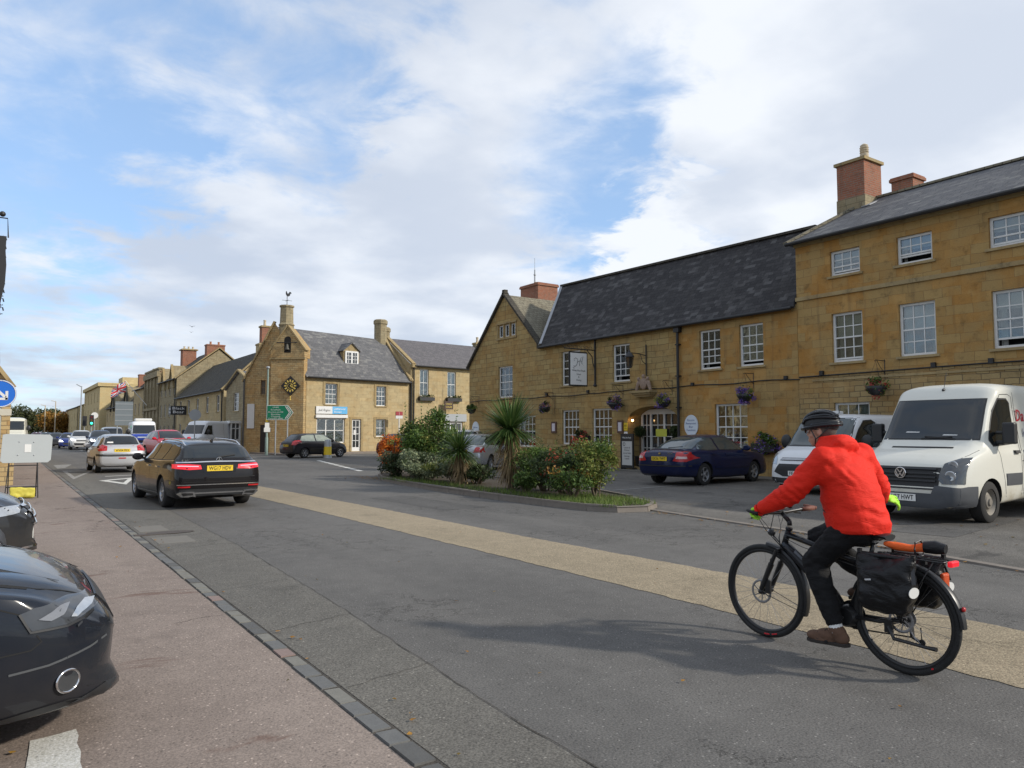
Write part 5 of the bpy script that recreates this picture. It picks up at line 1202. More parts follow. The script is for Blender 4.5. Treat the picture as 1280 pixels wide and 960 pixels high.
c.decal('rear_sticker','B',[(.28,1.09),(.48,1.09),(.46,1.14),(.28,1.14)],M['plate_w'],off=.009)
c.mirror(.62,.95);c.seams([('L',[(-.51,.95),(-.53,.3)]),('R',[(-.51,.95),(-.53,.3)]),('L',[(.7,.93),(.72,.3)]),('B',[(-.74,.72),(.74,.72)])])
c.strip('door_handle','L',[(-.42,.84),(-.24,.84)],.03,silver,off=.025,edge=.02,mirror=True)
c.decal('headlight','F',[(.4,.62),(.5,.74),(.7,.8),(.72,.64)],M['headlamp'],off=.006,mirror=True)
silver_hatch=c
navy=paint('navy_paint',(.007,.012,.05),.28,dirt=.06)
a0=atan2(15.03-14.17,19.65-16.27)
a0=radians(7)
c=Car('liftback_car','navy blue saloon parked outside the hotel entrance','car',LIFTBACK,(17.47,15.12),a0,navy)
c.win('rear_window','B',[(-.62,1.03),(.62,1.03),(.50,1.34),(-.50,1.34)],mat=M['cglass_l'])
for p_ in([(-1.50,1.02),(-1.25,1.20),(-.92,1.31),(-.60,1.33),(-.62,1.0),(-1.2,.995)],[(-.53,1.0),(-.52,1.335),(-.15,1.345),(.15,1.335),(.22,1.31),(.82,1.0),(.80,.98)]):c.win('side_window','L',p_,mirror=True,mat=M['cglass_l'])
c.win('windscreen','F',[(-.64,1.0),(.64,1.0),(.52,1.35),(-.52,1.35)])
c.decal('tail_light','B',[(.46,.70),(.54,.82),(.52,.93),(.66,.96),(.80,.94),(.86,.78),(.80,.68),(.62,.68)],M['redlens'],off=.01,mirror=True,edge=.01)
c.decal('tail_light','L',[(-2.24,.69),(-2.22,.94),(-2.03,.95),(-2.06,.80),(-2.10,.69)],M['redlens'],off=.01,mirror=True,edge=.01)
c.decal('reversing_light','B',[(.56,.76),(.58,.82),(.78,.82),(.80,.76)],simple('pale_lens',(.55,.40,.38),.15,coat=1),off=.018,mirror=True)
c.decal('reversing_light','L',[(-2.18,.76),(-2.18,.82),(-2.1,.82),(-2.1,.76)],simple('pale_lens',(.55,.40,.38),.15,coat=1),off=.014,mirror=True)
c.plate('B',.755,'EX56 YWT',M['plate_y'])
c.strip('bumper_strip','B',[(-.84,.565),(0,.56),(.84,.565)],.03,M['trimblack'],off=.012)
c.strip('bumper_strip','L',[(-.85,.5),(.85,.5)],.055,navy,off=.015,edge=.012,mirror=True)
mb=MB();p_=c.pt('B',0,.89,.01);mb.lathe([(0,0),(.045,0),(.045,-.01),(0,-.012)],(p_.x,0,p_.z),14,'x');mb.build('badge',M['chrome'],c.root,world=False)
text_obj('model_lettering','TDI',M['chrome'],c.root,tuple(c.pt('B',-.34,.9,.014)),(0,-1,0),(0,0,1),.06,width=.17)
mb=MB();mb.bar(c.pt('B',0,1.05,.02),c.pt('B',-.40,1.09,.02),.03,.02);mb.build('rear_wiper',M['black'],c.root,world=False)
c.mirror(.72,.98)
for fc in 'LR':c.seams([(fc,[(-.575,1.0),(-.60,.6),(-.62,.3)]),(fc,[(.62,.98),(.72,.6),(.68,.28)]),(fc,[(-1.02,.98),(-1.0,.8),(-.86,.55),(-.84,.3)])])
c.seams([('B',[(-.88,.62),(.88,.62)]),('R',[(-1.95,.62),(-1.7,.64)]),('B',[(-.40,.68),(-.44,.80),(-.48,.98)]),('B',[(.40,.68),(.44,.80),(.48,.98)])])
c.strip('door_handle','L',[(.3-.62,.86),(-.12,.865)],.035,navy,off=.03,edge=.03,mirror=True);c.strip('door_handle','L',[(-1.0,.88),(-.8,.885)],.035,navy,off=.03,edge=.03,mirror=True)
c.decal('headlight','F',[(.4,.62),(.45,.76),(.72,.8),(.76,.64)],M['headlamp'],off=.006,mirror=True)
vanw=paint('cream_white_van_paint',(.66,.65,.58),.35,coat=.5,dirt=.85,dirtcol=(.30,.24,.13))
c=Car('panel_van','large dusty white panel van with black grille parked facing the road','van',BIGVAN,(15.42,6.62),radians(180),vanw)
van=c
c.win('windscreen','F',[(-.80,1.38),(.80,1.38),(.74,2.06),(-.74,2.06)],grow=.03)
for sg in(1,-1):
 fc='L' if sg>0 else 'R'
 c.win('cab_window',fc,[(.92,1.32),(.92,2.0),(1.0,2.06),(1.28,2.06),(1.46,1.85),(1.76,1.36),(1.72,1.28)],grow=.03)
 for side_l in([(.80,.36),(.80,2.12),(.92,2.16),(1.2,2.15),(1.5,1.85)],[(-.5,.4),(-.5,2.18)],[(.78,1.0),(-2.9,1.0)],[(1.62,1.22),(1.55,.9),(1.4,.4)],[(.73,.42),(.73,2.2)]):
  c.seams([(fc,side_l)],w=.012)
 c.decal('rubbing_strip',fc,[(-.45,.60),(-.45,.80),(.72,.80),(.72,.60)],M['greybump'],off=.012,edge=.012)
 c.decal('rubbing_strip',fc,[(.82,.60),(.82,.80),(1.43,.80),(1.40,.60)],M['greybump'],off=.012,edge=.012)
 c.strip('door_handle',fc,[(.88,1.15),(1.06,1.15)],.045,M['trimblack'],off=.04,edge=.04);c.strip('door_handle',fc,[(.48,1.15),(.66,1.15)],.045,M['trimblack'],off=.04,edge=.04)
 c.decal('headlight','F',[(.66*sg,.66),(.60*sg,.72),(.64*sg,.98),(.78*sg,1.06),(.90*sg,1.08),(.90*sg,.66)],M['lens'],off=.012,edge=.012)
 for(yy,zz,rr)in((.76,.96,.075),(.77,.79,.085)):
  p_=c.pt('F',yy*sg,zz,.014);mb=MB();mb.lathe([(rr,0),(rr,.012),(rr*.85,.016),(rr*.4,-.002),(0,.003)],tuple(p_),18,'x');mb.build('headlight_lamp',M['headlamp'],c.root,world=False,smooth=True)
for z in(.70,.76,.82,.88):c.strip('grille_bar','F',[(-.56,z),(.56,z)],.028,M['trimblack'],off=.035,edge=.02)
c.decal('grille','F',[(-.60,.56),(.60,.56),(.62,.92),(-.62,.92)],simple('grille_back',(.012,.012,.013),.6),off=.008)
c.decal('bumper','F',[(-.80,.25),(.80,.25),(.90,.36),(.92,.60),(.55,.62),(.50,.50),(-.50,.50),(-.55,.62),(-.92,.60),(-.90,.36)],M['greybump'],off=.02,edge=.03)
for fc in 'LR':c.decal('bumper_corner',fc,[(2.36,.30),(2.40,.62),(2.62,.62),(2.80,.60),(2.80,.28)],M['greybump'],off=.02,edge=.02)
c.plate('F',.42,'RW57 HWT',M['plate_w'],off=.03)
mb=MB();p_=c.pt('F',.0,.82,.05);q=(p_.x,0,p_.z)
ringp=[(q[0],.085*cos(t*pi/14),q[2]+.085*sin(t*pi/14))for t in range(28)];mb.tube(ringp,.010,6,closed=True)
for a,b in(((-.04,.055),(0,.0)),((0,.0),(.04,.055)),((-.072,.03),(-.035,-.062)),((-.035,-.062),(0,-.005)),((0,-.005),(.035,-.062)),((.035,-.062),(.072,.03))):mb.bar((q[0]+.003,a[0],q[2]+a[1]),(q[0]+.003,b[0],q[2]+b[1]),.015,.012,(1,0,0))
mb.build('roundel_badge',M['chrome'],c.root,world=False)
mb=MB();mb.lathe([(.085,0),(.085,-.01),(0,-.01)],(q[0],0,q[2]),20,'x');mb.build('roundel_back',M['trimblack'],c.root,world=False)
c.decal('bonnet_vent','F',[(-.52,1.222),(.52,1.222),(.52,1.245),(-.52,1.245)],M['under'],off=.004)
c.seams([('F',[(-.64,.93),(-.84,1.12),(-.88,1.2)]),('F',[(.64,.93),(.84,1.12),(.88,1.2)])])
for fc,sg in(('L',1),('R',-1)):
 p_=c.pt(fc,1.55,1.35);mb=MB();mb.box(p_.x-.06,p_.x+.08,p_.y+sg*.10,p_.y+sg*.30,1.30,1.66);mb.box(p_.x-.04,p_.x+.05,p_.y-sg*.02,p_.y+sg*.12,1.28,1.36)
 mb.box(p_.x-.04,p_.x+.05,p_.y-sg*.02,p_.y+sg*.12,1.46,1.52);mb.build('door_mirror',M['trimblack'],c.root,world=False,bevel=.03)
mb=MB();p_=c.pt('T',1.35,.0);mb.sphere((p_.x,0,p_.z),(.05,.03,.03),10,6);mb.tube([(p_.x,0,p_.z),(p_.x-.12,0,p_.z+.32)],.005,5);mb.build('aerial',M['black'],c.root,world=False)
for y in(-.1,.45):mb=MB();mb.bar(c.pt('F',y,1.385,.02),c.pt('F',y+.5*(1 if y>0 else-1)*-1,1.42,.02),.02,.02);mb.build('wiper',M['black'],c.root,world=False)
red_let=simple('red_lettering',(.45,.03,.05),.5,var=.0);grey_let=simple('grey_lettering',(.2,.22,.28),.5,var=0)
p_=c.pt('L',.58,1.75,.012);text_obj('side_lettering','Da',red_let,c.root,(p_.x,p_.y,1.78),(-1,0,0),(0,0,1),.29,bold=True)
p_=c.pt('L',.5,1.5,.012);text_obj('side_lettering','In',grey_let,c.root,(p_.x,p_.y,1.48),(-1,0,0),(0,0,1),.22)
for y,z in((-.3,1.52),(.35,1.47)):c.decal('dashboard_paper','F',[(y-.12,z-.035),(y+.12,z-.035),(y+.13,z-.02),(y-.1,z-.015)],M['white_dirty'],off=.009)
white2=paint('clean_white_van_paint',(.70,.71,.72),.28,dirt=.5)
c=Car('delivery_van','white van with raked windscreen parked between the cyclist and the navy car','van',MIDVAN,(18.30,10.95),radians(182),white2)
c.win('windscreen','F',[(-.80,1.16),(.80,1.16),(.70,1.83),(-.70,1.83)],grow=.03,mat=M['cglass_l'])
for fc in 'LR':
 c.win('cab_window',fc,[(.35,1.14),(.35,1.72),(.5,1.78),(.85,1.76),(1.12,1.55),(1.5,1.14)],grow=.03)
 c.seams([(fc,[(.28,.3),(.28,1.8)]),(fc,[(1.35,1.0),(1.2,.4)])])
 c.decal('bumper_corner',fc,[(1.95,.26),(2.0,.42),(2.3,.44),(2.3,.26)],M['trimblack'],off=.01)
c.decal('headlight','F',[(.60,.70),(.66,.84),(.82,.97),(.88,.86),(.84,.72)],M['headlamp'],off=.012,mirror=True,edge=.01)
c.decal('headlight','L',[(2.02,.86),(2.12,.98),(2.28,.80),(2.24,.70)],M['headlamp'],off=.012,mirror=True)
c.decal('grille','F',[(-.54,.80),(.54,.80),(.50,.87),(-.50,.87)],M['trimblack'],off=.008);c.strip('grille_bar','F',[(-.52,.825),(.52,.825)],.012,M['chrome'],off=.012);c.strip('grille_bar','F',[(-.50,.85),(.50,.85)],.012,M['chrome'],off=.012)
c.decal('lower_grille','F',[(-.42,.42),(.42,.42),(.66,.52),(.54,.72),(-.54,.72),(-.66,.52)],M['trimblack'],off=.008)
for z in(.5,.57,.64):c.strip('grille_bar','F',[(-.5,z),(.5,z)],.02,M['black'],off=.014)
c.decal('bumper','F',[(-.80,.26),(.80,.26),(.86,.40),(.4,.38),(-.4,.38),(-.86,.40)],M['trimblack'],off=.01,edge=.01)
c.plate('F',.50,'FE63 NLP',M['plate_w'],off=.02)
c.mirror(1.25,1.15,(.14,.24,.30),M['trimblack'])
mb=MB();p_=c.pt('T',.6,.0);mb.tube([(p_.x,0,p_.z),(p_.x-.1,0,p_.z+.2)],.008,5);mb.build('aerial',M['black'],c.root,world=False)
mb=MB();mb.box(.1,.35,-.6,-.15,1.96,2.05);mb.build('roof_light',M['white_dirty'],c.root,world=False,bevel=.02)
redp=paint('red_paint',(.50,.006,.022),.3,dirt=.05)
def suv_dress(c,lit=True,plate=None,side=True):
 c.win('windscreen','F',[(-.68,1.15),(.68,1.15),(.56,1.54),(-.56,1.54)]);c.win('rear_window','B',[(-.62,1.18),(.62,1.18),(.54,1.5),(-.54,1.5)])
 for p_ in([(-1.85,1.14),(-1.6,1.42),(-1.2,1.49),(-.92,1.5),(-.92,1.1)],[(-.85,1.1),(-.85,1.5),(-.1,1.53),(-.1,1.08)],[(-.03,1.08),(-.03,1.53),(.2,1.51),(.9,1.12),(.88,1.06)]):c.win('side_window','L',p_,mirror=True,mat=M['cglass_l'])
 c.decal('headlight','F',[(.44,.78),(.52,.90),(.76,.97),(.84,.88),(.74,.78)],M['lamplit']if lit else M['headlamp'],off=.008,mirror=True)
 c.decal('headlight','L',[(1.92,.84),(1.78,.98),(2.0,.94),(2.1,.82)],M['headlamp'],off=.008,mirror=True)
 c.decal('grille','F',[(-.42,.72),(.42,.72),(.46,.82),(-.46,.82)],M['trimblack'],off=.008);c.decal('lower_grille','F',[(-.55,.38),(.55,.38),(.6,.58),(-.6,.58)],M['trimblack'],off=.008)
 c.mirror(.82,1.08);c.seams([('L',[(-.06,1.05),(-.06,.35)]),('R',[(-.06,1.05),(-.06,.35)]),('R',[(.85,1.05),(.85,.35)]),('R',[(-.9,1.05),(-.95,.5)])])
 c.decal('tail_light','B',[(.62,.95),(.62,1.12),(.80,1.12),(.84,.95)],M['redlens'],off=.008,mirror=True)
 if plate:c.plate('F',.62,plate,M['plate_w'])
c=Car('suv_car','bright red crossover car waiting in the oncoming queue behind the black estate','car',SUV,(8.15,48.2),radians(-84),redp);suv_dress(c,True,'VX64 KDE')
c=Car('high_van','white high roofed van with a blue bonnet and a roof unit in the oncoming queue','van',BIGVAN,(9.35,66.5),radians(-94),paint('bright_white_paint',(.74,.74,.74),.3,dirt=.2))
bluep=paint('royal_blue_paint',(.02,.055,.35),.3,dirt=.1)
c.win('windscreen','F',[(-.80,1.38),(.80,1.38),(.74,2.02),(-.74,2.02)],grow=.03)
c.decal('blue_bonnet','F',[(-.92,.62),(.92,.62),(.90,1.34),(-.90,1.34)],bluep,off=.006,edge=.004)
c.decal('bumper','F',[(-.85,.27),(.85,.27),(.88,.55),(-.88,.55)],M['trimblack'],off=.01);c.strip('white_band','F',[(-.5,1.08),(.5,1.08)],.09,M['white'],off=.012)
c.decal('headlight','F',[(.60,.72),(.60,.98),(.84,1.06),(.86,.72)],M['headlamp'],off=.012,mirror=True);c.decal('grille','F',[(-.5,.68),(.5,.68),(.5,.86),(-.5,.86)],M['trimblack'],off=.012)
for fc in 'LR':c.win('cab_window',fc,[(.75,1.32),(.75,2.0),(1.2,2.0),(1.65,1.34)],grow=.03)
c.mirror(1.5,1.4,(.14,.26,.34),M['trimblack'])
mb=MB();mb.box(-.2,1.0,-.62,.62,2.36,2.58);mb.build('roof_unit',M['white'],c.root,world=False,bevel=.08)
c.seams([('R',[(-.7,.4),(-.7,2.2)]),('R',[(.6,.4),(.6,2.2)])],w=.02)
c.decal('side_graphic','R',[(-2.6,.5),(-1.2,1.3),(.3,.5)],simple('pale_grey_graphic',(.45,.48,.52),.4),off=.004)
c=Car('parked_van','silver white van parked sideways against the bay windowed house','van',BIGVAN,(15.2,63.4),radians(218),paint('pale_silver_paint',(.74,.75,.76),.3,dirt=.1))
c.root.location=(13.5,62.3,0);c.root.rotation_euler[2]=radians(222)
for fc in 'LR':c.win('cab_window',fc,[(.75,1.32),(.75,2.0),(1.2,2.0),(1.74,1.34)],grow=.03);c.seams([(fc,[(.65,.4),(.65,2.1)]),(fc,[(-.7,.4),(-.7,2.2)])],w=.015)
c.win('windscreen','F',[(-.80,1.38),(.80,1.38),(.74,2.02),(-.74,2.02)],grow=.03);c.mirror(1.5,1.4,(.14,.26,.30),M['trimblack'])
c.decal('headlight','F',[(.60,.72),(.60,.98),(.84,1.06),(.86,.72)],M['lens'],off=.012,mirror=True);c.decal('grille','F',[(-.5,.68),(.5,.68),(.5,.9),(-.5,.9)],M['trimblack'],off=.012)
c.decal('bumper_corner','L',[(2.3,.3),(2.3,.6),(2.8,.6),(2.8,.3)],M['greybump'],off=.012,mirror=True)
darkp=paint('charcoal_paint',(.018,.018,.022),.3,dirt=.2)
c=Car('small_hatchback_car','small charcoal hatchback turning out in front of the clock house','car',HATCH,(15.3,42.95),radians(14),darkp)
c.win('rear_window','B',[(-.56,1.05),(.56,1.05),(.46,1.33),(-.46,1.33)])
for p_ in([(-1.45,.98),(-1.25,1.26),(-.85,1.34),(-.45,1.345),(-.45,.96)],[(-.37,.96),(-.37,1.345),(.2,1.33),(.78,.97)]):c.win('side_window','L',p_,mirror=True,mat=simple('glass_painted_reflection',(.25,.28,.24),.08,var=.5))  # bright reflection in the side glass is put into its pale base colour
c.win('windscreen','F',[(-.62,.98),(.62,.98),(.5,1.34),(-.5,1.34)])
c.decal('tail_light','B',[(.56,.75),(.54,1.0),(.66,1.04),(.78,.95),(.76,.75)],M['redlens'],off=.01,mirror=True)
c.decal('tail_light','L',[(-1.85,.75),(-1.82,1.0),(-1.72,.98),(-1.74,.75)],M['redlens'],off=.01,mirror=True)
c.plate('B',.72,'MK53 UJB',M['plate_y']);c.mirror(.62,.95);c.seams([('R',[(-.41,.95),(-.43,.3)]),('R',[(.7,.93),(.72,.3)])]);c.strip('bumper_strip','L',[(-.8,.52),(.9,.52)],.05,M['trimblack'],off=.012,mirror=True)
c.decal('headlight','F',[(.4,.62),(.5,.74),(.7,.8),(.72,.64)],M['headlamp'],off=.006,mirror=True)
sil2=paint('bright_silver_paint',(.5,.51,.53),.25,metal=.5,dirt=.1)
c=Car('saloon_car','silver saloon parked behind the flower bed beside the cordyline','car',LIFTBACK,(15.9,25.3),radians(38),sil2)
c.win('rear_window','B',[(-.62,1.03),(.62,1.03),(.50,1.34),(-.50,1.34)],mat=M['cglass_l'])
for p_ in([(-1.50,1.02),(-.92,1.31),(-.60,1.33),(-.62,1.0)],[(-.53,1.0),(-.52,1.335),(.15,1.335),(.82,1.0)]):c.win('side_window','L',p_,mirror=True)
c.decal('tail_light','B',[(.50,.74),(.56,.93),(.80,.94),(.84,.74)],M['redlens'],off=.01,mirror=True);c.plate('B',.80,'VU06 GHA',M['plate_y']);c.win('windscreen','F',[(-.64,1.0),(.64,1.0),(.52,1.35),(-.52,1.35)])
c.mirror(.72,.98)
c=Car('white_car','white car whose roof shows above the silver saloon behind the shrubs','car',SUV,(21.0,34.5),radians(50),paint('plain_white_paint',(.7,.7,.7),.3));suv_dress(c,False)
c=Car('dark_red_car','dark car with a red rear half hidden behind the orange shrub','car',HATCH,(19.5,39.0),radians(20),paint('dull_red_dark_paint',(.10,.02,.015),.3));c.win('rear_window','B',[(-.56,1.05),(.56,1.05),(.46,1.33),(-.46,1.33)])
for p_ in([(-1.45,.98),(-1.25,1.26),(-.45,1.345),(-.45,.96)],[(-.37,.96),(-.37,1.345),(.2,1.33),(.78,.97)]):c.win('side_window','L',p_,mirror=True)
queue=[('queue_car','dark blue crossover first of the parked queue left of the white van',SUV,(6.4,66.8),-91,(.02,.03,.06),True),('queue_car','white crossover behind the dark blue one in the queue',SUV,(5.6,73.5),-92,(.6,.6,.58),True),('queue_car','royal blue hatchback in the middle of the queue with lit headlights',HATCH,(5.05,79.5),-93,(.015,.03,.16),True),('queue_car','black hatchback with lit headlights behind the royal blue one in the queue',HATCH,(4.4,86.5),-93,(.015,.015,.018),True),('queue_car','grey green hatchback near the end of the queue',HATCH,(3.9,93.5),-93,(.03,.045,.045),True),('queue_car','dark red car at the far end of the queue',HATCH,(3.3,101),-94,(.16,.01,.02),False)]
for nm,lb_,spc,loc,rz,col,lit in queue:
 c=Car(nm,lb_,'car',spc,loc,radians(rz),paint('queue_paint',col,.3,dirt=.15),group='oncoming cars queueing on the far road')
 if spc is SUV:suv_dress(c,lit)
 else:
  c.win('windscreen','F',[(-.62,.98),(.62,.98),(.5,1.34),(-.5,1.34)]);c.decal('headlight','F',[(.4,.62),(.5,.74),(.7,.8),(.74,.62)],M['lamplit']if lit else M['headlamp'],off=.008,mirror=True)
  for p_ in([(-1.5,.98),(-1.3,1.26),(-.55,1.345),(-.55,.96)],[(-.47,.96),(-.47,1.345),(.2,1.33),(.78,.97)]):c.win('side_window','L',p_,mirror=True)
  c.decal('grille','F',[(-.4,.36),(.4,.36),(.45,.52),(-.45,.52)],M['trimblack'],off=.008);c.mirror(.62,.95)
c=Car('small_white_van','small white van between the blue fronted van and the queue','van',MIDVAN,(8.3,77),radians(-93),paint('plain_white_paint',(.7,.7,.7),.3))
c.win('windscreen','F',[(-.80,1.16),(.80,1.16),(.70,1.80),(-.70,1.80)],grow=.03);c.mirror(1.25,1.15,(.14,.24,.30),M['trimblack']);c.decal('headlight','F',[(.60,.70),(.66,.84),(.82,.95),(.84,.72)],M['headlamp'],off=.012,mirror=True)
for fc in 'LR':c.win('cab_window',fc,[(.35,1.14),(.35,1.72),(.85,1.76),(1.5,1.14)],grow=.03)
c=Car('lorry','pale cream lorry far off behind the blank sign','lorry',BIGVAN,(.9,92),radians(-93),paint('cream_lorry_paint',(.62,.60,.50),.4))
c.root.scale=(1.25,1.25,1.25)
c.win('windscreen','F',[(-.80,1.38),(.80,1.38),(.78,2.06),(-.78,2.06)],grow=.03);c.mirror(1.5,1.4,(.14,.26,.34),M['trimblack']);c.decal('headlight','F',[(.60,.62),(.60,.80),(.84,.84),(.86,.62)],M['lamplit'],off=.012,mirror=True)
c=Car('box_van','plain white van roof showing above the left edge of the blank sign','van',MIDVAN,(-1.2,80),radians(-92),paint('plain_white_paint',(.7,.7,.7),.3));c.win('windscreen','F',[(-.80,1.16),(.80,1.16),(.70,1.80),(-.70,1.80)],grow=.03)
BO=Vector((4.68,2.97,0.0))
frame_m=paint('satin_black_frame',(.012,.013,.016),.3,coat=.8,dirt=.1)
M['rubber']=simple('bike_tyre',(.012,.012,.012),.75,var=.2,scale=30,bump=.3)
M['alu']=simple('brushed_alloy',(.35,.35,.36),.35,metal=.9,var=.1)
M['bikeblack']=simple('anodised_black',(.02,.02,.021),.35,metal=.2,var=.1)
bike=thing('bicycle','black touring bicycle with disc brakes, mudguards and a rear rack under the red jacketed rider','bicycle',tuple(BO))
def BB(name,mb,mat,par=None,**k):return mb.build(name,mat,par or bike,world=False,**k)
RW=.336
def bike_wheel(y,rear):
 hub=(0,y,RW)
 t=MB();t.tube([(0,y+(RW-.021)*cos(a),RW+(RW-.021)*sin(a))for a in[2*pi*i/64 for i in range(64)]],.021,10,closed=True)
 w=BB('wheel',t,M['rubber'],smooth=True)
 r=MB();r.lathe([(RW-.038,-.011),(RW-.044,-.013),(RW-.058,-.008),(RW-.060,0),(RW-.058,.008),(RW-.044,.013),(RW-.038,.011)],(0,y,RW),64,'x');BB('rim',r,M['bikeblack'],w,smooth=True)
 s=MB();n=28
 for i in range(n):
  a=2*pi*i/n;sg=1 if i%2 else-1;a2=a+(.35 if(i//2)%2 else-.35)
  s.tube([(sg*.03,y+.022*cos(a2),RW+.022*sin(a2)),(0,y+(RW-.058)*cos(a),RW+(RW-.058)*sin(a))],.0011,4,cap=False)
 BB('spokes',s,M['alu'],w)
 h=MB();h.lathe([(0,-.055),(.012,-.055),(.012,-.035),(.028,-.033),(.028,-.028),(.016,-.02),(.016,.02),(.028,.028),(.028,.033),(.012,.035),(.012,.055),(0,.055)],hub,20,'x');BB('hub',h,M['bikeblack'],w,smooth=True,sharp=35)
 d=MB();Ro=.085 if not rear else .078
 d.tube([(-.045,y+Ro*.9*cos(a),RW+Ro*.9*sin(a))for a in[2*pi*i/36 for i in range(36)]],.009,4,closed=True)
 for i in range(len(d.v)):v=d.v[i];d.v[i]=(-.045+(v[0]+.045)*.15,v[1],v[2])
 for i in range(6):a=2*pi*i/6;d.bar((-.045,y+.02*cos(a),RW+.02*sin(a)),(-.045,y+Ro*.85*cos(a+.5),RW+Ro*.85*sin(a+.5)),.002,.008,(0,-sin(a),cos(a)))
 BB('brake_disc',d,M['alu'],w)
 rd=MB()
 for a0 in((250,262)if not rear else(236,)):
  pts=[(-.022,y+(RW-.028)*cos(radians(a0+k)),RW+(RW-.028)*sin(radians(a0+k)))for k in range(0,9 if not rear else 3,1)];rd.tube(pts,.005,5)
 BB('tyre_lettering',rd,simple('red_tyre_print',(.6,.02,.03),.5),w)
 return w
bike_wheel(-.485,True);bike_wheel(.54,False)
fm=MB()
HT,HB,BBp,SC,SP=(0,.33,.80),(0,.378,.67),(0,-.11,.285),(0,-.262,.64),(0,-.30,.79)
fm.tube([HT,HB],.021,12);fm.tube([(0,.325,.815),HT],.025,12)
fm.tube([(0,.345,.765),(0,.12,.715),(0,-.25,.635)],[.022,.02,.017],10)
fm.tube([(0,.37,.70),(0,.30,.64),(0,.0,.40),(0,-.08,.30)],[.028,.036,.042,.036],12)
fm.tube([BBp,SC],[.022,.018],10);fm.lathe([(0,-.04),(.034,-.04),(.034,.04),(0,.04)],BBp,16,'x')
for sg in(-1,1):
 fm.tube([(sg*.03,-.14,.29),(sg*.05,-.35,.30),(sg*.062,-.485,RW)],[.014,.011,.010],8);fm.tube([(sg*.012,-.255,.62),(sg*.05,-.42,.47),(sg*.062,-.485,RW)],[.011,.009,.008],8)
BB('frame',fm,frame_m,smooth=True)
st_=MB();st_.tube([(-.045,.26,.66),(-.044,.06,.51)],.012,6);
for i in range(len(st_.v)):v=st_.v[i];st_.v[i]=(-.041+(v[0]+.045)*.1,v[1],v[2])
BB('frame_decal',st_,simple('grey_decal',(.12,.13,.15),.4))
fk=MB();fk.tube([(-.062,.395,.645),(.062,.395,.645)],.018,8);fk.tube([HB,(0,.39,.65)],.02,8)
for sg in(-1,1):
 fk.tube([(sg*.058,.395,.65),(sg*.058,.445,.54)],.014,10);fk.tube([(sg*.058,.44,.55),(sg*.060,.53,.355)],[.021,.017],10);fk.sphere((sg*.060,.535,RW),.02,10,6)
fork=BB('fork',fk,M['bikeblack'],smooth=True,sharp=50)
cl=MB();cl.box(-.062,-.040,.455,.50,.33,.43);BB('brake_caliper',cl,M['bikeblack'],fork,bevel=.006)
sp_=MB();sp_.tube([SC,SP],.0145,10);BB('seat_post',sp_,M['bikeblack'],smooth=True)
sm_=MB()
prof=[(-.41,.062,.846),(-.38,.072,.852),(-.33,.070,.848),(-.27,.045,.842),(-.21,.026,.842),(-.15,.020,.838),(-.13,.012,.832)]
vs=[];fs=[]
for(y,w,z)in prof:
 for k in range(12):
  a=2*pi*k/12;vs.append((w*cos(a),y,z-.012+(.014 if sin(a)>0 else .026)*sin(a)))
for i in range(len(prof)-1):
 for k in range(12):fs.append((i*12+k,i*12+(k+1)%12,(i+1)*12+(k+1)%12,(i+1)*12+k))
fs.append(list(range(12)));fs.append([len(vs)-12+k for k in range(12)]);sm_.add(vs,fs)
sd_o=BB('saddle',sm_,simple('saddle_cover',(.015,.016,.018),.35,var=.2),smooth=True,sharp=60)
rl=MB()
for sg in(-1,1):rl.tube([(sg*.028,-.37,.825),(sg*.024,-.33,.80),(sg*.022,-.26,.80),(sg*.014,-.17,.822)],.0035,6)
rl.bar((-.03,-.30,.797),(.03,-.30,.797),.04,.016);BB('saddle_rails',rl,M['alu'],sd_o)
hb=MB();hb.tube([(0,.322,.83),(0,.325,.865)],.017,10);hb.tube([(0,.325,.86),(0,.385,.915)],[.017,.016],10)
hb.tube([(-.33,.345,.935),(-.2,.372,.93),(-.06,.39,.918),(.06,.39,.918),(.2,.372,.93),(.33,.345,.935)],.0125,10)
bars=BB('handlebar',hb,M['bikeblack'],smooth=True)
for sg in(-1,1):
 g=MB();g.tube([(sg*.33,.345,.935),(sg*.215,.369,.93)],.0165,12);g.tube([(sg*.345,.335,.935),(sg*.335,.41,.945),(sg*.33,.43,.95)],[.014,.011,.009],8);BB('grip',g,M['rubber']if sg<0 else simple('brown_grip',(.16,.06,.04),.7),bars,smooth=True)
 l=MB();l.sphere((sg*.17,.39,.922),(.022,.018,.014),10,6);l.tube([(sg*.17,.40,.915),(sg*.22,.435,.90),(sg*.29,.43,.892)],[.008,.006,.005],6);BB('brake_lever',l,M['bikeblack'],bars,smooth=True)
dp=MB();dp.box(-.035,.035,.36,.41,.94,.955);BB('display',dp,M['black'],bars,bevel=.005)
bl=MB();bl.sphere((.10,.385,.955),(.018,.018,.016),12,8);BB('bell',bl,M['bikeblack'],bars,smooth=True)
cb=MB()
for sx,k in((-.17,0),(.17,1),(-.12,2),(.13,3)):
 cb.tube([(sx,.40,.92),(sx*.9,.47+.01*k,.88),(sx*.5,.47-.01*k,.80),(sx*.2-.02,.42,.73),(-.03,.38,.68)],.0025,5)
cb.tube([(-.05,.40,.64),(-.07,.44,.58),(-.065,.47,.45),(-.05,.475,.40)],.0025,5)
cb.tube([(-.03,.34,.74),(-.045,.2,.70),(-.042,.0,.66),(-.03,-.24,.61)],.0025,5)
BB('cable',cb,M['black'],bars,smooth=True)
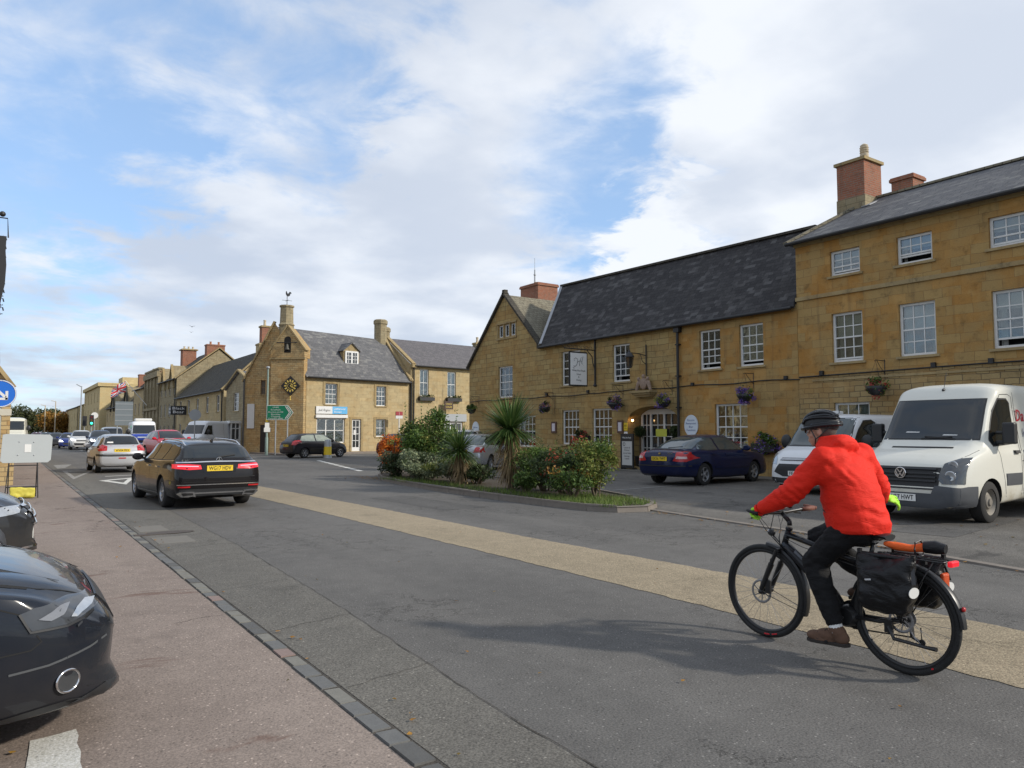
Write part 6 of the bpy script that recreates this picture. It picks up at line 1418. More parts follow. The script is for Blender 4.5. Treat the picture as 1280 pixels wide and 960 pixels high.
fl_=MB();fl_.sphere((0,.475,.765),(.022,.03,.026),12,8);fl_.tube([(0,.465,.75),(0,.41,.70),(0,.395,.66)],.005,6);fl_.tube([(-.02,.47,.79),(-.02,.44,.90)],.003,5);lampf=BB('front_light',fl_,M['black'],smooth=True)
ln_=MB();ln_.sphere((0,.497,.765),(.017,.012,.02),12,8);BB('lens',ln_,M['headlamp'],lampf,smooth=True)
def guard(y,a0,a1,r=RW+.018,w=.027):
 m=MB();vs=[];fs=[];n=24
 for i in range(n+1):
  a=radians(a0+(a1-a0)*i/n)
  for(dx,dr)in((-w,-.012),(-w*.8,.002),(0,.008),(w*.8,.002),(w,-.012),(w,-.015),(0,.004),(-w,-.015)):vs.append((dx,y+(r+dr)*cos(a),RW+(r+dr)*sin(a)))
 for i in range(n):
  for k in range(8):fs.append((i*8+k,i*8+(k+1)%8,(i+1)*8+(k+1)%8,(i+1)*8+k))
 fs+=[list(range(8)),[n*8+k for k in range(8)]];m.add(vs,fs);return m
BB('mudguard',guard(-.485,22,178),M['bikeblack'],smooth=True,sharp=40)
fg_=BB('mudguard',guard(.54,95,200),M['bikeblack'],smooth=True,sharp=40)
sy=MB()
for sg in(-1,1):sy.tube([(sg*.03,.54+.355*cos(radians(196)),RW+.355*sin(radians(196))),(sg*.065,.54,RW)],.0025,5)
BB('mudguard_stay',sy,M['bikeblack'],fg_)
rk=MB()
for sg in(-1,1):
 rk.tube([(sg*.055,-.27,.705),(sg*.06,-.34,.725),(sg*.06,-.73,.725),(sg*.04,-.76,.725)],.005,6)
 for yy in(-.42,-.56,-.70):rk.tube([(sg*.06,yy,.725),(sg*.075,-.49,RW+.02)],.004,6)
for yy in(-.35,-.48,-.62,-.75):rk.tube([(-.06,yy,.725),(.06,yy,.725)],.005,6)
rk.tube([(0,-.35,.727),(0,-.75,.727)],.006,6)
BB('rear_rack',rk,M['bikeblack'],smooth=True)
rl_=MB();rl_.box(-.045,.045,-.80,-.77,.70,.735);BB('rear_light',rl_,M['redlit'],bevel=.008)
rl_=MB();a=radians(160);rl_.lathe([(0,-.014),(.013,-.012),(.016,0),(0,0)],(0,-.485+(RW+.03)*cos(a),RW+(RW+.03)*sin(a)),12,'y');BB('reflector',rl_,M['redlens'],smooth=True)
ck=MB();PED=(-.135,-.02,.128);PEDR=(.135,-.20,.442)
ck.bar((-.07,-.11,.285),(-.08,-.02,.128),.015,.026,(1,0,0));crank=BB('crank',ck,M['alu'],bevel=.003)
ck=MB();ck.bar((.07,-.11,.285),(.08,-.20,.442),.015,.026,(1,0,0));crank2=BB('crank',ck,M['alu'],bevel=.003)
for P_,cr_ in((PED,crank),(PEDR,crank2)):
 pd=MB();pd.box(P_[0]-.045,P_[0]+.045,P_[1]-.045,P_[1]-.03,P_[2]-.01,P_[2]+.01);pd.box(P_[0]-.045,P_[0]+.045,P_[1]+.03,P_[1]+.045,P_[2]-.01,P_[2]+.01);pd.box(P_[0]-.045,P_[0]-.035,P_[1]-.03,P_[1]+.03,P_[2]-.01,P_[2]+.01);pd.box(P_[0]+.035,P_[0]+.045,P_[1]-.03,P_[1]+.03,P_[2]-.01,P_[2]+.01)
 pd.tube([(P_[0]-.035,P_[1],P_[2]),(P_[0]+.05,P_[1],P_[2])],.008,6);BB('pedal',pd,M['bikeblack'],cr_)
mt=MB();mt.lathe([(0,-.065),(.055,-.06),(.07,-.04),(.07,.05),(.05,.062),(0,.065)],(0,-.11,.285),20,'x',scale=(1.15,1));BB('motor',mt,M['bikeblack'],smooth=True,sharp=40)
cr=MB();cr.lathe([(0,.048),(.092,.048),(.092,.052),(0,.052)],(0,-.11,.285),32,'x');BB('chain_ring',cr,M['bikeblack'])
for rr,xx in((.055,.03),(.045,.036),(.035,.042)):
 cr=MB();cr.lathe([(0,xx),(rr,xx),(rr,xx+.003),(0,xx+.003)],(0,-.485,RW),24,'x');BB('sprocket',cr,M['alu'])
ch_=MB();ch_.tube([(.05,-.11,.285+.092),(.05,-.485,RW+.045)],.005,4);ch_.tube([(.05,-.11,.285-.092),(.05,-.50,.22),(.05,-.56,.20),(.05,-.555,.29)],.005,4);BB('chain',ch_,M['bikeblack'])
dr_=MB();dr_.bar((.06,-.49,.31),(.055,-.50,.22),.015,.03,(1,0,0));dr_.bar((.055,-.50,.22),(.055,-.57,.19),.012,.02,(1,0,0));dr_.lathe([(0,.05),(.02,.05),(.02,.056),(0,.056)],(0,-.56,.20),12,'x');BB('derailleur',dr_,M['bikeblack'])
ks=MB();ks.tube([(-.07,-.42,.29),(-.09,-.46,.225),(-.095,-.66,.218),(-.10,-.72,.22)],[.013,.012,.011,.014],8);ks.bar((-.07,-.42,.25),(-.07,-.42,.33),.02,.05,(0,1,0));BB('kickstand',ks,M['bikeblack'],smooth=True,sharp=40)
def capsule(mb,p,q,r1,r2,n=14):
 p=Vector(p);q=Vector(q);k=6
 mb.tube([p+(q-p)*i/k for i in range(k+1)],[r1+(r2-r1)*i/k for i in range(k+1)],n);mb.sphere(tuple(p),r1,n,10);mb.sphere(tuple(q),r2,n,10)
def blob(name,mb,mat,parent,voxel=.012,smooth=4,disp=None):
 me=bpy.data.meshes.new(name);me.from_pydata(mb.v,[],mb.f)
 o=link_mesh(name,me)
 bm=bmesh.new();bm.from_mesh(me);bmesh.ops.recalc_face_normals(bm,faces=bm.faces);bm.to_mesh(me);bm.free()
 r=o.modifiers.new('r','REMESH');r.mode='VOXEL';r.voxel_size=voxel;r.adaptivity=0
 if smooth:s=o.modifiers.new('s','SMOOTH');s.iterations=smooth;s.factor=.5
 apply_mods(o);me=o.data
 if disp:
  ns=[v.normal.copy()for v in me.vertices]
  for v,n in zip(me.vertices,ns):v.co+=n*disp(v.co,n)
  me.update()
 me.polygons.foreach_set('use_smooth',[True]*len(me.polygons));me.materials.clear();me.materials.append(mat)
 if parent is not None:o.parent=parent
 return o
def cloth_mat(name,col,rough=.75,sheen=.3,fine=.25,var=.12):
 m,nt,b=mat_base(name,rough,spec=.3)
 tcn=N(nt,'ShaderNodeTexCoord');o=tcn.outputs['Object']
 mp=N(nt,'ShaderNodeMapping');mp.inputs['Scale'].default_value=(1,1,2.6);lk(nt,o,mp.inputs[0])
 a=N(nt,'ShaderNodeTexNoise',i_Scale=9.0,i_Detail=5.0,i_Roughness=.6,i_Distortion=1.2);lk(nt,mp.outputs[0],a.inputs['Vector'])
 f=N(nt,'ShaderNodeTexNoise',i_Scale=220.0,i_Detail=2.0);lk(nt,o,f.inputs['Vector'])
 lk(nt,mixc(nt,a.outputs[0],[c*(1-var)for c in col],[min(1,c*(1+var))for c in col]),b.inputs['Base Color'])
 bp=N(nt,'ShaderNodeBump',i_Strength=.5,i_Distance=.02);lk(nt,fmath(nt,'ADD',a.outputs[0],fmath(nt,'MULTIPLY',f.outputs[0],.06)),bp.inputs['Height']);lk(nt,bp.outputs[0],b.inputs['Normal'])
 return m
bag_m=cloth_mat('black_tarpaulin',(.009,.009,.010),.38,var=.3)
def pannier(label,sg,y0,y1,mat,zt=.75):
 xm=sg*.17;t=thing('pannier_bag',label,'bag',(BO.x+xm,BO.y+(y0+y1)/2,.39),0,'panniers on the bicycle rack')
 w=.085;a=(y1-y0)/2;mb=MB();h=zt-.39
 secs=[(0,.60,.55),(.025,.80,.82),(h*.35,1.0,1.05),(h*.7,1.0,.98),(h*.88,1.03,.62),(h*.97,1.04,.34),(h,1.0,.20)]
 vs=[];fs=[];n=32
 for(z,ky,kx)in secs:
  for k in range(n):
   an=2*pi*k/n;cx=abs(cos(an))**.6*(1 if cos(an)>0 else-1);sy_=abs(sin(an))**.5*(1 if sin(an)>0 else-1)
   vs.append((w*kx*cx,a*ky*sy_,z))
 for i in range(len(secs)-1):
  for k in range(n):fs.append((i*n+k,i*n+(k+1)%n,(i+1)*n+(k+1)%n,(i+1)*n+k))
 fs+=[list(range(n))[::-1],[len(vs)-n+k for k in range(n)]]
 mb.add(vs,fs)
 def dsp(co,nn):return .022*noise.noise(Vector((co.x*7,co.y*6+co.z*6,co.z*7)))+.010*noise.noise(Vector((co.x*22+5,co.y*18-co.z*14,co.z*20)))
 o=blob('bag_body',mb,mat,t,.012,2,dsp)
 r=MB();r.tube([(0,-a*1.0,h),(0,a*1.0,h)],.016,8);r.box(-.012,.012,-a*1.02,-a*.9,h-.03,h+.03);r.box(-.012,.012,a*.9,a*1.02,h-.03,h+.03);BB('rolled_top',r,mat,t,smooth=True,sharp=50)
 s=MB();s.bar((sg*-.02,0,h+.02),(sg*.075,0,h*.72),.03,.004,(0,0,1));s.bar((sg*.0,-a*.9,h),(sg*.04,-a*1.06,h*.6),.022,.004,(0,0,1));BB('strap',s,M['black'],t)
 hk=MB();hk.box(-sg*.085,-sg*.112,-.10,-.07,h-.03,h+.01);hk.box(-sg*.085,-sg*.112,.07,.10,h-.03,h+.01);BB('hook',hk,M['black'],t)
 d=MB();d.lathe([(0,0),(.042,0),(.042,.003),(0,.003)],(0,0,0),20,'y',scale=(.75,1.35))
 for i in range(len(d.v)):v=d.v[i];d.v[i]=(v[0]+sg*.035,-v[1]-a*1.035,v[2]+h*.46)
 BB('reflective_patch',d,simple('reflective_patch_grey',(.62,.62,.60),.3,var=.05),t)
 return t
pl_=pannier('black roll top pannier bag with grey patch on the near side of the bicycle rack',-1,-.645,-.295,bag_m,zt=.735)
pr_=pannier('black pannier bag with an orange panel on the far side of the bicycle rack',1,-.655,-.33,bag_m,zt=.71)
mb=MB();mb.box(-.05,.03,-.178,-.15,.08,.24);BB('orange_panel',mb,cloth_mat('orange_tarpaulin',(.50,.07,.015),.4),pr_,bevel=.015)
lbl=MB();lbl.tube([(-.083,.09,.20),(-.084,.05,.207)],.006,6);BB('bag_mark',lbl,simple('pale_mark',(.5,.5,.5),.5),pl_)
rt_=thing('orange_roll','orange rolled jacket or bag with black ends strapped on top of the bicycle rack','bag',(BO.x,BO.y-.55,.73))
mb=MB();mb.tube([(-.03,.17,.065),(.0,.10,.05),(.02,.02,.045),(.04,-.06,.06)],[.016,.028,.024,.030],12);mb.sphere((.0,.10,.05),.024);blob('roll',mb,cloth_mat('bright_orange_cloth',(.75,.12,.02),.6),rt_,.009,2)
mb=MB();mb.tube([(.04,-.05,.06),(.05,-.11,.065),(.055,-.17,.06)],[.036,.042,.030],12);BB('end_cap',mb,bag_m,rt_,smooth=True,sharp=50)
mb=MB();mb.tube([(-.03,-.03,.09),(.03,-.03,.1),(.075,-.03,.06),(.06,-.03,.005),(-.02,-.03,.0),(-.04,-.03,.05)],.006,6,closed=True);BB('strap',mb,M['black'],rt_)
rider=thing('person','cyclist in bright red hooded jacket, black trousers and black helmet signalling with the right arm','person',tuple(BO))
skin=simple('skin',(.46,.25,.17),.55,var=.1,scale=14)
NL,NR=(-.095,-.22,.90),(.095,-.22,.90)
KL,AL=(-.125,.045,.625),(-.14,-.105,.225)
KR,AR=(.115,.165,.755),(.135,-.215,.53)
SHL,SHR=(-.185,-.075,1.315),(.195,-.115,1.335)
EL,WL=(-.285,.115,1.085),(-.30,.315,.975)
ER,WR=(.375,-.125,1.12),(.53,-.065,1.04)
HC=Vector((-.005,.055,1.515))
HR=Matrix.Rotation(radians(18),3,'Z')@Matrix.Rotation(radians(-8),3,'X')
def hp(x,y,z):return tuple(HC+HR@Vector((x,y,z)))
b=MB()
b.sphere(hp(0,-.01,.02),(.072,.092,.095),20,14,HR);b.sphere(hp(0,.02,-.045),(.056,.066,.062),16,12,HR);b.sphere(hp(0,.055,-.085),(.03,.026,.024),12,8,HR)
b.add([Vector(hp(*p))for p in((0,.072,.03),(-.018,.078,-.028),(.018,.078,-.028),(0,.108,-.026),(0,.07,-.04),(0,.06,.0))],[(0,1,3),(0,3,2),(1,4,3),(3,4,2),(0,5,1),(0,2,5),(5,4,1),(5,2,4)])
b.sphere(hp(0,.082,-.058),(.022,.012,.006),10,6,HR);b.sphere(hp(0,.080,-.070),(.019,.011,.006),10,6,HR);b.sphere(hp(0,.078,.028),(.045,.012,.008),10,6,HR)
for sg in(-1,1):
 b.sphere(hp(sg*.073,-.008,-.018),(.010,.019,.031),12,8,HR);b.sphere(hp(sg*.04,.055,-.03),(.02,.02,.018),10,8,HR)
capsule(b,hp(0,-.015,-.08),(.0,-.04,1.36),.052,.058)
capsule(b,(0,-.10,1.26),(0,-.21,.97),.085,.10);capsule(b,SHL,SHR,.045,.045);capsule(b,NL,NR,.07,.07)
for s_,e_,w_ in((SHL,EL,WL),(SHR,ER,WR)):capsule(b,s_,e_,.04,.034);capsule(b,e_,w_,.034,.027)
for h_,k_,a_ in((NL,KL,AL),(NR,KR,AR)):capsule(b,h_,k_,.065,.042);capsule(b,k_,a_,.042,.032)
capsule(b,AL,(-.14,-.07,.195),.03,.026);capsule(b,AR,(.135,-.18,.50),.03,.026)
for w_,h_ in((WL,(-.30,.36,.965)),(WR,(.58,-.08,1.03))):capsule(b,w_,h_,.025,.026)
body=blob('body',b,skin,rider,.008,2)
ey=MB()
for sg in(-1,1):ey.sphere(hp(sg*.029,.073,.006),.011,10,8)
BB('eyes',ey,simple('eye_white',(.6,.6,.58),.2,var=.03),body,smooth=True)
gs=MB()
for sg in(-1,1):gs.tube([hp(sg*.055,.075,.012),hp(sg*.074,.04,.010),hp(sg*.078,-.01,.0)],.003,5);gs.lathe([(0,0),(.022,0),(.022,.002),(0,.002)],(0,0,0),12,'y')if False else gs.sphere(hp(sg*.032,.092,.004),(.024,.004,.017),12,8,HR)
gs.tube([hp(-.01,.098,.008),hp(.01,.098,.008)],.003,5);BB('sunglasses',gs,M['glass'],rider,smooth=True)
hr=MB();hr.sphere(hp(0,-.022,.012),(.0765,.088,.092),18,12,HR)
hr2=MB();hr2.v=[v for v in hr.v];hr2.f=[];
for f in hr.f:
 c_=sum((Vector(hr.v[i])for i in f),Vector())/len(f);l_=HR.transposed()@(c_-HC)
 if l_.z>-.065 and l_.y<.045-max(0,-l_.z)*.9:hr2.f.append(f)
hr2.mi=[0]*len(hr2.f);BB('hair',hr2,simple('grey_hair',(.10,.085,.07),.9,var=.4,scale=60),rider,smooth=True)
HE=Vector((0,-.012,.034))
def hl(az,el,k=1.0):
 """point on the helmet ellipsoid: az 0 = front, el from 0 rim to 90 crown"""
 a=radians(az);e=radians(el);return HC+HR@(HE+Vector((sin(a)*cos(e)*.092*k,cos(a)*cos(e)*.126*k,sin(e)*.094*k)))
sh_=MB();vs=[];fs=[];na,ne=36,10
for j in range(ne+1):
 for i in range(na):
  az=360*i/na;el=-16+(106)*j/ne-(16*max(0,-cos(radians(az)))if j==0 else 0);vs.append(hl(az,min(el,89.9),.955))
for j in range(ne):
 for i in range(na):fs.append((j*na+i,j*na+(i+1)%na,(j+1)*na+(i+1)%na,(j+1)*na+i))
sh_.add(vs,fs)
hel_m=simple('matt_black_helmet_liner',(.012,.012,.013),.6,var=.2);hel_g=paint('gloss_black_helmet',(.014,.015,.018),.25,dirt=0)
hel=BB('helmet',sh_,hel_m,rider,smooth=True)
rb=MB()
def ribstrip(mb,f,n=18,w0=8,th=1.06):
 """f(t)->(x,y,z unit on helmet) sweep with width profile"""
 pts=[f(i/n)for i in range(n+1)]
 r_=[.0035+.0085*sin(pi*min(1,max(0.02,i/n)))**.6 for i in range(n+1)]
 mb.tube(pts,r_,8)
for off in(-.78,-.47,-.16,.16,.47,.78):
 def f(t,off=off):
  th=radians(12+150*t);y=cos(th);z=sin(th);x=off*(1-.45*abs(cos(th))**2.2);s=sqrt(max(0,1-x*x))
  return HC+HR@(HE+Vector((x*.092,y*s*.127,z*s*.096+(.012 if t>.9 else 0))))
 ribstrip(rb,f)
for sg in(-1,1):
 rb.tube([hl(sg*a,-10+5*sin(radians(a)),1.02)for a in range(8,178,8)],.013,8)
 rb.tube([hl(sg*a,-2+4*sin(radians(a)),1.0)for a in range(70,178,9)],.012,8);rb.tube([hl(sg*a,22+10*sin(radians(a*1.3)),1.02)for a in range(35,165,8)],.008,8)
BB('helmet_shell',rb,hel_g,hel,smooth=True)
vz=MB();vz.tube([hl(a,-9,1.05)for a in range(-50,51,10)],.008,6);BB('helmet_visor',vz,M['black'],hel,smooth=True)
sp2=MB();sp2.tube([hl(a,-6,1.035)for a in range(150,211,10)],.006,6);BB('helmet_rear_strip',sp2,simple('silver_strip',(.4,.4,.42),.3,metal=.5),hel)
stp=MB()
for sg in(-1,1):
 stp.tube([hl(sg*62,-14,.97),Vector(hp(sg*.078,.022,-.055)),Vector(hp(sg*.045,.04,-.108))],.0045,5);stp.tube([hl(sg*125,-16,.97),Vector(hp(sg*.08,.0,-.05)),Vector(hp(sg*.078,.022,-.06))],.004,5)
stp.tube([Vector(hp(-.045,.04,-.108)),Vector(hp(0,.048,-.118)),Vector(hp(.045,.04,-.108))],.0045,5);BB('chin_strap',stp,M['black'],hel)
j=MB()
TB=[((0,-.20,.85),.19,.205),((0,-.198,.92),.20,.212),((0,-.18,1.0),.20,.205),((0,-.155,1.10),.202,.190),((0,-.135,1.20),.21,.172),((0,-.11,1.29),.20,.14),((0,-.09,1.345),.14,.095),((0,-.055,1.385),.08,.08)]
vs=[];fs=[];n=28
for(c_,rx,ry)in TB:
 for k in range(n):a=2*pi*k/n;vs.append((c_[0]+rx*cos(a),c_[1]+ry*sin(a)*(.90 if sin(a)<0 else 1.0),c_[2]+(.012*sin(a)if c_[2]<.95 else 0)))
for i in range(len(TB)-1):
 for k in range(n):fs.append((i*n+k,i*n+(k+1)%n,(i+1)*n+(k+1)%n,(i+1)*n+k))
fs+=[list(range(n))[::-1],[len(vs)-n+k for k in range(n)]];j.add(vs,fs)
for s_,e_,w_ in((SHL,EL,WL),(SHR,ER,WR)):
 capsule(j,s_,e_,.090,.078);capsule(j,e_,w_,.078,.050);sx=-1 if s_[0]<0 else 1
 capsule(j,(sx*.10,-.11,1.31),s_,.09,.082);capsule(j,(sx*.12,-.13,1.22),tuple(Vector(s_)*.6+Vector(e_)*.4),.10,.07)
j.tube([(.105*cos(a),-.045+.085*sin(a),1.392+.012*sin(a))for a in[2*pi*i/24 for i in range(24)]],.034,10,closed=True)
j.tube([(.09*cos(a),-.04+.078*sin(a),1.43+.004*sin(a))for a in[2*pi*i/24 for i in range(24)]],.022,10,closed=True)
j.tube([(.085*cos(a),-.045+.082*sin(a),1.458-.01*sin(a))for a in[2*pi*i/24 for i in range(24)]],.020,10,closed=True);j.sphere((0,-.125,1.42),(.12,.065,.058),16,10);j.sphere((.06,-.135,1.405),(.05,.05,.04));j.sphere((-.055,-.125,1.41),(.055,.05,.045));j.sphere((0,-.12,1.43),(.085,.04,.03))
def jd(co,nn):
 v=co
 w=.011*noise.noise(Vector((v.x*6+3,v.y*6,v.z*11)))+.004*noise.noise(Vector((v.x*14,v.y*14,v.z*30+7)))
 for e_ in(EL,ER):
  d=(v-Vector(e_)).length
  if d<.16:ax=(Vector(e_)-Vector(SHL if e_ is EL else SHR)).normalized();w+=.007*(1-d/.16)*sin((v-Vector(e_)).dot(ax)*130+2*noise.noise(v*12))
 w+=.005*sin(v.z*65+v.x*22+5*noise.noise(Vector((v.x*6,v.y*6,v.z*4))))*max(0,1-abs(v.z-1.0)/.14)*(1 if abs(v.x)<.2 else 0)
 w+=.005*sin((v.z*.8-abs(v.x))*70+4*noise.noise(v*5))*max(0,1-abs(v.z-1.22)/.1)*max(0,min(1,(abs(v.x)-.06)*12))
 return w
red_j=cloth_mat('red_waterproof_jacket',(.70,.018,.005),.75,var=.06)
jk=blob('jacket',j,red_j,rider,.0105,3,jd)
hm=MB();_=([(.203*cos(a),-.243+.17*sin(a)*(1 if sin(a)<0 else .9),.868+.012*sin(a))for a in[2*pi*i/40 for i in range(40)]],.006)
sm3=MB();sm3.tube([(-.135,.0-.03,1.0-.02),(-.15,-.085,.95),(-.17,-.14,.88)],.004,5);BB('pocket_zip',sm3,M['black'],jk)
cf=MB()
for w_,e_ in((WL,EL),(WR,ER)):
 d_=(Vector(w_)-Vector(e_)).normalized();c_=Vector(w_)+d_*.035;cf.tube([c_,c_+d_*.015],.047 if False else .043,14)
BB('cuff',cf,red_j,jk,smooth=True,sharp=50)
t_=MB()
capsule(t_,(-.05,-.215,.875),(.05,-.215,.875),.125,.125)
for h_,k_,a_ in((NL,KL,AL),(NR,KR,AR)):
 capsule(t_,tuple(Vector(h_)+Vector((0,.02,-.015))),k_,.102,.082);capsule(t_,k_,tuple(Vector(k_)*.35+Vector(a_)*.65),.082,.072);capsule(t_,tuple(Vector(k_)*.35+Vector(a_)*.65),tuple(Vector(a_)+(Vector(k_)-Vector(a_))*.12),.072,.058)
def td(co,nn):
 w=.010*noise.noise(Vector((co.x*10,co.y*10,co.z*14)))+.006*noise.noise(Vector((co.x*20,co.y*24,co.z*34)))
 for k_ in(KL,KR):
  d=(co-Vector(k_)).length
  if d<.15:w+=.005*(1-d/.15)*sin(co.z*120+co.y*60)
 return w
tro=blob('trousers',t_,cloth_mat('black_trousers',(.007,.007,.008),.8,var=.3),rider,.0105,3,td)
def shoe(a_,toe_dir,par):
 A=Vector(a_);d=Vector(toe_dir).normalized();s=Vector((1,0,0));u=s.cross(d).normalized()
 if u.z<0:u=-u
 P=lambda x,y,z:tuple(A+s*x+d*y+u*z)
 Rm=Matrix((s,d,u)).transposed()
 m=MB();m.sphere(P(0,.155,-.072),(.046,.062,.034),16,10,Rm);m.sphere(P(0,.07,-.060),(.044,.08,.045),16,10,Rm);m.sphere(P(0,-.035,-.062),(.040,.052,.046),16,10,Rm);capsule(m,P(0,-.02,-.03),P(0,.0,-.012),.046,.047);m.sphere(P(0,.10,-.09),(.047,.11,.014),14,6,Rm)
 so_=blob('shoe',m,simple('brown_suede',(.115,.062,.038),.9,var=.35,scale=26,bump=.25),par,.007,2)
 q=MB();vs=[]
 out=[(0,-.088),(.032,-.075),(.038,-.03),(.034,.03),(.046,.11),(.043,.17),(.025,.208),(0,.216),(-.025,.208),(-.043,.17),(-.046,.11),(-.034,.03),(-.038,-.03),(-.032,-.075)]
 q.prism([Vector(P(x,y,-.092))for x,y in out],tuple(-u*.022),(0,0,0));BB('sole',q,simple('dark_sole',(.03,.024,.02),.9),so_,bevel=.004)
 q=MB()
 for k in range(5):y=.045+k*.018;q.tube([P(-.03,y,-.018-k*.006),P(0,y+.004,-.008-k*.007),P(.03,y,-.018-k*.006)],.0028,5)
 BB('laces',q,simple('lace',(.03,.025,.02),.8),so_)
shoe(AL,(0,1,-.06),rider);shoe(AR,(0,.96,-.28),rider)
sk=MB()
for a_,k_ in((AL,KL),(AR,KR)):d=(Vector(k_)-Vector(a_)).normalized();sk.tube([Vector(a_)-d*.03,Vector(a_)+d*.05],.044,14)
BB('socks',sk,simple('white_sock',(.7,.7,.68),.9,var=.08,scale=60,bump=.2),rider,smooth=True,sharp=60)
glv=cloth_mat('lime_glove',(.42,.85,.06),.6,var=.1);glvk=cloth_mat('dark_glove_palm',(.02,.025,.02),.7)
def hand(par,wrist,fwd,up,side,curl,thumb=1,spread=.18,scale=1.0,wrap=None):
 """wrist point; fwd along the fingers, up = back of the hand, side = towards the thumb"""
 Wp=Vector(wrist);F_=Vector(fwd).normalized();S_=Vector(side);S_=(S_-F_*S_.dot(F_)).normalized();U=S_.cross(F_)
 if U.dot(Vector(up))<0:U=-U
 P=lambda s,f,u:Wp+S_*s*scale+F_*f*scale+U*u*scale
 m=MB();Rm=Matrix((S_,F_,U)).transposed()
 m.sphere(tuple(P(0,.045,0)),(.040*scale,.050*scale,.016*scale),16,10,Rm);capsule(m,P(0,-.02,0),P(0,.02,0),.028*scale,.030*scale);capsule(m,P(-.03,.075,0),P(.03,.078,0),.0125*scale,.0125*scale)
 lens=[(.030,.040,.026,.020),(.010,.045,.030,.022),(-.010,.042,.028,.021),(-.030,.034,.020,.018)]
 for i,(s,l1,l2,l3)in enumerate(lens):
  p=P(s,.078,0);sp_a=(1.5-i)*spread;d=(F_*cos(sp_a)+S_*sin(sp_a)).normalized();c0=0
  for l,cadd in((l1,curl[0]),(l2,curl[1]),(l3,curl[2])):
   c0+=cadd+(.06*i if curl[0]<.5 else 0);dd=(d*cos(c0)-U*sin(c0)).normalized();q=p+dd*l*scale;capsule(m,p,q,.0098*scale,.0088*scale,8);p=q
 p=P(.028*thumb,.015,-.004);d=(S_*.75*thumb+F_*.6-U*.25).normalized();q=p+d*.042*scale;capsule(m,p,q,.0145*scale,.0115*scale,8)
 d2=(S_*.35*thumb+F_*.75-U*(.25+.4*curl[0])).normalized();capsule(m,q,q+d2*.032*scale,.0115*scale,.0095*scale,8)
 return blob('glove',m,glv,par,.0042,1)
hand(rider,(.565,-.073,1.033),(.86,-.28,-.22),(-.1,-.75,.6),(.25,.60,.65),(.18,.22,.18),spread=.20)
lg=hand(rider,(-.288,.318,.968),(.0,.96,-.12),(0,.1,1),(1,0,0),(1.0,1.05,.8),spread=.02)
gp_=MB();gp_.sphere((-.285,.365,.985),(.035,.03,.012),12,8);BB('glove_panel',gp_,glvk,lg,smooth=True)
PARK=dict(L=4.7,W=1.83,R=.33,axles=(-1.35,1.46),spokes=5,tw=.22,top=LIFTBACK['top'][:0]+[(-2.35,.84),(-2.3,.95),(-2.1,1.02),(-1.3,1.32),(-.6,1.42),(0,1.42),(.5,1.30),(.95,1.04),(1.12,.94),(1.7,.875),(2.0,.815),(2.2,.735),(2.31,.64),(2.35,.56)],belt=[(-2.35,.8),(-1.4,.97),(0,.94),(1.0,.87),(1.6,.81),(2.0,.73),(2.35,.49)],bot=[(-2.35,.32),(0,.18),(1.9,.19),(2.35,.20)],plan=[(-2.35,.76),(-2.2,.9),(-1.5,.99),(0,1),(1.2,1),(1.6,.985),(1.9,.95),(2.1,.89),(2.22,.80),(2.31,.68),(2.35,.56)],roofw=[(-2.35,.62),(-1,.58),(0,.58),(1.0,.70),(1.3,.76),(2.35,.6)],nose=[(0,-.03),(.24,-.035),(.34,.02),(.55,0),(.8,.05)],taper=.5)
dark_blue=paint('blue_black_paint',(.010,.013,.020),.2,dirt=.10)
c=Car('parked_saloon_car','shiny blue black car nosing over the footway in the bottom left corner','car',PARK,(-1.84,4.83),0.0,dark_blue)
for fc in 'LR':
 c.decal('headlight',fc,[(1.93,.69),(1.98,.612),(2.12,.61),(2.27,.642),(2.30,.66),(2.25,.69),(2.12,.712),(1.99,.708)],simple('smoky_headlight',(.055,.06,.068),.1,var=.5,scale=7),off=.005,res=.03,edge=.004)
 c.decal('headlight_reflector',fc,[(2.13,.638),(2.16,.63),(2.23,.648),(2.25,.665),(2.20,.678),(2.16,.66)],M['headlamp'],off=.011,res=.03)
 c.decal('headlight_reflector',fc,[(2.0,.655),(2.05,.64),(2.10,.655),(2.13,.685),(2.08,.69),(2.03,.668)],simple('grey_reflector',(.17,.18,.20),.2,var=.4,scale=12),off=.011,res=.03)
 c.strip('headlight_trim',fc,[(1.93,.69),(1.975,.607),(2.12,.604),(2.30,.638)],.010,M['trimblack'],off=.009)
 c.strip('bumper_crease_highlight',fc,[(1.90,.44),(2.05,.45),(2.22,.48),(2.30,.50)],.010,simple('crease_highlight',(.08,.085,.09),.25,var=.1),off=.004)  # paler ribbon paints the highlight along the bumper crease
 c.seams([(fc,[(1.2,.99),(1.7,.86),(1.86,.80),(1.96,.775)]),(fc,[(1.93,.69),(1.84,.73),(1.70,.79)]),(fc,[(1.80,.52),(1.98,.53),(2.02,.56),(2.0,.59)])],w=.006)
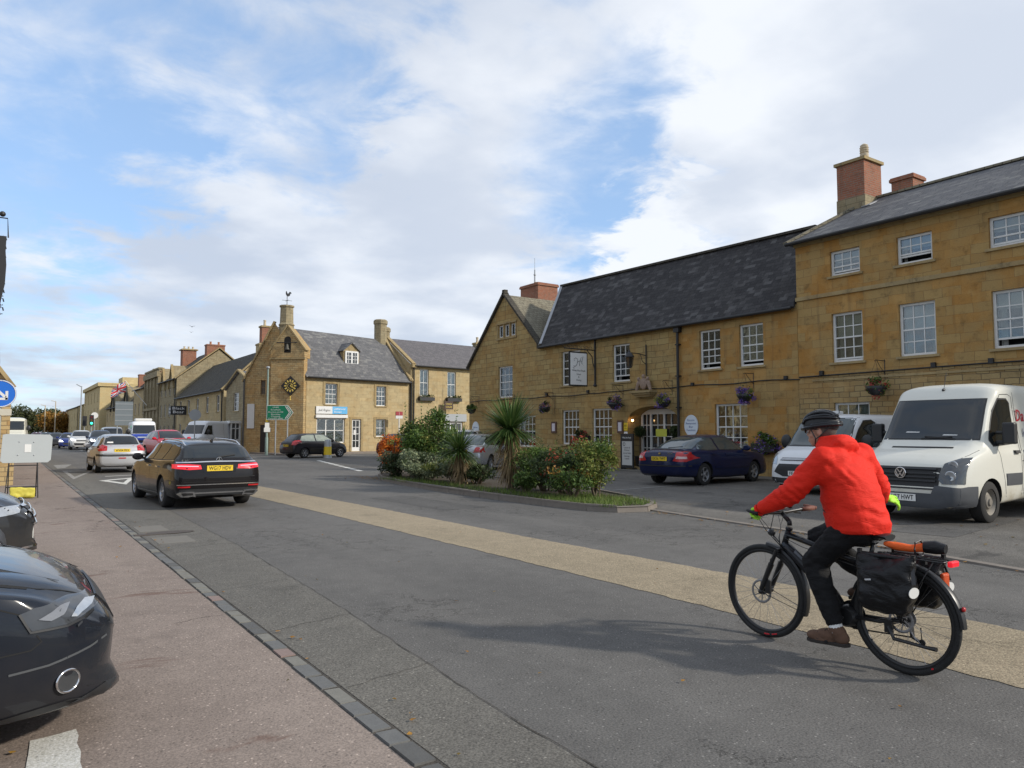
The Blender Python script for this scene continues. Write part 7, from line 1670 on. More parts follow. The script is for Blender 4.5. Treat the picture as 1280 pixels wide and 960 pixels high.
for sg in(-1,1):
 fcc='R' if sg<0 else 'L';p_=c.pt(fcc,2.13,.355);n_=Vector((.55,sg*.83,0)).normalized();s_=Vector((-n_.y,n_.x,0))
 mb=MB();cc=p_+n_*.004;ringp=[cc+s_*(.056*cos(t*pi/14))+Vector((0,0,.050*sin(t*pi/14)))for t in range(28)];mb.tube(ringp,.006,6,closed=True);fo=mb.build('fog_light',M['chrome'],c.root,world=False,smooth=True)
 mb=MB();mb.add([cc+s_*(.053*cos(t*pi/10))+Vector((0,0,.047*sin(t*pi/10)))for t in range(20)],[list(range(20))]);mb.build('fog_lens',M['lens'],fo,world=False)
 c.decal('lower_lip',fcc,[(1.84,.21),(2.10,.23),(2.30,.28),(2.36,.31),(2.36,.26),(2.25,.19),(1.84,.17)],M['trimblack'],off=.006)
c.seams([('T',[(1.0,.78),(1.6,.745),(2.0,.66),(2.24,.50),(2.28,.3),(2.285,0)]),('T',[(1.0,-.78),(1.6,-.745),(2.0,-.66),(2.24,-.50),(2.28,-.3),(2.285,0)])],w=.007)
c.decal('grille','F',[(-.32,.35),(.32,.35),(.40,.66),(-.40,.66)],M['trimblack'],off=.01,edge=.01);c.plate('F',.42,'VX08 LCT',M['plate_w'])
c.win('windscreen','F',[(-.66,1.04),(.66,1.04),(.54,1.36),(-.54,1.36)]);c.mirror(.72,.98)
for p_ in([(-1.5,1.02),(-.92,1.31),(-.60,1.33),(-.62,1.0)],[(-.53,1.0),(-.52,1.335),(.15,1.335),(.82,1.0)]):c.win('side_window','L',p_,mirror=True)
c=Car('parked_saloon_car','dark car with chrome grille bars second from the front at the left edge','car',PARK,(-2.02,10.3),0.0,paint('slate_paint',(.02,.022,.026),.3,dirt=.15),group='cars nosed up to the footway')
for fc in 'LR':c.decal('headlight',fc,[(1.92,.60),(2.2,.63),(2.22,.70),(1.95,.71)],M['headlamp'],off=.008,res=.03)
c.decal('grille','F',[(-.40,.45),(.40,.45),(.46,.70),(-.46,.70)],M['trimblack'],off=.01)
for z in(.5,.56,.62,.68):c.strip('grille_bar','F',[(-.55,z),(.55,z)],.018,M['chrome'],off=.03,edge=.01)
c.plate('F',.36,'WU12 ZPO',M['plate_w']);c.strip('bumper_trim','F',[(-.7,.26),(.7,.26)],.02,M['chrome'],off=.01)
c.win('windscreen','F',[(-.66,1.04),(.66,1.04),(.54,1.36),(-.54,1.36)]);c.mirror(.72,.98)
c=Car('parked_saloon_car','silver fronted car whose nose just shows between the two dark ones at the left edge','car',PARK,(-2.29,7.75),0.0,silver,group='cars nosed up to the footway')
for fc in 'LR':c.decal('headlight',fc,[(1.92,.60),(2.2,.63),(2.22,.70),(1.95,.71)],M['headlamp'],off=.008,res=.03)
c.decal('grille','F',[(-.40,.45),(.40,.45),(.46,.70),(-.46,.70)],M['trimblack'],off=.01);c.plate('F',.36,'KP09 HDN',M['plate_w']);c.win('windscreen','F',[(-.66,1.04),(.66,1.04),(.54,1.36),(-.54,1.36)])
isl=[(10.2,22.6),(9.75,21.3),(9.38,19.3),(9.15,16.8),(9.07,14.5),(9.12,12.2),(9.22,10.9),(9.5,10.35),(10.1,10.15),(10.8,10.6),(11.3,11.8),(12.0,14),(12.6,18),(12.5,22),(11.8,24),(10.9,23.9)]
sheet('flower_bed_soil',isl,.10,simple('bed_soil',(.055,.042,.028),.95,var=.4,scale=6,bump=.6))
mb=MB();cx_=sum(p[0]for p in isl)/len(isl);cy_=sum(p[1]for p in isl)/len(isl)
for i in range(len(isl)):
 p,q=Vector((*isl[i],0)),Vector((*isl[(i+1)%len(isl)],0));L=(q-p).length;k=max(1,round(L/.9));inn=Vector((cx_,cy_,0))
 for s_ in range(k):
  a=p+(q-p)*(s_/k);b=p+(q-p)*((s_+.985)/k);pi_=a+(inn-a).normalized()*.14;qi=b+(inn-b).normalized()*.14
  lo=0.0;hi=.135 if not(9.4<(a.x+b.x)/2 and(a.y+b.y)/2<11.2)else .108
  mb.add([(a.x,a.y,lo),(b.x,b.y,lo),(qi.x,qi.y,lo),(pi_.x,pi_.y,lo),(a.x+.02*(inn-a).normalized().x,a.y+.02*(inn-a).normalized().y,hi),(b.x+.02*(inn-b).normalized().x,b.y+.02*(inn-b).normalized().y,hi),(qi.x,qi.y,hi),(pi_.x,pi_.y,hi)],[(0,3,2,1),(4,5,6,7),(0,1,5,4),(1,2,6,5),(2,3,7,6),(3,0,4,7)])
tag(mb.build('flower_bed_kerb',M['kerbstone']),kind='structure')
VR=random.Random(11)
wood_m=simple('stem_bark',(.10,.075,.05),.9,var=.3,scale=20)
def shrub(name,label,x,y,r,h,mat,n,size,cat='shrub',group=None,z0=.1,clumps=10,second=None,stems=True,aspect=1.7,spiky=0):
 t=thing(name,label,cat,(x,y,z0),0,group);mb=MB()
 pts=clump_pts(VR,(0,0,h*.55),(r[0],r[1],h*.5),n,clumps)
 leaves(mb,[p for p in pts if p[2]>.01],size,VR,aspect)
 for i in range(spiky):
  a=VR.uniform(0,6.28);rr=VR.uniform(.3,.95);bx,by=r[0]*rr*cos(a),r[1]*rr*sin(a);top=h*VR.uniform(.85,1.22);
  for k in range(14):f_=k/13;leaves(mb,[(bx+.1*f_*cos(a)+VR.gauss(0,.02),by+.1*f_*sin(a)+VR.gauss(0,.02),h*.5+(top-h*.5)*f_)],size*.9,VR,aspect)
 mb.build('foliage',mat,t,world=False)
 if second:
  m2,frac,s2=second;mb=MB();leaves(mb,[p for p in clump_pts(VR,(0,0,h*.6),(r[0]*1.02,r[1]*1.02,h*.48),int(n*frac),6,.5,.1)if p[2]>.05],s2,VR,aspect);mb.build('flowers' if 'petals' in m2.name else 'young_leaves',m2,t,world=False)
 if stems:
  mb=MB()
  for i in range(9):a=VR.uniform(0,6.28);mb.tube([(VR.gauss(0,.06),VR.gauss(0,.06),-.12),(r[0]*.3*cos(a),r[1]*.3*sin(a),h*.4),(r[0]*.6*cos(a),r[1]*.6*sin(a),h*.8)],[.022,.014,.005],5)
  mb.build('stems',wood_m,t,world=False)
 return t
G_='shrubs growing in the flower bed'
shrub('orange_shrub','vivid orange leaved shrub at the far end of the flower bed',10.75,22.6,(.62,.62),1.35,LM['orange'],2600,.05,second=(LM['yellowgreen'],.08,.05),group=G_)
shrub('red_shrub','dusky red leaved shrub between the orange shrub and the tall green bush',11.35,22.1,(.55,.6),1.55,LM['red'],2000,.055,second=(LM['orange'],.15,.05),group=G_)
shrub('tall_bush','tall loose green bush, biggest of the flower bed shrubs',11.0,20.4,(1.02,1.0),2.0,LM['green'],9500,.06,second=(LM['yellowgreen'],.22,.055),clumps=22,spiky=16,group=G_)
shrub('low_dark_shrub','low dark green ground shrub in front of the red one',10.25,21.3,(.6,.8),.85,LM['dark'],3200,.045,group=G_,second=(LM['grey'],.25,.04))
shrub('silver_shrub','broad low silver green shrub in front of the tall green bush',10.2,19.6,(.8,1.0),.85,LM['grey'],4200,.05,group=G_,second=(LM['dark'],.3,.045))
shrub('yellow_shrub','pale yellow tipped shrub left of the small cordyline',10.5,18.1,(.85,.9),.72,LM['grey'],3600,.05,group=G_,second=(LM['yellowgreen'],.5,.05))
shrub('green_shrub','dark green shrub close beside the small cordyline',10.6,17.1,(.7,.6),.55,LM['dark'],2600,.05,group=G_)
shrub('fine_leaved_shrub','fine leaved green shrub right of the tall cordyline',10.7,14.2,(1.0,.9),1.1,LM['green'],4200,.04,group=G_,second=(LM['dark'],.4,.04),spiky=12)
shrub('small_tufted_plant','small bright tuft at the foot of the cordylines near the kerb',10.0,14.0,(.38,.4),.5,LM['green'],1200,.045,group=G_,aspect=3)
shrub('dark_shrub','dark shrub with brownish stems in the right half of the flower bed',10.5,13.2,(1.0,.8),1.05,LM['dark'],4200,.042,group=G_,second=(LM['red'],.05,.04),spiky=10)
shrub('red_tipped_shrub','green shrub topped with red leaves in front of the hotel windows',11.3,13.7,(.5,.4),1.25,LM['dark'],2000,.045,group=G_,second=(LM['red'],.2,.05))
shrub('yellow_green_shrub','loose yellow green nandina at the near end of the flower bed',10.5,12.1,(.6,.55),1.25,LM['yellowgreen'],2600,.042,group=G_,second=(LM['green'],.4,.04),spiky=14)
shrub('olive_shrub','olive brown low shrub at the near tip of the flower bed',10.0,12.3,(.6,.6),.75,LM['green'],2200,.04,group=G_,second=(LM['autumn'],.12,.04))
def cordyline(label,x,y,heads,n_g,R_):
 t=thing('cordyline',label,'plant',(x,y,.1),0,'spiky cordylines in the flower bed');tr=MB();gr=MB();dd=MB()
 def strap(mb,base,d,L,w,droop,segs=6):
  d=d.normalized();pts=[];v=Vector(base);dr=d.copy()
  for i in range(segs+1):
   pts.append(v.copy());v=v+dr*L/segs;dr=(dr+Vector((0,0,-droop/segs))).normalized()
  s=d.cross(Vector((0,0,1)));s=s.normalized()if s.length>.05 else Vector((1,0,0));vs=[]
  for i,p in enumerate(pts):
   ww=w*(.6+.4*min(1,i*.6))*(1-(i/segs)**2.2)+.001;vs+=[p-s*ww,p+s*ww]
  mb.add(vs,[(2*i,2*i+1,2*i+3,2*i+2)for i in range(segs)])
 for(hx,hy,hz,rad)in heads:
  tr.tube([(0,0,-.1),(hx*.4,hy*.4,hz*.5),(hx,hy,hz)],[.09,.075,.07],10)
  for i in range(n_g):
   a=R_.uniform(0,6.28);e=math.asin(R_.uniform(-.45,.98));d=Vector((cos(a)*cos(e),sin(a)*cos(e),sin(e)));strap(gr,(hx+.05*d.x,hy+.05*d.y,hz+.1*R_.random()),d,rad*R_.uniform(.75,1.1),.019,.25+.3*(1-max(0,sin(e))))
  for i in range(int(n_g*.62)):
   a=R_.uniform(0,6.28);e=R_.uniform(-1.35,-.1);d=Vector((cos(a)*cos(e),sin(a)*cos(e),sin(e)));zb=hz-R_.uniform(0,hz*.75)
   strap(dd,(hx*zb/hz+.06*d.x,hy*zb/hz+.06*d.y,zb),d,min(rad*.7,zb+.12)*R_.uniform(.7,1.05),.015,1.6)
 tr.build('trunk',wood_m,t,world=False);gr.build('leaves',LEAF_C,t,world=False);dd.build('dead_leaves',LEAF_D,t,world=False)
LEAF_C=leaf_mat('cordyline_blades',(.035,.075,.02),(.08,.14,.035),(.17,.21,.07),rough=.4);LEAF_D=leaf_mat('dry_cordyline_blades',(.26,.18,.085),(.36,.27,.14),(.17,.11,.06))
cordyline('tall green cordyline with a skirt of straw coloured dead leaves',10.42,15.2,[(.0,.05,1.40,1.02)],600,VR)
cordyline('smaller cordyline leaning left of the tall one',10.15,17.1,[(-.05,.1,.85,.78)],360,VR)
mb=MB()
for i in range(5200):
 k=VR.random()
 x,y=(VR.uniform(9.25,10.9),VR.uniform(10.4,12.8))if k<.55 else(9.3+VR.random()*.7,VR.uniform(12.5,20.5))
 if x<9.28 or(y<10.9 and x>10.6):continue
 h=VR.uniform(.04,.13);a=VR.uniform(0,6.28);w=.006;mb.add([(x-w*cos(a),y-w*sin(a),.1),(x+w*cos(a),y+w*sin(a),.1),(x+VR.gauss(0,.03),y+VR.gauss(0,.03),.1+h)],[(0,1,2)])
tag(mb.build('grass',LM['grass']),'rough green grass along the edge of the flower bed','grass',kind='stuff')
mb=MB()
for i in range(520):
 k=VR.random()
 if k<.45:x,y,z=VR.gauss(9.9,.35),VR.gauss(22.4,.7),.008
 elif k<.6:t_=VR.random();x,y,z=9.12+1.0*t_+VR.gauss(0,.12),3.5+6.5*t_+VR.gauss(0,.25),.012
 elif k<.85:x,y,z=VR.uniform(9.0,20),VR.uniform(2,14),.01
 elif k<.9:x,y,z=VR.uniform(-.5,6),VR.uniform(1.8,12),.012
 else:x,y,z=VR.gauss(1.75,.1),VR.uniform(2,20),.012
 s=VR.uniform(.010,.022)if x<7 else VR.uniform(.015,.036);a=VR.uniform(0,6.28);mb.add([(x+s*cos(a+q),y+s*sin(a+q)*.7,z+VR.uniform(0,.012))for q in(0,1.2,2.4,3.6,5)],[(0,1,2,3,4)])
tag(mb.build('fallen_leaves',LM['autumn']),'dry fallen leaves scattered over the tarmac','leaves',kind='stuff')
def basket(label,y,zc,r,mats,hang=True,x=20.72,n=900):
 t=thing('hanging_basket',label,'hanging basket',(x,y,zc),0,'flower baskets along the golden stone front');mb=MB()
 mb.lathe([(0,-r*.75),(r*.4,-r*.65),(r*.7,-r*.25),(r*.75,0),(0,0)],(0,0,0),14);mb.build('basket',M['black'],t,world=False,smooth=True)
 for nm,m_,k,s in mats:
  mb=MB();leaves(mb,clump_pts(VR,(VR.uniform(-.04,.04),VR.uniform(-.05,.05),.02 if nm!='flowers' else-.02),(r,r*1.05,r*.95),int(n*k),7,.6,.2),s,VR,1.3);mb.build(nm,m_,t,world=False)
 if hang:
  mb=MB();w_=XH-x
  mb.tube([(w_,0,r*2.1),(w_,0,r*.6)],.012,5);mb.tube([(w_,0,r*2.0),(0,0,r*2.0),(-.05,0,r*1.9)],.012,5)
  mb.tube([(w_,0,r*1.0),(w_*.5,0,r*1.5),(.05,0,r*2.0)],.009,5)
  for a in(0,2.1,4.2):mb.tube([(0,0,r*1.9),(r*.7*cos(a),r*.7*sin(a),0)],.004,4)
  mb.build('bracket',M['iron'],t,world=False)
F1=[('foliage',LM['dark'],.55,.05),('flowers',LM['purple'],.6,.045)];F2=[('foliage',LM['green'],.7,.05),('flowers',LM['redfl'],.22,.04)];F3=[('foliage',LM['green'],.9,.06),('flowers',LM['yellowgreen'],.2,.04)]
basket('trailing green hanging basket at the left end of the hotel front',34.0,2.72,.34,F3)
basket('hanging basket with reddish foliage right of the gable window',30.6,2.68,.34,F2)
basket('dark violet hanging basket between the gable and the hanging sign',27.45,2.66,.34,F1+[('red_flowers',LM['redfl'],.08,.04)])
basket('violet and pink hanging basket left of the arched entrance',22.7,2.70,.36,F1+[('red_flowers',LM['redfl'],.15,.04)])
basket('violet and green hanging basket right of the arched entrance',19.95,2.70,.38,[('foliage',LM['yellowgreen'],.5,.05),('flowers',LM['purple'],.5,.045)])
basket('violet hanging basket above the right hand window by the navy car',16.2,2.78,.36,[('foliage',LM['green'],.5,.05),('flowers',LM['purple'],.65,.045)])
basket('red geranium hanging basket above the white vans',11.6,2.82,.38,[('foliage',LM['green'],.7,.05),('flowers',LM['redfl'],.38,.045)])
def planter(label,y,z,r,mats):
 t=thing('wall_planter',label,'planter',(XH-.16,y,z),0,'flower planters fixed to the hotel wall');mb=MB();mb.box(-.12,.15,-r*.8,r*.8,-r*.5,0);mb.build('box',M['iron'],t,world=False)
 for nm,m_,k,s in mats:mb=MB();leaves(mb,clump_pts(VR,(-.08,0 if nm=='foliage' else-r*.25,0),(r*.55,r,r*.8),int(900*k),7,.6,.2),s,VR,1.3);mb.build(nm,m_,t,world=False)
planter('dark red flowered planter under the window left of the entrance',25.1,1.35,.42,[('foliage',LM['dark'],.9,.06),('flowers',LM['redfl'],.18,.045)])
planter('violet and green planter under the right hand window beside the navy car',15.7,1.12,.58,[('foliage',LM['green'],.9,.06),('flowers',LM['purple'],.7,.05)])
t=thing('hanging_sign','white hotel sign with script H hanging from a black iron bracket','sign',(XH,24.4,3.4));
mb=MB();mb.tube([(XH-.05,24.4,3.55),(XH-.05,24.4,5.6)],.04,8);mb.lathe([(0,3.45),(.09,3.5),(.05,3.6),(0,3.6)],(XH-.05,24.4,0),8);mb.tube([(XH-.05,24.4,5.05),(XH-1.75,24.4,5.05)],.025,6)
for i in range(7):
 c0=Vector((XH-.3-i*.22,24.4,5.12));mb.tube([c0+Vector((.09*cos(a),0,.07*sin(a)))for a in[k*.7 for k in range(9)]],.010,5)
mb.tube([(XH-.05,24.4,4.2),(XH-.18,24.4,4.5),(XH-.2,24.4,4.75),(XH-.5,24.4,5.03)],.02,6);mb.tube([(XH-1.75,24.4,5.05),(XH-1.85,24.4,5.15),(XH-1.78,24.4,5.22)],.014,5)
for xx in(.62,1.38):mb.tube([(XH-xx,24.4,5.05),(XH-xx,24.4,4.92)],.010,4)
mb.build('bracket',M['iron'],t)
mb=MB();mb.box(XH-1.5,XH-.5,24.37,24.43,3.45,4.93);fr=mb.build('sign_frame',M['iron'],t)
mb=MB();mb.box(XH-1.45,XH-.55,24.36,24.365,3.51,4.87);mb.box(XH-1.45,XH-.55,24.435,24.44,3.51,4.87);mb.build('sign_face',simple('white_sign_face',(.74,.74,.72),.5,var=.03),t)
o_=OFF[t.name];sx=XH-1.0-o_.x;sy_=24.357-o_.y
mb=MB();H_=lambda a,b:(XH-1.0+a,24.352,4.5+b)
for pts in([(-.22,.02),(-.26,.1),(-.18,.16),(-.08,.12),(-.06,0),(-.12,-.16),(-.22,-.22),(-.28,-.18)],[(.14,.2),(.08,.06),(.04,-.1),(.05,-.18)],[(-.10,-.02),(.0,.02),(.10,.04),(.16,.02)],[(.24,.24),(.2,.1),(.16,-.04),(.2,-.1)],[(.27,-.14),(.275,-.15)]):
 mb.tube([H_(*p)for p in pts],.008,5)
mb.build('script_letter',M['ink'],t)
for s_,z,sz,w in(('The',4.22,.07,.1),('White Hart Royal',4.12,.11,.72),('Hotel',3.96,.1,.22),('&',3.84,.09,.07),('Dining',3.71,.1,.26)):
 text_obj('sign_lettering',s_,M['ink'],t,(sx if s_!='The' else sx-.28,sy_,z-o_.z),(1,0,0),(0,0,1),sz,width=w)
t=thing('wall_lantern','black iron lantern on a scrolled wall bracket above the entrance','lantern',(XH,21.3,4.3));y=21.3
mb=MB();mb.tube([(XH-.04,y,3.75),(XH-.04,y,5.0)],.025,6);mb.tube([(XH-.04,y,4.55),(XH-.5,y,4.62),(XH-.95,y,4.62)],.018,6);mb.tube([(XH-.04,y,4.2),(XH-.25,y,4.32),(XH-.35,y,4.58)],.014,6);mb.build('bracket',M['iron'],t)
mb=MB();lx=XH-.95
for a in range(4):ca,sa=cos(a*pi/2+pi/4),sin(a*pi/2+pi/4);mb.tube([(lx+.10*ca,y+.10*sa,4.05),(lx+.17*ca,y+.17*sa,4.45)],.012,5)
mb.lathe([(.13,4.43),(.20,4.45),(.12,4.58),(.05,4.64),(.03,4.72),(0,4.74)],(lx,y,0),8);mb.lathe([(0,4.0),(.1,4.03),(.1,4.07),(0,4.07)],(lx,y,0),8);l_=mb.build('lantern_frame',M['iron'],t)
mb=MB();mb.lathe([(.085,4.07),(.145,4.43)],(lx,y,0),4,a0=pi/4,a1=2*pi+pi/4);mb.build('lantern_glass',M['glass'],l_)
t=thing('carved_crest','carved royal crest standing on a stone shelf above the arched entrance','crest',(XH,21.3,3.0))
mb=MB();mb.box(XH-.42,XH,20.75,21.9,3.06,3.14);mb.box(XH-.34,XH,20.82,21.83,2.98,3.06);mb.box(XH-.26,XH,20.9,21.75,2.90,2.98);mb.build('shelf',M['trim'],t)
mb=MB();mb.sphere((XH-.2,21.3,3.42),(.07,.2,.24));mb.sphere((XH-.2,21.3,3.72),(.06,.10,.09))
for sg in(-1,1):capsule(mb,(XH-.2,21.3+sg*.38,3.18),(XH-.2,21.3+sg*.27,3.45),.07,.09,10);mb.sphere((XH-.22,21.3+sg*.25,3.62),(.07,.075,.085));capsule(mb,(XH-.2,21.3+sg*.3,3.5),(XH-.22,21.3+sg*.16,3.58),.04,.03,8)
blob('crest_figures',mb,simple('painted_carving',(.28,.20,.15),.7,var=.6,scale=18),None,.022,1).parent=t
kids_=[o for o in C.objects if o.parent==t and o.name.startswith('crest_figures')][0];kids_.location=tuple(-OFF[t.name])
def oval(label,y,z,ry,rz,lines):
 t=thing('oval_sign',label,'sign',(XH,y,z));mb=MB();mb.lathe([(0,0),(1,0),(1,-.03),(0,-.03)],(0,0,0),32,'x')
 mb.v=[(v[0]-.01,v[1]*ry,v[2]*rz)for v in mb.v];mb.build('sign_plate',simple('pale_blue_white_sign',(.60,.66,.72),.5,var=.04),t,world=False)
 for s_,dz,w in lines:text_obj('sign_lettering',s_,simple('navy_lettering',(.05,.09,.25),.5,var=0),t,(-.043,0,dz),(0,-1,0),(0,0,1),.11,width=w)
oval('pale oval sign with blue lettering right of the drainpipe',19.0,1.74,.33,.40,(('Rooms',.2,.34),('Restaurant',.08,.5),('Bar',-.05,.2),('Functions',-.17,.42)))
oval('pale oval sign behind the cordyline at the left corner of the hotel',34.3,1.65,.34,.42,(('Welcome',.1,.45),('Garden',-.08,.36)))
for label,y,z,w,h,mat,txt in(('framed menu case between the gable house and the first window',27.35,1.72,.36,.52,'wood',None),('framed menu case beside the entrance arch',22.85,1.72,.34,.52,'wood',None)):
 t=thing('menu_case',label,'menu case',(XH,y,z));mb=MB();mb.box(-.06,0,-w/2,w/2,-h/2,h/2);b_=mb.build('case',simple('dark_red_wood',(.10,.05,.035),.6),t,world=False);mb=MB();mb.box(-.068,-.061,-w/2+.07,w/2-.07,-h/2+.08,h/2-.08);mb.build('menu_sheet',simple('menu_paper',(.62,.58,.62),.6,var=.05),b_,world=False)
t=thing('rating_sign','square yellow sign with black AA lettering beside the entrance arch','sign',(XH,22.55,1.72));mb=MB();mb.box(-.02,0,-.11,.11,-.16,.16);mb.build('sign_plate',M['plate_y'],t,world=False);text_obj('sign_lettering','AA',M['ink'],t,(-.022,0,.04),(0,-1,0),(0,0,1),.14,bold=True,width=.15);text_obj('sign_lettering','***',M['ink'],t,(-.022,0,-.09),(0,-1,0),(0,0,1),.1,width=.14)
t=thing('notice_plate','small white and pink notice below the yellow sign','sign',(XH,22.55,1.36));mb=MB();mb.box(-.015,0,-.10,.10,-.15,.15);mb.build('plate',M['plate_w'],t,world=False);mb=MB();mb.lathe([(0,0),(.06,0),(.06,-.004),(0,-.004)],(-.016,0,.03),16,'x');mb.build('plate_mark',simple('pink_mark',(.55,.2,.22),.6),t,world=False)
t=thing('pavement_board','black framed menu board standing left of the hotel entrance','board',(20.75,22.0,.012));mb=MB()
for u in(-.36,.30):mb.box(-.03,.03,u,u+.06,0,1.42)
mb.box(-.028,.028,-.30,.30,1.12,1.42);mb.box(-.028,.028,-.30,.30,.05,.16);mb.box(-.03,.3,-.34,-.3,0,.05);mb.box(-.03,.3,.3,.34,0,.05);mb.build('frame',M['black'],t,world=False)
mb=MB();mb.box(-.02,.02,-.29,.29,.16,1.12);mb.build('panel',simple('grey_board_panel',(.50,.50,.48),.6,var=.1),t,world=False)
text_obj('board_heading','White Hart Royal',simple('pale_lettering',(.7,.7,.68),.6,var=0),t,(-.032,0,1.26),(0,-1,0),(0,0,1),.09,width=.5)
for s_,z,w in(('Lunch &',.86,.34),('Dinner',.76,.3),('served daily',.64,.44),('Sunday',.52,.3),('roasts',.42,.26)):text_obj('board_lettering',s_,M['ink'],t,(-.022,0,z),(0,-1,0),(0,0,1),.09,width=w)
mb=MB();mb.lathe([(.05,0),(.07,0),(.07,-.004),(.05,-.004)],(-.021,.16,1.0),16,'x');mb.build('board_mark',M['ink'],t,world=False)
for lab,y in(('round clipped bush in a pot on the left of the hotel door',22.05),('round clipped bush in a pot on the right of the hotel door',20.1)):
 t=thing('potted_topiary',lab,'plant',(XH+.3,y,.1),0,'clipped bushes either side of the hotel door');mb=MB();mb.lathe([(0,0),(.16,0),(.22,.38),(.24,.40),(.20,.42),(0,.40)],(0,0,0),16);mb.build('pot',M['black'],t,world=False)
 mb=MB();mb.tube([(0,0,.4),(0,0,1.2)],.02,6);mb.build('stem',wood_m,t,world=False);mb=MB();leaves(mb,clump_pts(VR,(0,0,1.42),(.28,.28,.28),1100,14,.5,.8),.045,VR);mb.build('foliage',LM['dark'],t,world=False)
t=thing('porch_lamp','small lit globe lamp under the left side of the entrance arch','lamp',(XH+.12,22.28,1.98));mb=MB();mb.sphere((0,0,0),.045,12,8);mb.build('bulb',simple('lit_bulb',(1,.8,.5),.3,emit=(1,.6,.25),es=12),t,world=False);mb=MB();mb.tube([(0,0,.04),(0,.1,.1),(0,.17,.1)],.01,6);mb.lathe([(.05,.045),(.02,.09),(0,.09)],(0,0,0),10);mb.build('arm',M['iron'],t,world=False)
t=thing('street_lamp','slim grey green lamp post standing before the clock house gable','lamp post',(14.15,48.7,.0));mb=MB();mb.lathe([(0,0),(.10,0),(.10,1.1),(.065,1.2),(.055,5.3),(.05,5.6),(0,5.6)],(0,0,0),12);mb.build('pole',simple('grey_green_paint',(.20,.27,.24),.5),t,world=False,smooth=True,sharp=40)
mb=MB();mb.lathe([(0,5.58),(.06,5.6),(.12,5.68),(.12,5.74),(.06,5.78),(0,5.79)],(0,0,0),14);mb.build('lamp_head',M['grey_metal'],t,world=False,smooth=True)
mb=MB();mb.box(-.16,.12,-.12,-.10,1.5,2.1);mb.box(-.22,.2,-.13,-.12,1.5,1.78);mb.build('notice_box',M['white_dirty'],t,world=False);mb=MB();mb.lathe([(.09,2.15),(.09,2.35)],(0,0,0),12);mb.build('yellow_band',M['plate_y'],t,world=False)
t=thing('direction_sign','green direction sign with white pointed edge on two posts by the clock house','sign',(14.9,48.1,0));u=Vector((.826,-.564,0));nrm=Vector((-.564,-.826,0))
Fs=Fac(14.9,48.1,u.x,u.y,nrm.x,nrm.y)
mb=MB();mb.tube([Fs.p(-.37,0),Fs.p(-.37,3.2)],.045,8);mb.tube([Fs.p(.40,0),Fs.p(.40,3.2)],.045,8);mb.build('post',M['grey_metal'],t)
def arrowp(g):return[Fs.p(-.95+g,2.28+g,.06),Fs.p(.42-g*.3,2.28+g,.06),Fs.p(.78-g*1.2,2.76,.06),Fs.p(.42-g*.3,3.24-g,.06),Fs.p(-.95+g,3.24-g,.06)]
mb=MB();mb.prism(arrowp(0),(0,0,0),tuple(nrm*-.03));pl_s=mb.build('sign_border',M['white'],t);mb=MB();mb.prism([p+nrm*.006 for p in arrowp(.035)],(0,0,0),tuple(nrm*-.004));mb.build('sign_face',simple('sign_green',(.0,.17,.085),.5,var=.05),t)
mb=MB();
for s0 in(.0,.1):mb.bar(Fs.p(.36+s0*.0-s0,2.36,.074),Fs.p(.64-s0,2.76,.074),.045,.006,tuple(nrm));mb.bar(Fs.p(.64-s0,2.76,.074),Fs.p(.36-s0,3.16,.074),.045,.006,tuple(nrm))
mb.build('chevron',M['white'],t)
for s_,z,w in(('(A44)',3.10,.4),('Evesham',2.94,.62),('Bourton-on-Hill',2.79,.95),('Blockley',2.64,.6),('Chipping',2.50,.6),('Campden (A44)',2.37,.95)):text_obj('sign_lettering',s_,M['white'],t,Fs.p(-.36,z,.072)-OFF[t.name],u,(0,0,1),.13,width=w)
t=thing('bollard','grey bollard with a bright yellow band in front of the charcoal hatchback','bollard',(15.55,41.45,0));mb=MB();mb.lathe([(0,0),(.24,0),(.22,.12),(.2,.9),(.16,1.05),(0,1.08)],(0,0,0),16);mb.build('body',M['grey_metal'],t,world=False,smooth=True,sharp=40);mb=MB();mb.lathe([(.222,.18),(.207,.66)],(0,0,0),16);mb.build('band',M['plate_y'],t,world=False)
def pole_sign(name,label,x,y,z,r,face,pole_h,facedir=-1,mk=None):
 t=thing(name,label,'sign',(x,y,0));mb=MB();mb.tube([(0,.03,0),(0,.03,pole_h)],.038,8);mb.build('pole',M['grey_metal'],t,world=False)
 mb=MB();mb.lathe([(0,0),(r,0),(r,-.012),(0,-.012)],(0,-.012,z),32,'y');mb.build('disc',face,t,world=False);return t
pole_sign('round_sign','grey back of a round sign on a pole in front of the silver white van',11.3,56.4,2.72,.40,M['grey_paint'],2.9)
ps=pole_sign('keep_left_sign','round blue sign with a white arrow cut by the left edge of the picture',-.07,19.5,2.33,.30,simple('sign_blue',(.01,.13,.55),.4,var=.04),2.4)
mb=MB();mb.tube([(.285*cos(a*pi/20),-.026,2.33+.285*sin(a*pi/20))for a in range(40)],.012,5,closed=True);mb.bar((-.1,-.026,2.45),(.10,-.026,2.25),.055,.004,(0,1,0));mb.bar((.12,-.026,2.39),(.12,-.026,2.20),.05,.004,(0,1,0));mb.bar((-.04,-.026,2.22),(.14,-.026,2.22),.05,.004,(0,1,0));mb.build('arrow',M['white'],ps,world=False)
mb=MB();mb.box(-.02,.22,-.02,0,1.86,2.0);mb.build('small_plate',simple('faded_plate',(.5,.47,.38),.7),ps,world=False)
t=thing('temporary_sign','blank grey back of a temporary road sign on a black frame with a yellow sandbag','sign',(.45,20.3,0));gp=simple('pale_grey_board_back',(.44,.47,.47),.55,var=.05,scale=3)
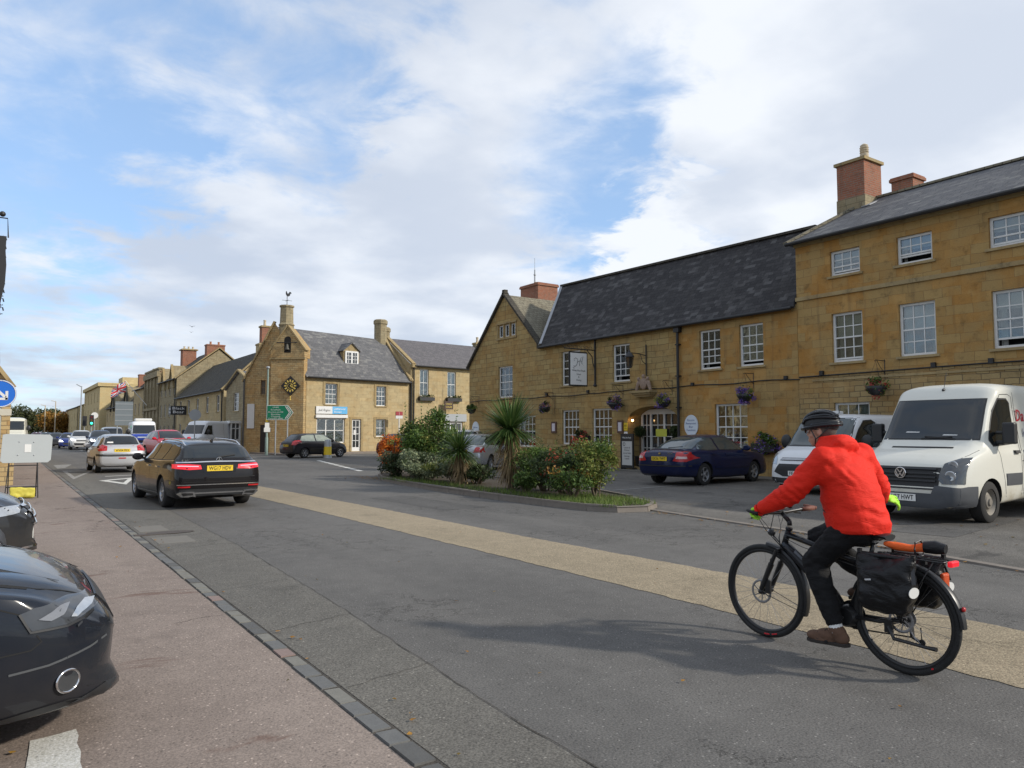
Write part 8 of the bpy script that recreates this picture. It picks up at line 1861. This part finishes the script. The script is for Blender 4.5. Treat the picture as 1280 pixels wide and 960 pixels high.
bd=[(-.44,1.44),(-.36,1.455),(.46,1.44),(.52,1.38),(.50,.86),(.44,.80),(-.42,.80),(-.47,.85)]
mb=MB();mb.prism([(x,-.05,z)for x,z in bd],(0,0,0),(0,.012,0));bo=mb.build('board',gp,t,world=False,bevel=.004)
mb=MB();mb.box(-.02,.11,-.056,-.051,1.04,1.22);mb.build('sticker',M['plate_w'],bo,world=False);mb=MB()
for x,z in((-.12,1.28),(.16,1.27),(-.14,.98),(.17,.97)):mb.sphere((x,-.055,z),.014,8,6)
mb.build('bolts',M['grey_metal'],bo,world=False)
mb=MB()
for sx in(-.30,.24):mb.tube([(sx,.0,.85),(sx-.06 if sx<0 else sx+.03,-.18,.0)],.013,6);mb.tube([(sx,.0,.85),(sx,.35,.0)],.013,6)
mb.tube([(-.32,-.03,.74),(.26,-.03,.74)],.013,6);mb.tube([(-.35,-.13,.26),(.27,-.13,.26)],.016,6);mb.build('stand',M['iron'],t,world=False)
t=thing('sandbag','yellow sandbag weighting the foot of the blank temporary sign','sandbag',(.42,20.12,0));mb=MB();mb.box(-.24,-.01,-.07,.07,.02,.26);mb.box(.0,.24,-.07,.07,.02,.24);mb.sphere((-.12,0,.07),(.13,.10,.07));mb.sphere((.12,0,.07),(.13,.10,.07));mb.box(-.06,.06,-.04,.04,.12,.22)
blob('bag',mb,simple('yellow_sack',(.55,.48,.07),.7,var=.25,scale=14),t,.018,3,lambda co,n:.012*noise.noise(co*14))
t=thing('iron_sign_frame','tall black wrought iron frame cut off by the upper left edge','sign',(-.80,16.0,0));mb=MB();mb.tube([(-.3,0,0),(-.3,0,5.6)],.06,8);mb.tube([(-.3,0,5.35),(.74,0,5.35),(.76,0,5.0)],.012,5);mb.build('pole',M['iron'],t,world=False)
mb=MB();mb.prism([(-.2,0,5.0),(.735,0,5.02),(.73,0,4.75),(.75,0,4.5),(.74,0,4.15),(.70,0,3.9),(.66,0,3.6),(.55,0,3.45),(-.2,0,3.5)],(0,-.02,0),(0,.02,0))
for k in range(9):z=4.95-k*.16;mb.tube([(.70+.035*cos(a),0,z+.07*sin(a))for a in[q*.9 for q in range(7)]],.012,5)
mb.sphere((.66,0,5.42),.05);mb.build('panel',M['iron'],t,world=False)
t=thing('sign_board_back','large grey back of a road sign on posts behind the blue fronted van','sign',(9.0,75,0));mb=MB();mb.box(-.72,.72,-.02,.02,2.1,4.25);b_=mb.build('board',simple('grey_blue_board',(.15,.175,.19),.6),t,world=False);mb=MB()
for z in(2.5,3.0,3.5,4.0):mb.box(-.72,.72,-.04,-.02,z,z+.05)
mb.build('rail',M['grey_metal'],b_,world=False);mb=MB()
for x in(-.5,.5):mb.tube([(x,.05,0),(x,.05,4.2)],.05,6)
mb.build('posts',M['grey_metal'],t,world=False)
def signal(label,x,y,z):
 t=thing('traffic_signal',label,'traffic light',(x,y,0),0,'traffic signals in the far street');mb=MB();mb.tube([(0,.1,0),(0,.1,z+.4)],.06,6);mb.build('pole',M['grey_metal'],t,world=False);mb=MB();mb.box(-.2,.2,-.1,.1,z-.55,z+.55);h=mb.build('head',M['black'],t,world=False)
 for dz,m_ in((.32,simple('unlit_red',(.12,.01,.01),.4)),(0,simple('unlit_amber',(.12,.06,.01),.4)),(-.32,simple('lit_green',(.02,.7,.4),.3,emit=(.05,1,.55),es=2.5))):mb=MB();mb.lathe([(0,0),(.11,0),(.11,-.03)],(0,-.11,z+dz),14,'y');mb.build('lens',m_,h,world=False)
signal('traffic signal showing green beside the small white van',7.75,90,2.75);sg2=thing('traffic_signal','dark second traffic signal turned away left of the green one','traffic light',(7.2,91,0),0,'traffic signals in the far street');mb=MB();mb.tube([(0,.1,0),(0,.1,3.1)],.06,6);mb.build('pole',M['grey_metal'],sg2,world=False);mb=MB();mb.box(-.2,.2,-.1,.1,2.15,3.2);mb.build('head',M['black'],sg2,world=False)
pole_sign('white_round_sign','white round sign beyond the green traffic signal',8.2,92,3.3,.34,M['white'],3.4)
mb=MB();mb.lathe([(0,0),(.09,0),(.055,6.6),(0,6.6)],(7.1,95,0),8);mb.tube([(7.1,95,6.5),(6.6,95,6.8)],.05,5);tag(mb.build('lamp_column',M['grey_metal']),'thin pale lamp column behind the traffic signals','lamp post')
for lab,x,y,h in(('thin distant lamp column left of the orange tree',7.9,200,7.6),('thin distant lamp column in front of the orange tree',9.9,200,8.6)):mb=MB();mb.lathe([(0,0),(.14,0),(.09,h),(0,h)],(x,y,0),8);mb.tube([(x,y,h-.1),(x-.9,y,h+.1)],.06,5);tag(mb.build('lamp_column',M['pot_buff']),lab,'lamp post')
mb=MB();mb.box(13.3,15.2,126,126.1,2.3,3.1);tag(mb.build('shop_sign',simple('dark_red_sign',(.25,.03,.03),.6)),'dark red shop sign in the far street','sign')if False else None
for o_,s_ in((sb,1),):
 rt=o_.parent;f_=OFF[rt.name];text_obj('sign_lettering','Black',wht,o_,(14.59-f_.x,85.3-f_.y,3.95),(0,-1,0),(0,0,1),.34,width=1.3);text_obj('sign_lettering','Bear',wht,o_,(14.59-f_.x,85.3-f_.y,3.6),(0,-1,0),(0,0,1),.34,width=1.3)
 mb=MB();mb.box(14.45,16,84.15,84.2,3.3,4.25);q_=mb.build('sign_end',M['black'],rt);text_obj('sign_lettering','Black',wht,q_,(15.2-f_.x,84.14-f_.y,3.98),(1,0,0),(0,0,1),.4,width=1.2);text_obj('sign_lettering','Bear',wht,q_,(15.2-f_.x,84.14-f_.y,3.6),(1,0,0),(0,0,1),.4,width=1.1)
t=thing('brown_wall_sign','small dark brown sign hung on the cream stone house','sign',(30.2,51.7,3.6));mb=MB();mb.box(-1.35,-.55,-.25,-.2,-.3,.35);mb.build('board',simple('dark_brown_board',(.05,.025,.015),.6),t,world=False);text_obj('sign_lettering','COACH',gold,t,(-.95,-.26,.12),(1,0,0),(0,0,1),.2,width=.55);text_obj('sign_lettering','HOUSE',gold,t,(-.95,-.26,-.12),(1,0,0),(0,0,1),.2,width=.55)
mb=MB();mb.tube([(-.95,-.2,.35),(-.95,.4,.38)],.02,5);mb.build('bracket',M['iron'],t,world=False)
t=thing('estate_agent_board','small red topped board by the cream house above the bush','sign',(24.3,50.2,0));mb=MB();mb.tube([(0,0,0),(0,0,3.0)],.04,6);mb.build('post',M['white'],t,world=False);mb=MB();mb.box(-.28,.28,-.03,.03,2.5,3.0);b_=mb.build('board',M['white_dirty'],t,world=False);mb=MB();mb.box(-.28,.28,-.035,.035,2.72,3.02);mb.build('red_band',simple('maroon_band',(.3,.03,.04),.6),b_,world=False)
mb=MB();mb.box(-.2,.2,-.05,.05,0,0)
t=thing('flag','union flag hanging limp from the pillared building flagpole','flag',(13.3,109.9,7.6));mb=MB();fm_=[simple('flag_blue',(.02,.04,.2),.8),simple('flag_white',(.6,.6,.6),.8),simple('flag_red',(.5,.02,.03),.8)]
nx,nz=30,20
def fpt(i,k):u=i/nx;v=k/nz;return(-.1-1.5*u+.12*sin(u*9+v*2),.3*u+.1*cos(v*6+u*5),.7-1.1*u-1.5*v*(1-.15*u))
for i in range(nx):
 for k in range(nz):
  u,v=(i+.5)/nx*2-1,(k+.5)/nz*2-1;d1=abs(u-v),abs(u+v);m_=0
  if min(d1)<.34:m_=1
  if min(d1)<.14:m_=2
  if abs(u)<.26 or abs(v)<.32:m_=1
  if abs(u)<.15 or abs(v)<.2:m_=2
  mb.m=m_;mb.add([fpt(i,k),fpt(i+1,k),fpt(i+1,k+1),fpt(i,k+1)],[(0,1,2,3)])
mb.build('cloth',fm_,t,world=False)
def tree(label,x,y,h,r,mat,n,size,tr=.3,group='trees closing the far end of the street'):
 t=thing('tree',label,'tree',(x,y,0),0,group);h*=.86;mb=MB();leaves(mb,clump_pts(VR,(0,0,h*.58),(r,r,h*.44),n,26,.62,.25),size,VR,1.2);mb.build('crown',mat,t,world=False)
 mb=MB();mb.tube([(0,0,0),(.1,0,h*.35),(0,.1,h*.7)],[tr,tr*.7,tr*.25],7)
 for i in range(6):a=VR.uniform(0,6.28);mb.tube([(0,0,h*(.25+.05*i)),(r*.6*cos(a),r*.6*sin(a),h*(.5+.06*i))],[tr*.45,tr*.1],5)
 mb.build('trunk',wood_m,t,world=False)
tree('rust orange autumn tree in front of the far greenery',11.0,228,8.0,5.0,LM['autumn'],4200,.42)
tree('second orange tree lower beside the far cottages',15.6,236,6.2,3.6,LM['autumn'],2600,.4)
tree('dark green tree behind the orange tree',12.5,262,10.5,6.0,LM['farg'],4200,.5)
tree('round green tree at the right of the distant trees',19,268,9.5,5.0,LM['farg'],3500,.5)
tree('brownish green tree beside the left building',3.2,200,9.2,3.5,LM['farg'],3200,.42)
tree('dark grey green tree left of the orange one',6.4,240,7.0,3.6,LM['farg'],3000,.45)
tree('low green tree at the far left of the street end',-1.5,190,7.5,4.0,LM['farg'],3000,.42)
mb=MB()
leaves(mb,[(VR.uniform(-60,70),VR.uniform(290,330),VR.random()**.8*(5.5+1.8*sin(VR.random()*3)))for _ in range(9000)],.9,VR,1.2)
tag(mb.build('distant_trees',LM['farg']),'low band of distant woodland closing the horizon','woodland',kind='stuff')
for lab,x,y,z in(('tiny dark bird high in the sky left of the weathervane',29.0*.62,62,14.3),):pass
def bird(label,loc,s=.4):
 t=MB();t.sphere((0,0,0),(.06*s,.16*s,.06*s),8,6);t.add([(0,.05*s,0),(0,-.06*s,0),(.4*s,-.1*s,.14*s),(.2*s,.02*s,.12*s)],[(0,1,2,3)]);t.add([(0,.05*s,0),(0,-.06*s,0),(-.4*s,-.1*s,.14*s),(-.2*s,.02*s,.12*s)],[(0,1,2,3)])
 t.sphere((0,.17*s,.01),.05*s,8,6);o=t.build('bird',M['black']);o.location=loc;tag(o,label,'bird','birds in the sky')
bird('upper of the two tiny birds in the sky above the far chimneys',(11.63,60,9.51),.6);bird('lower of the two tiny birds in the sky above the far chimneys',(11.68,60.5,9.14),.4)
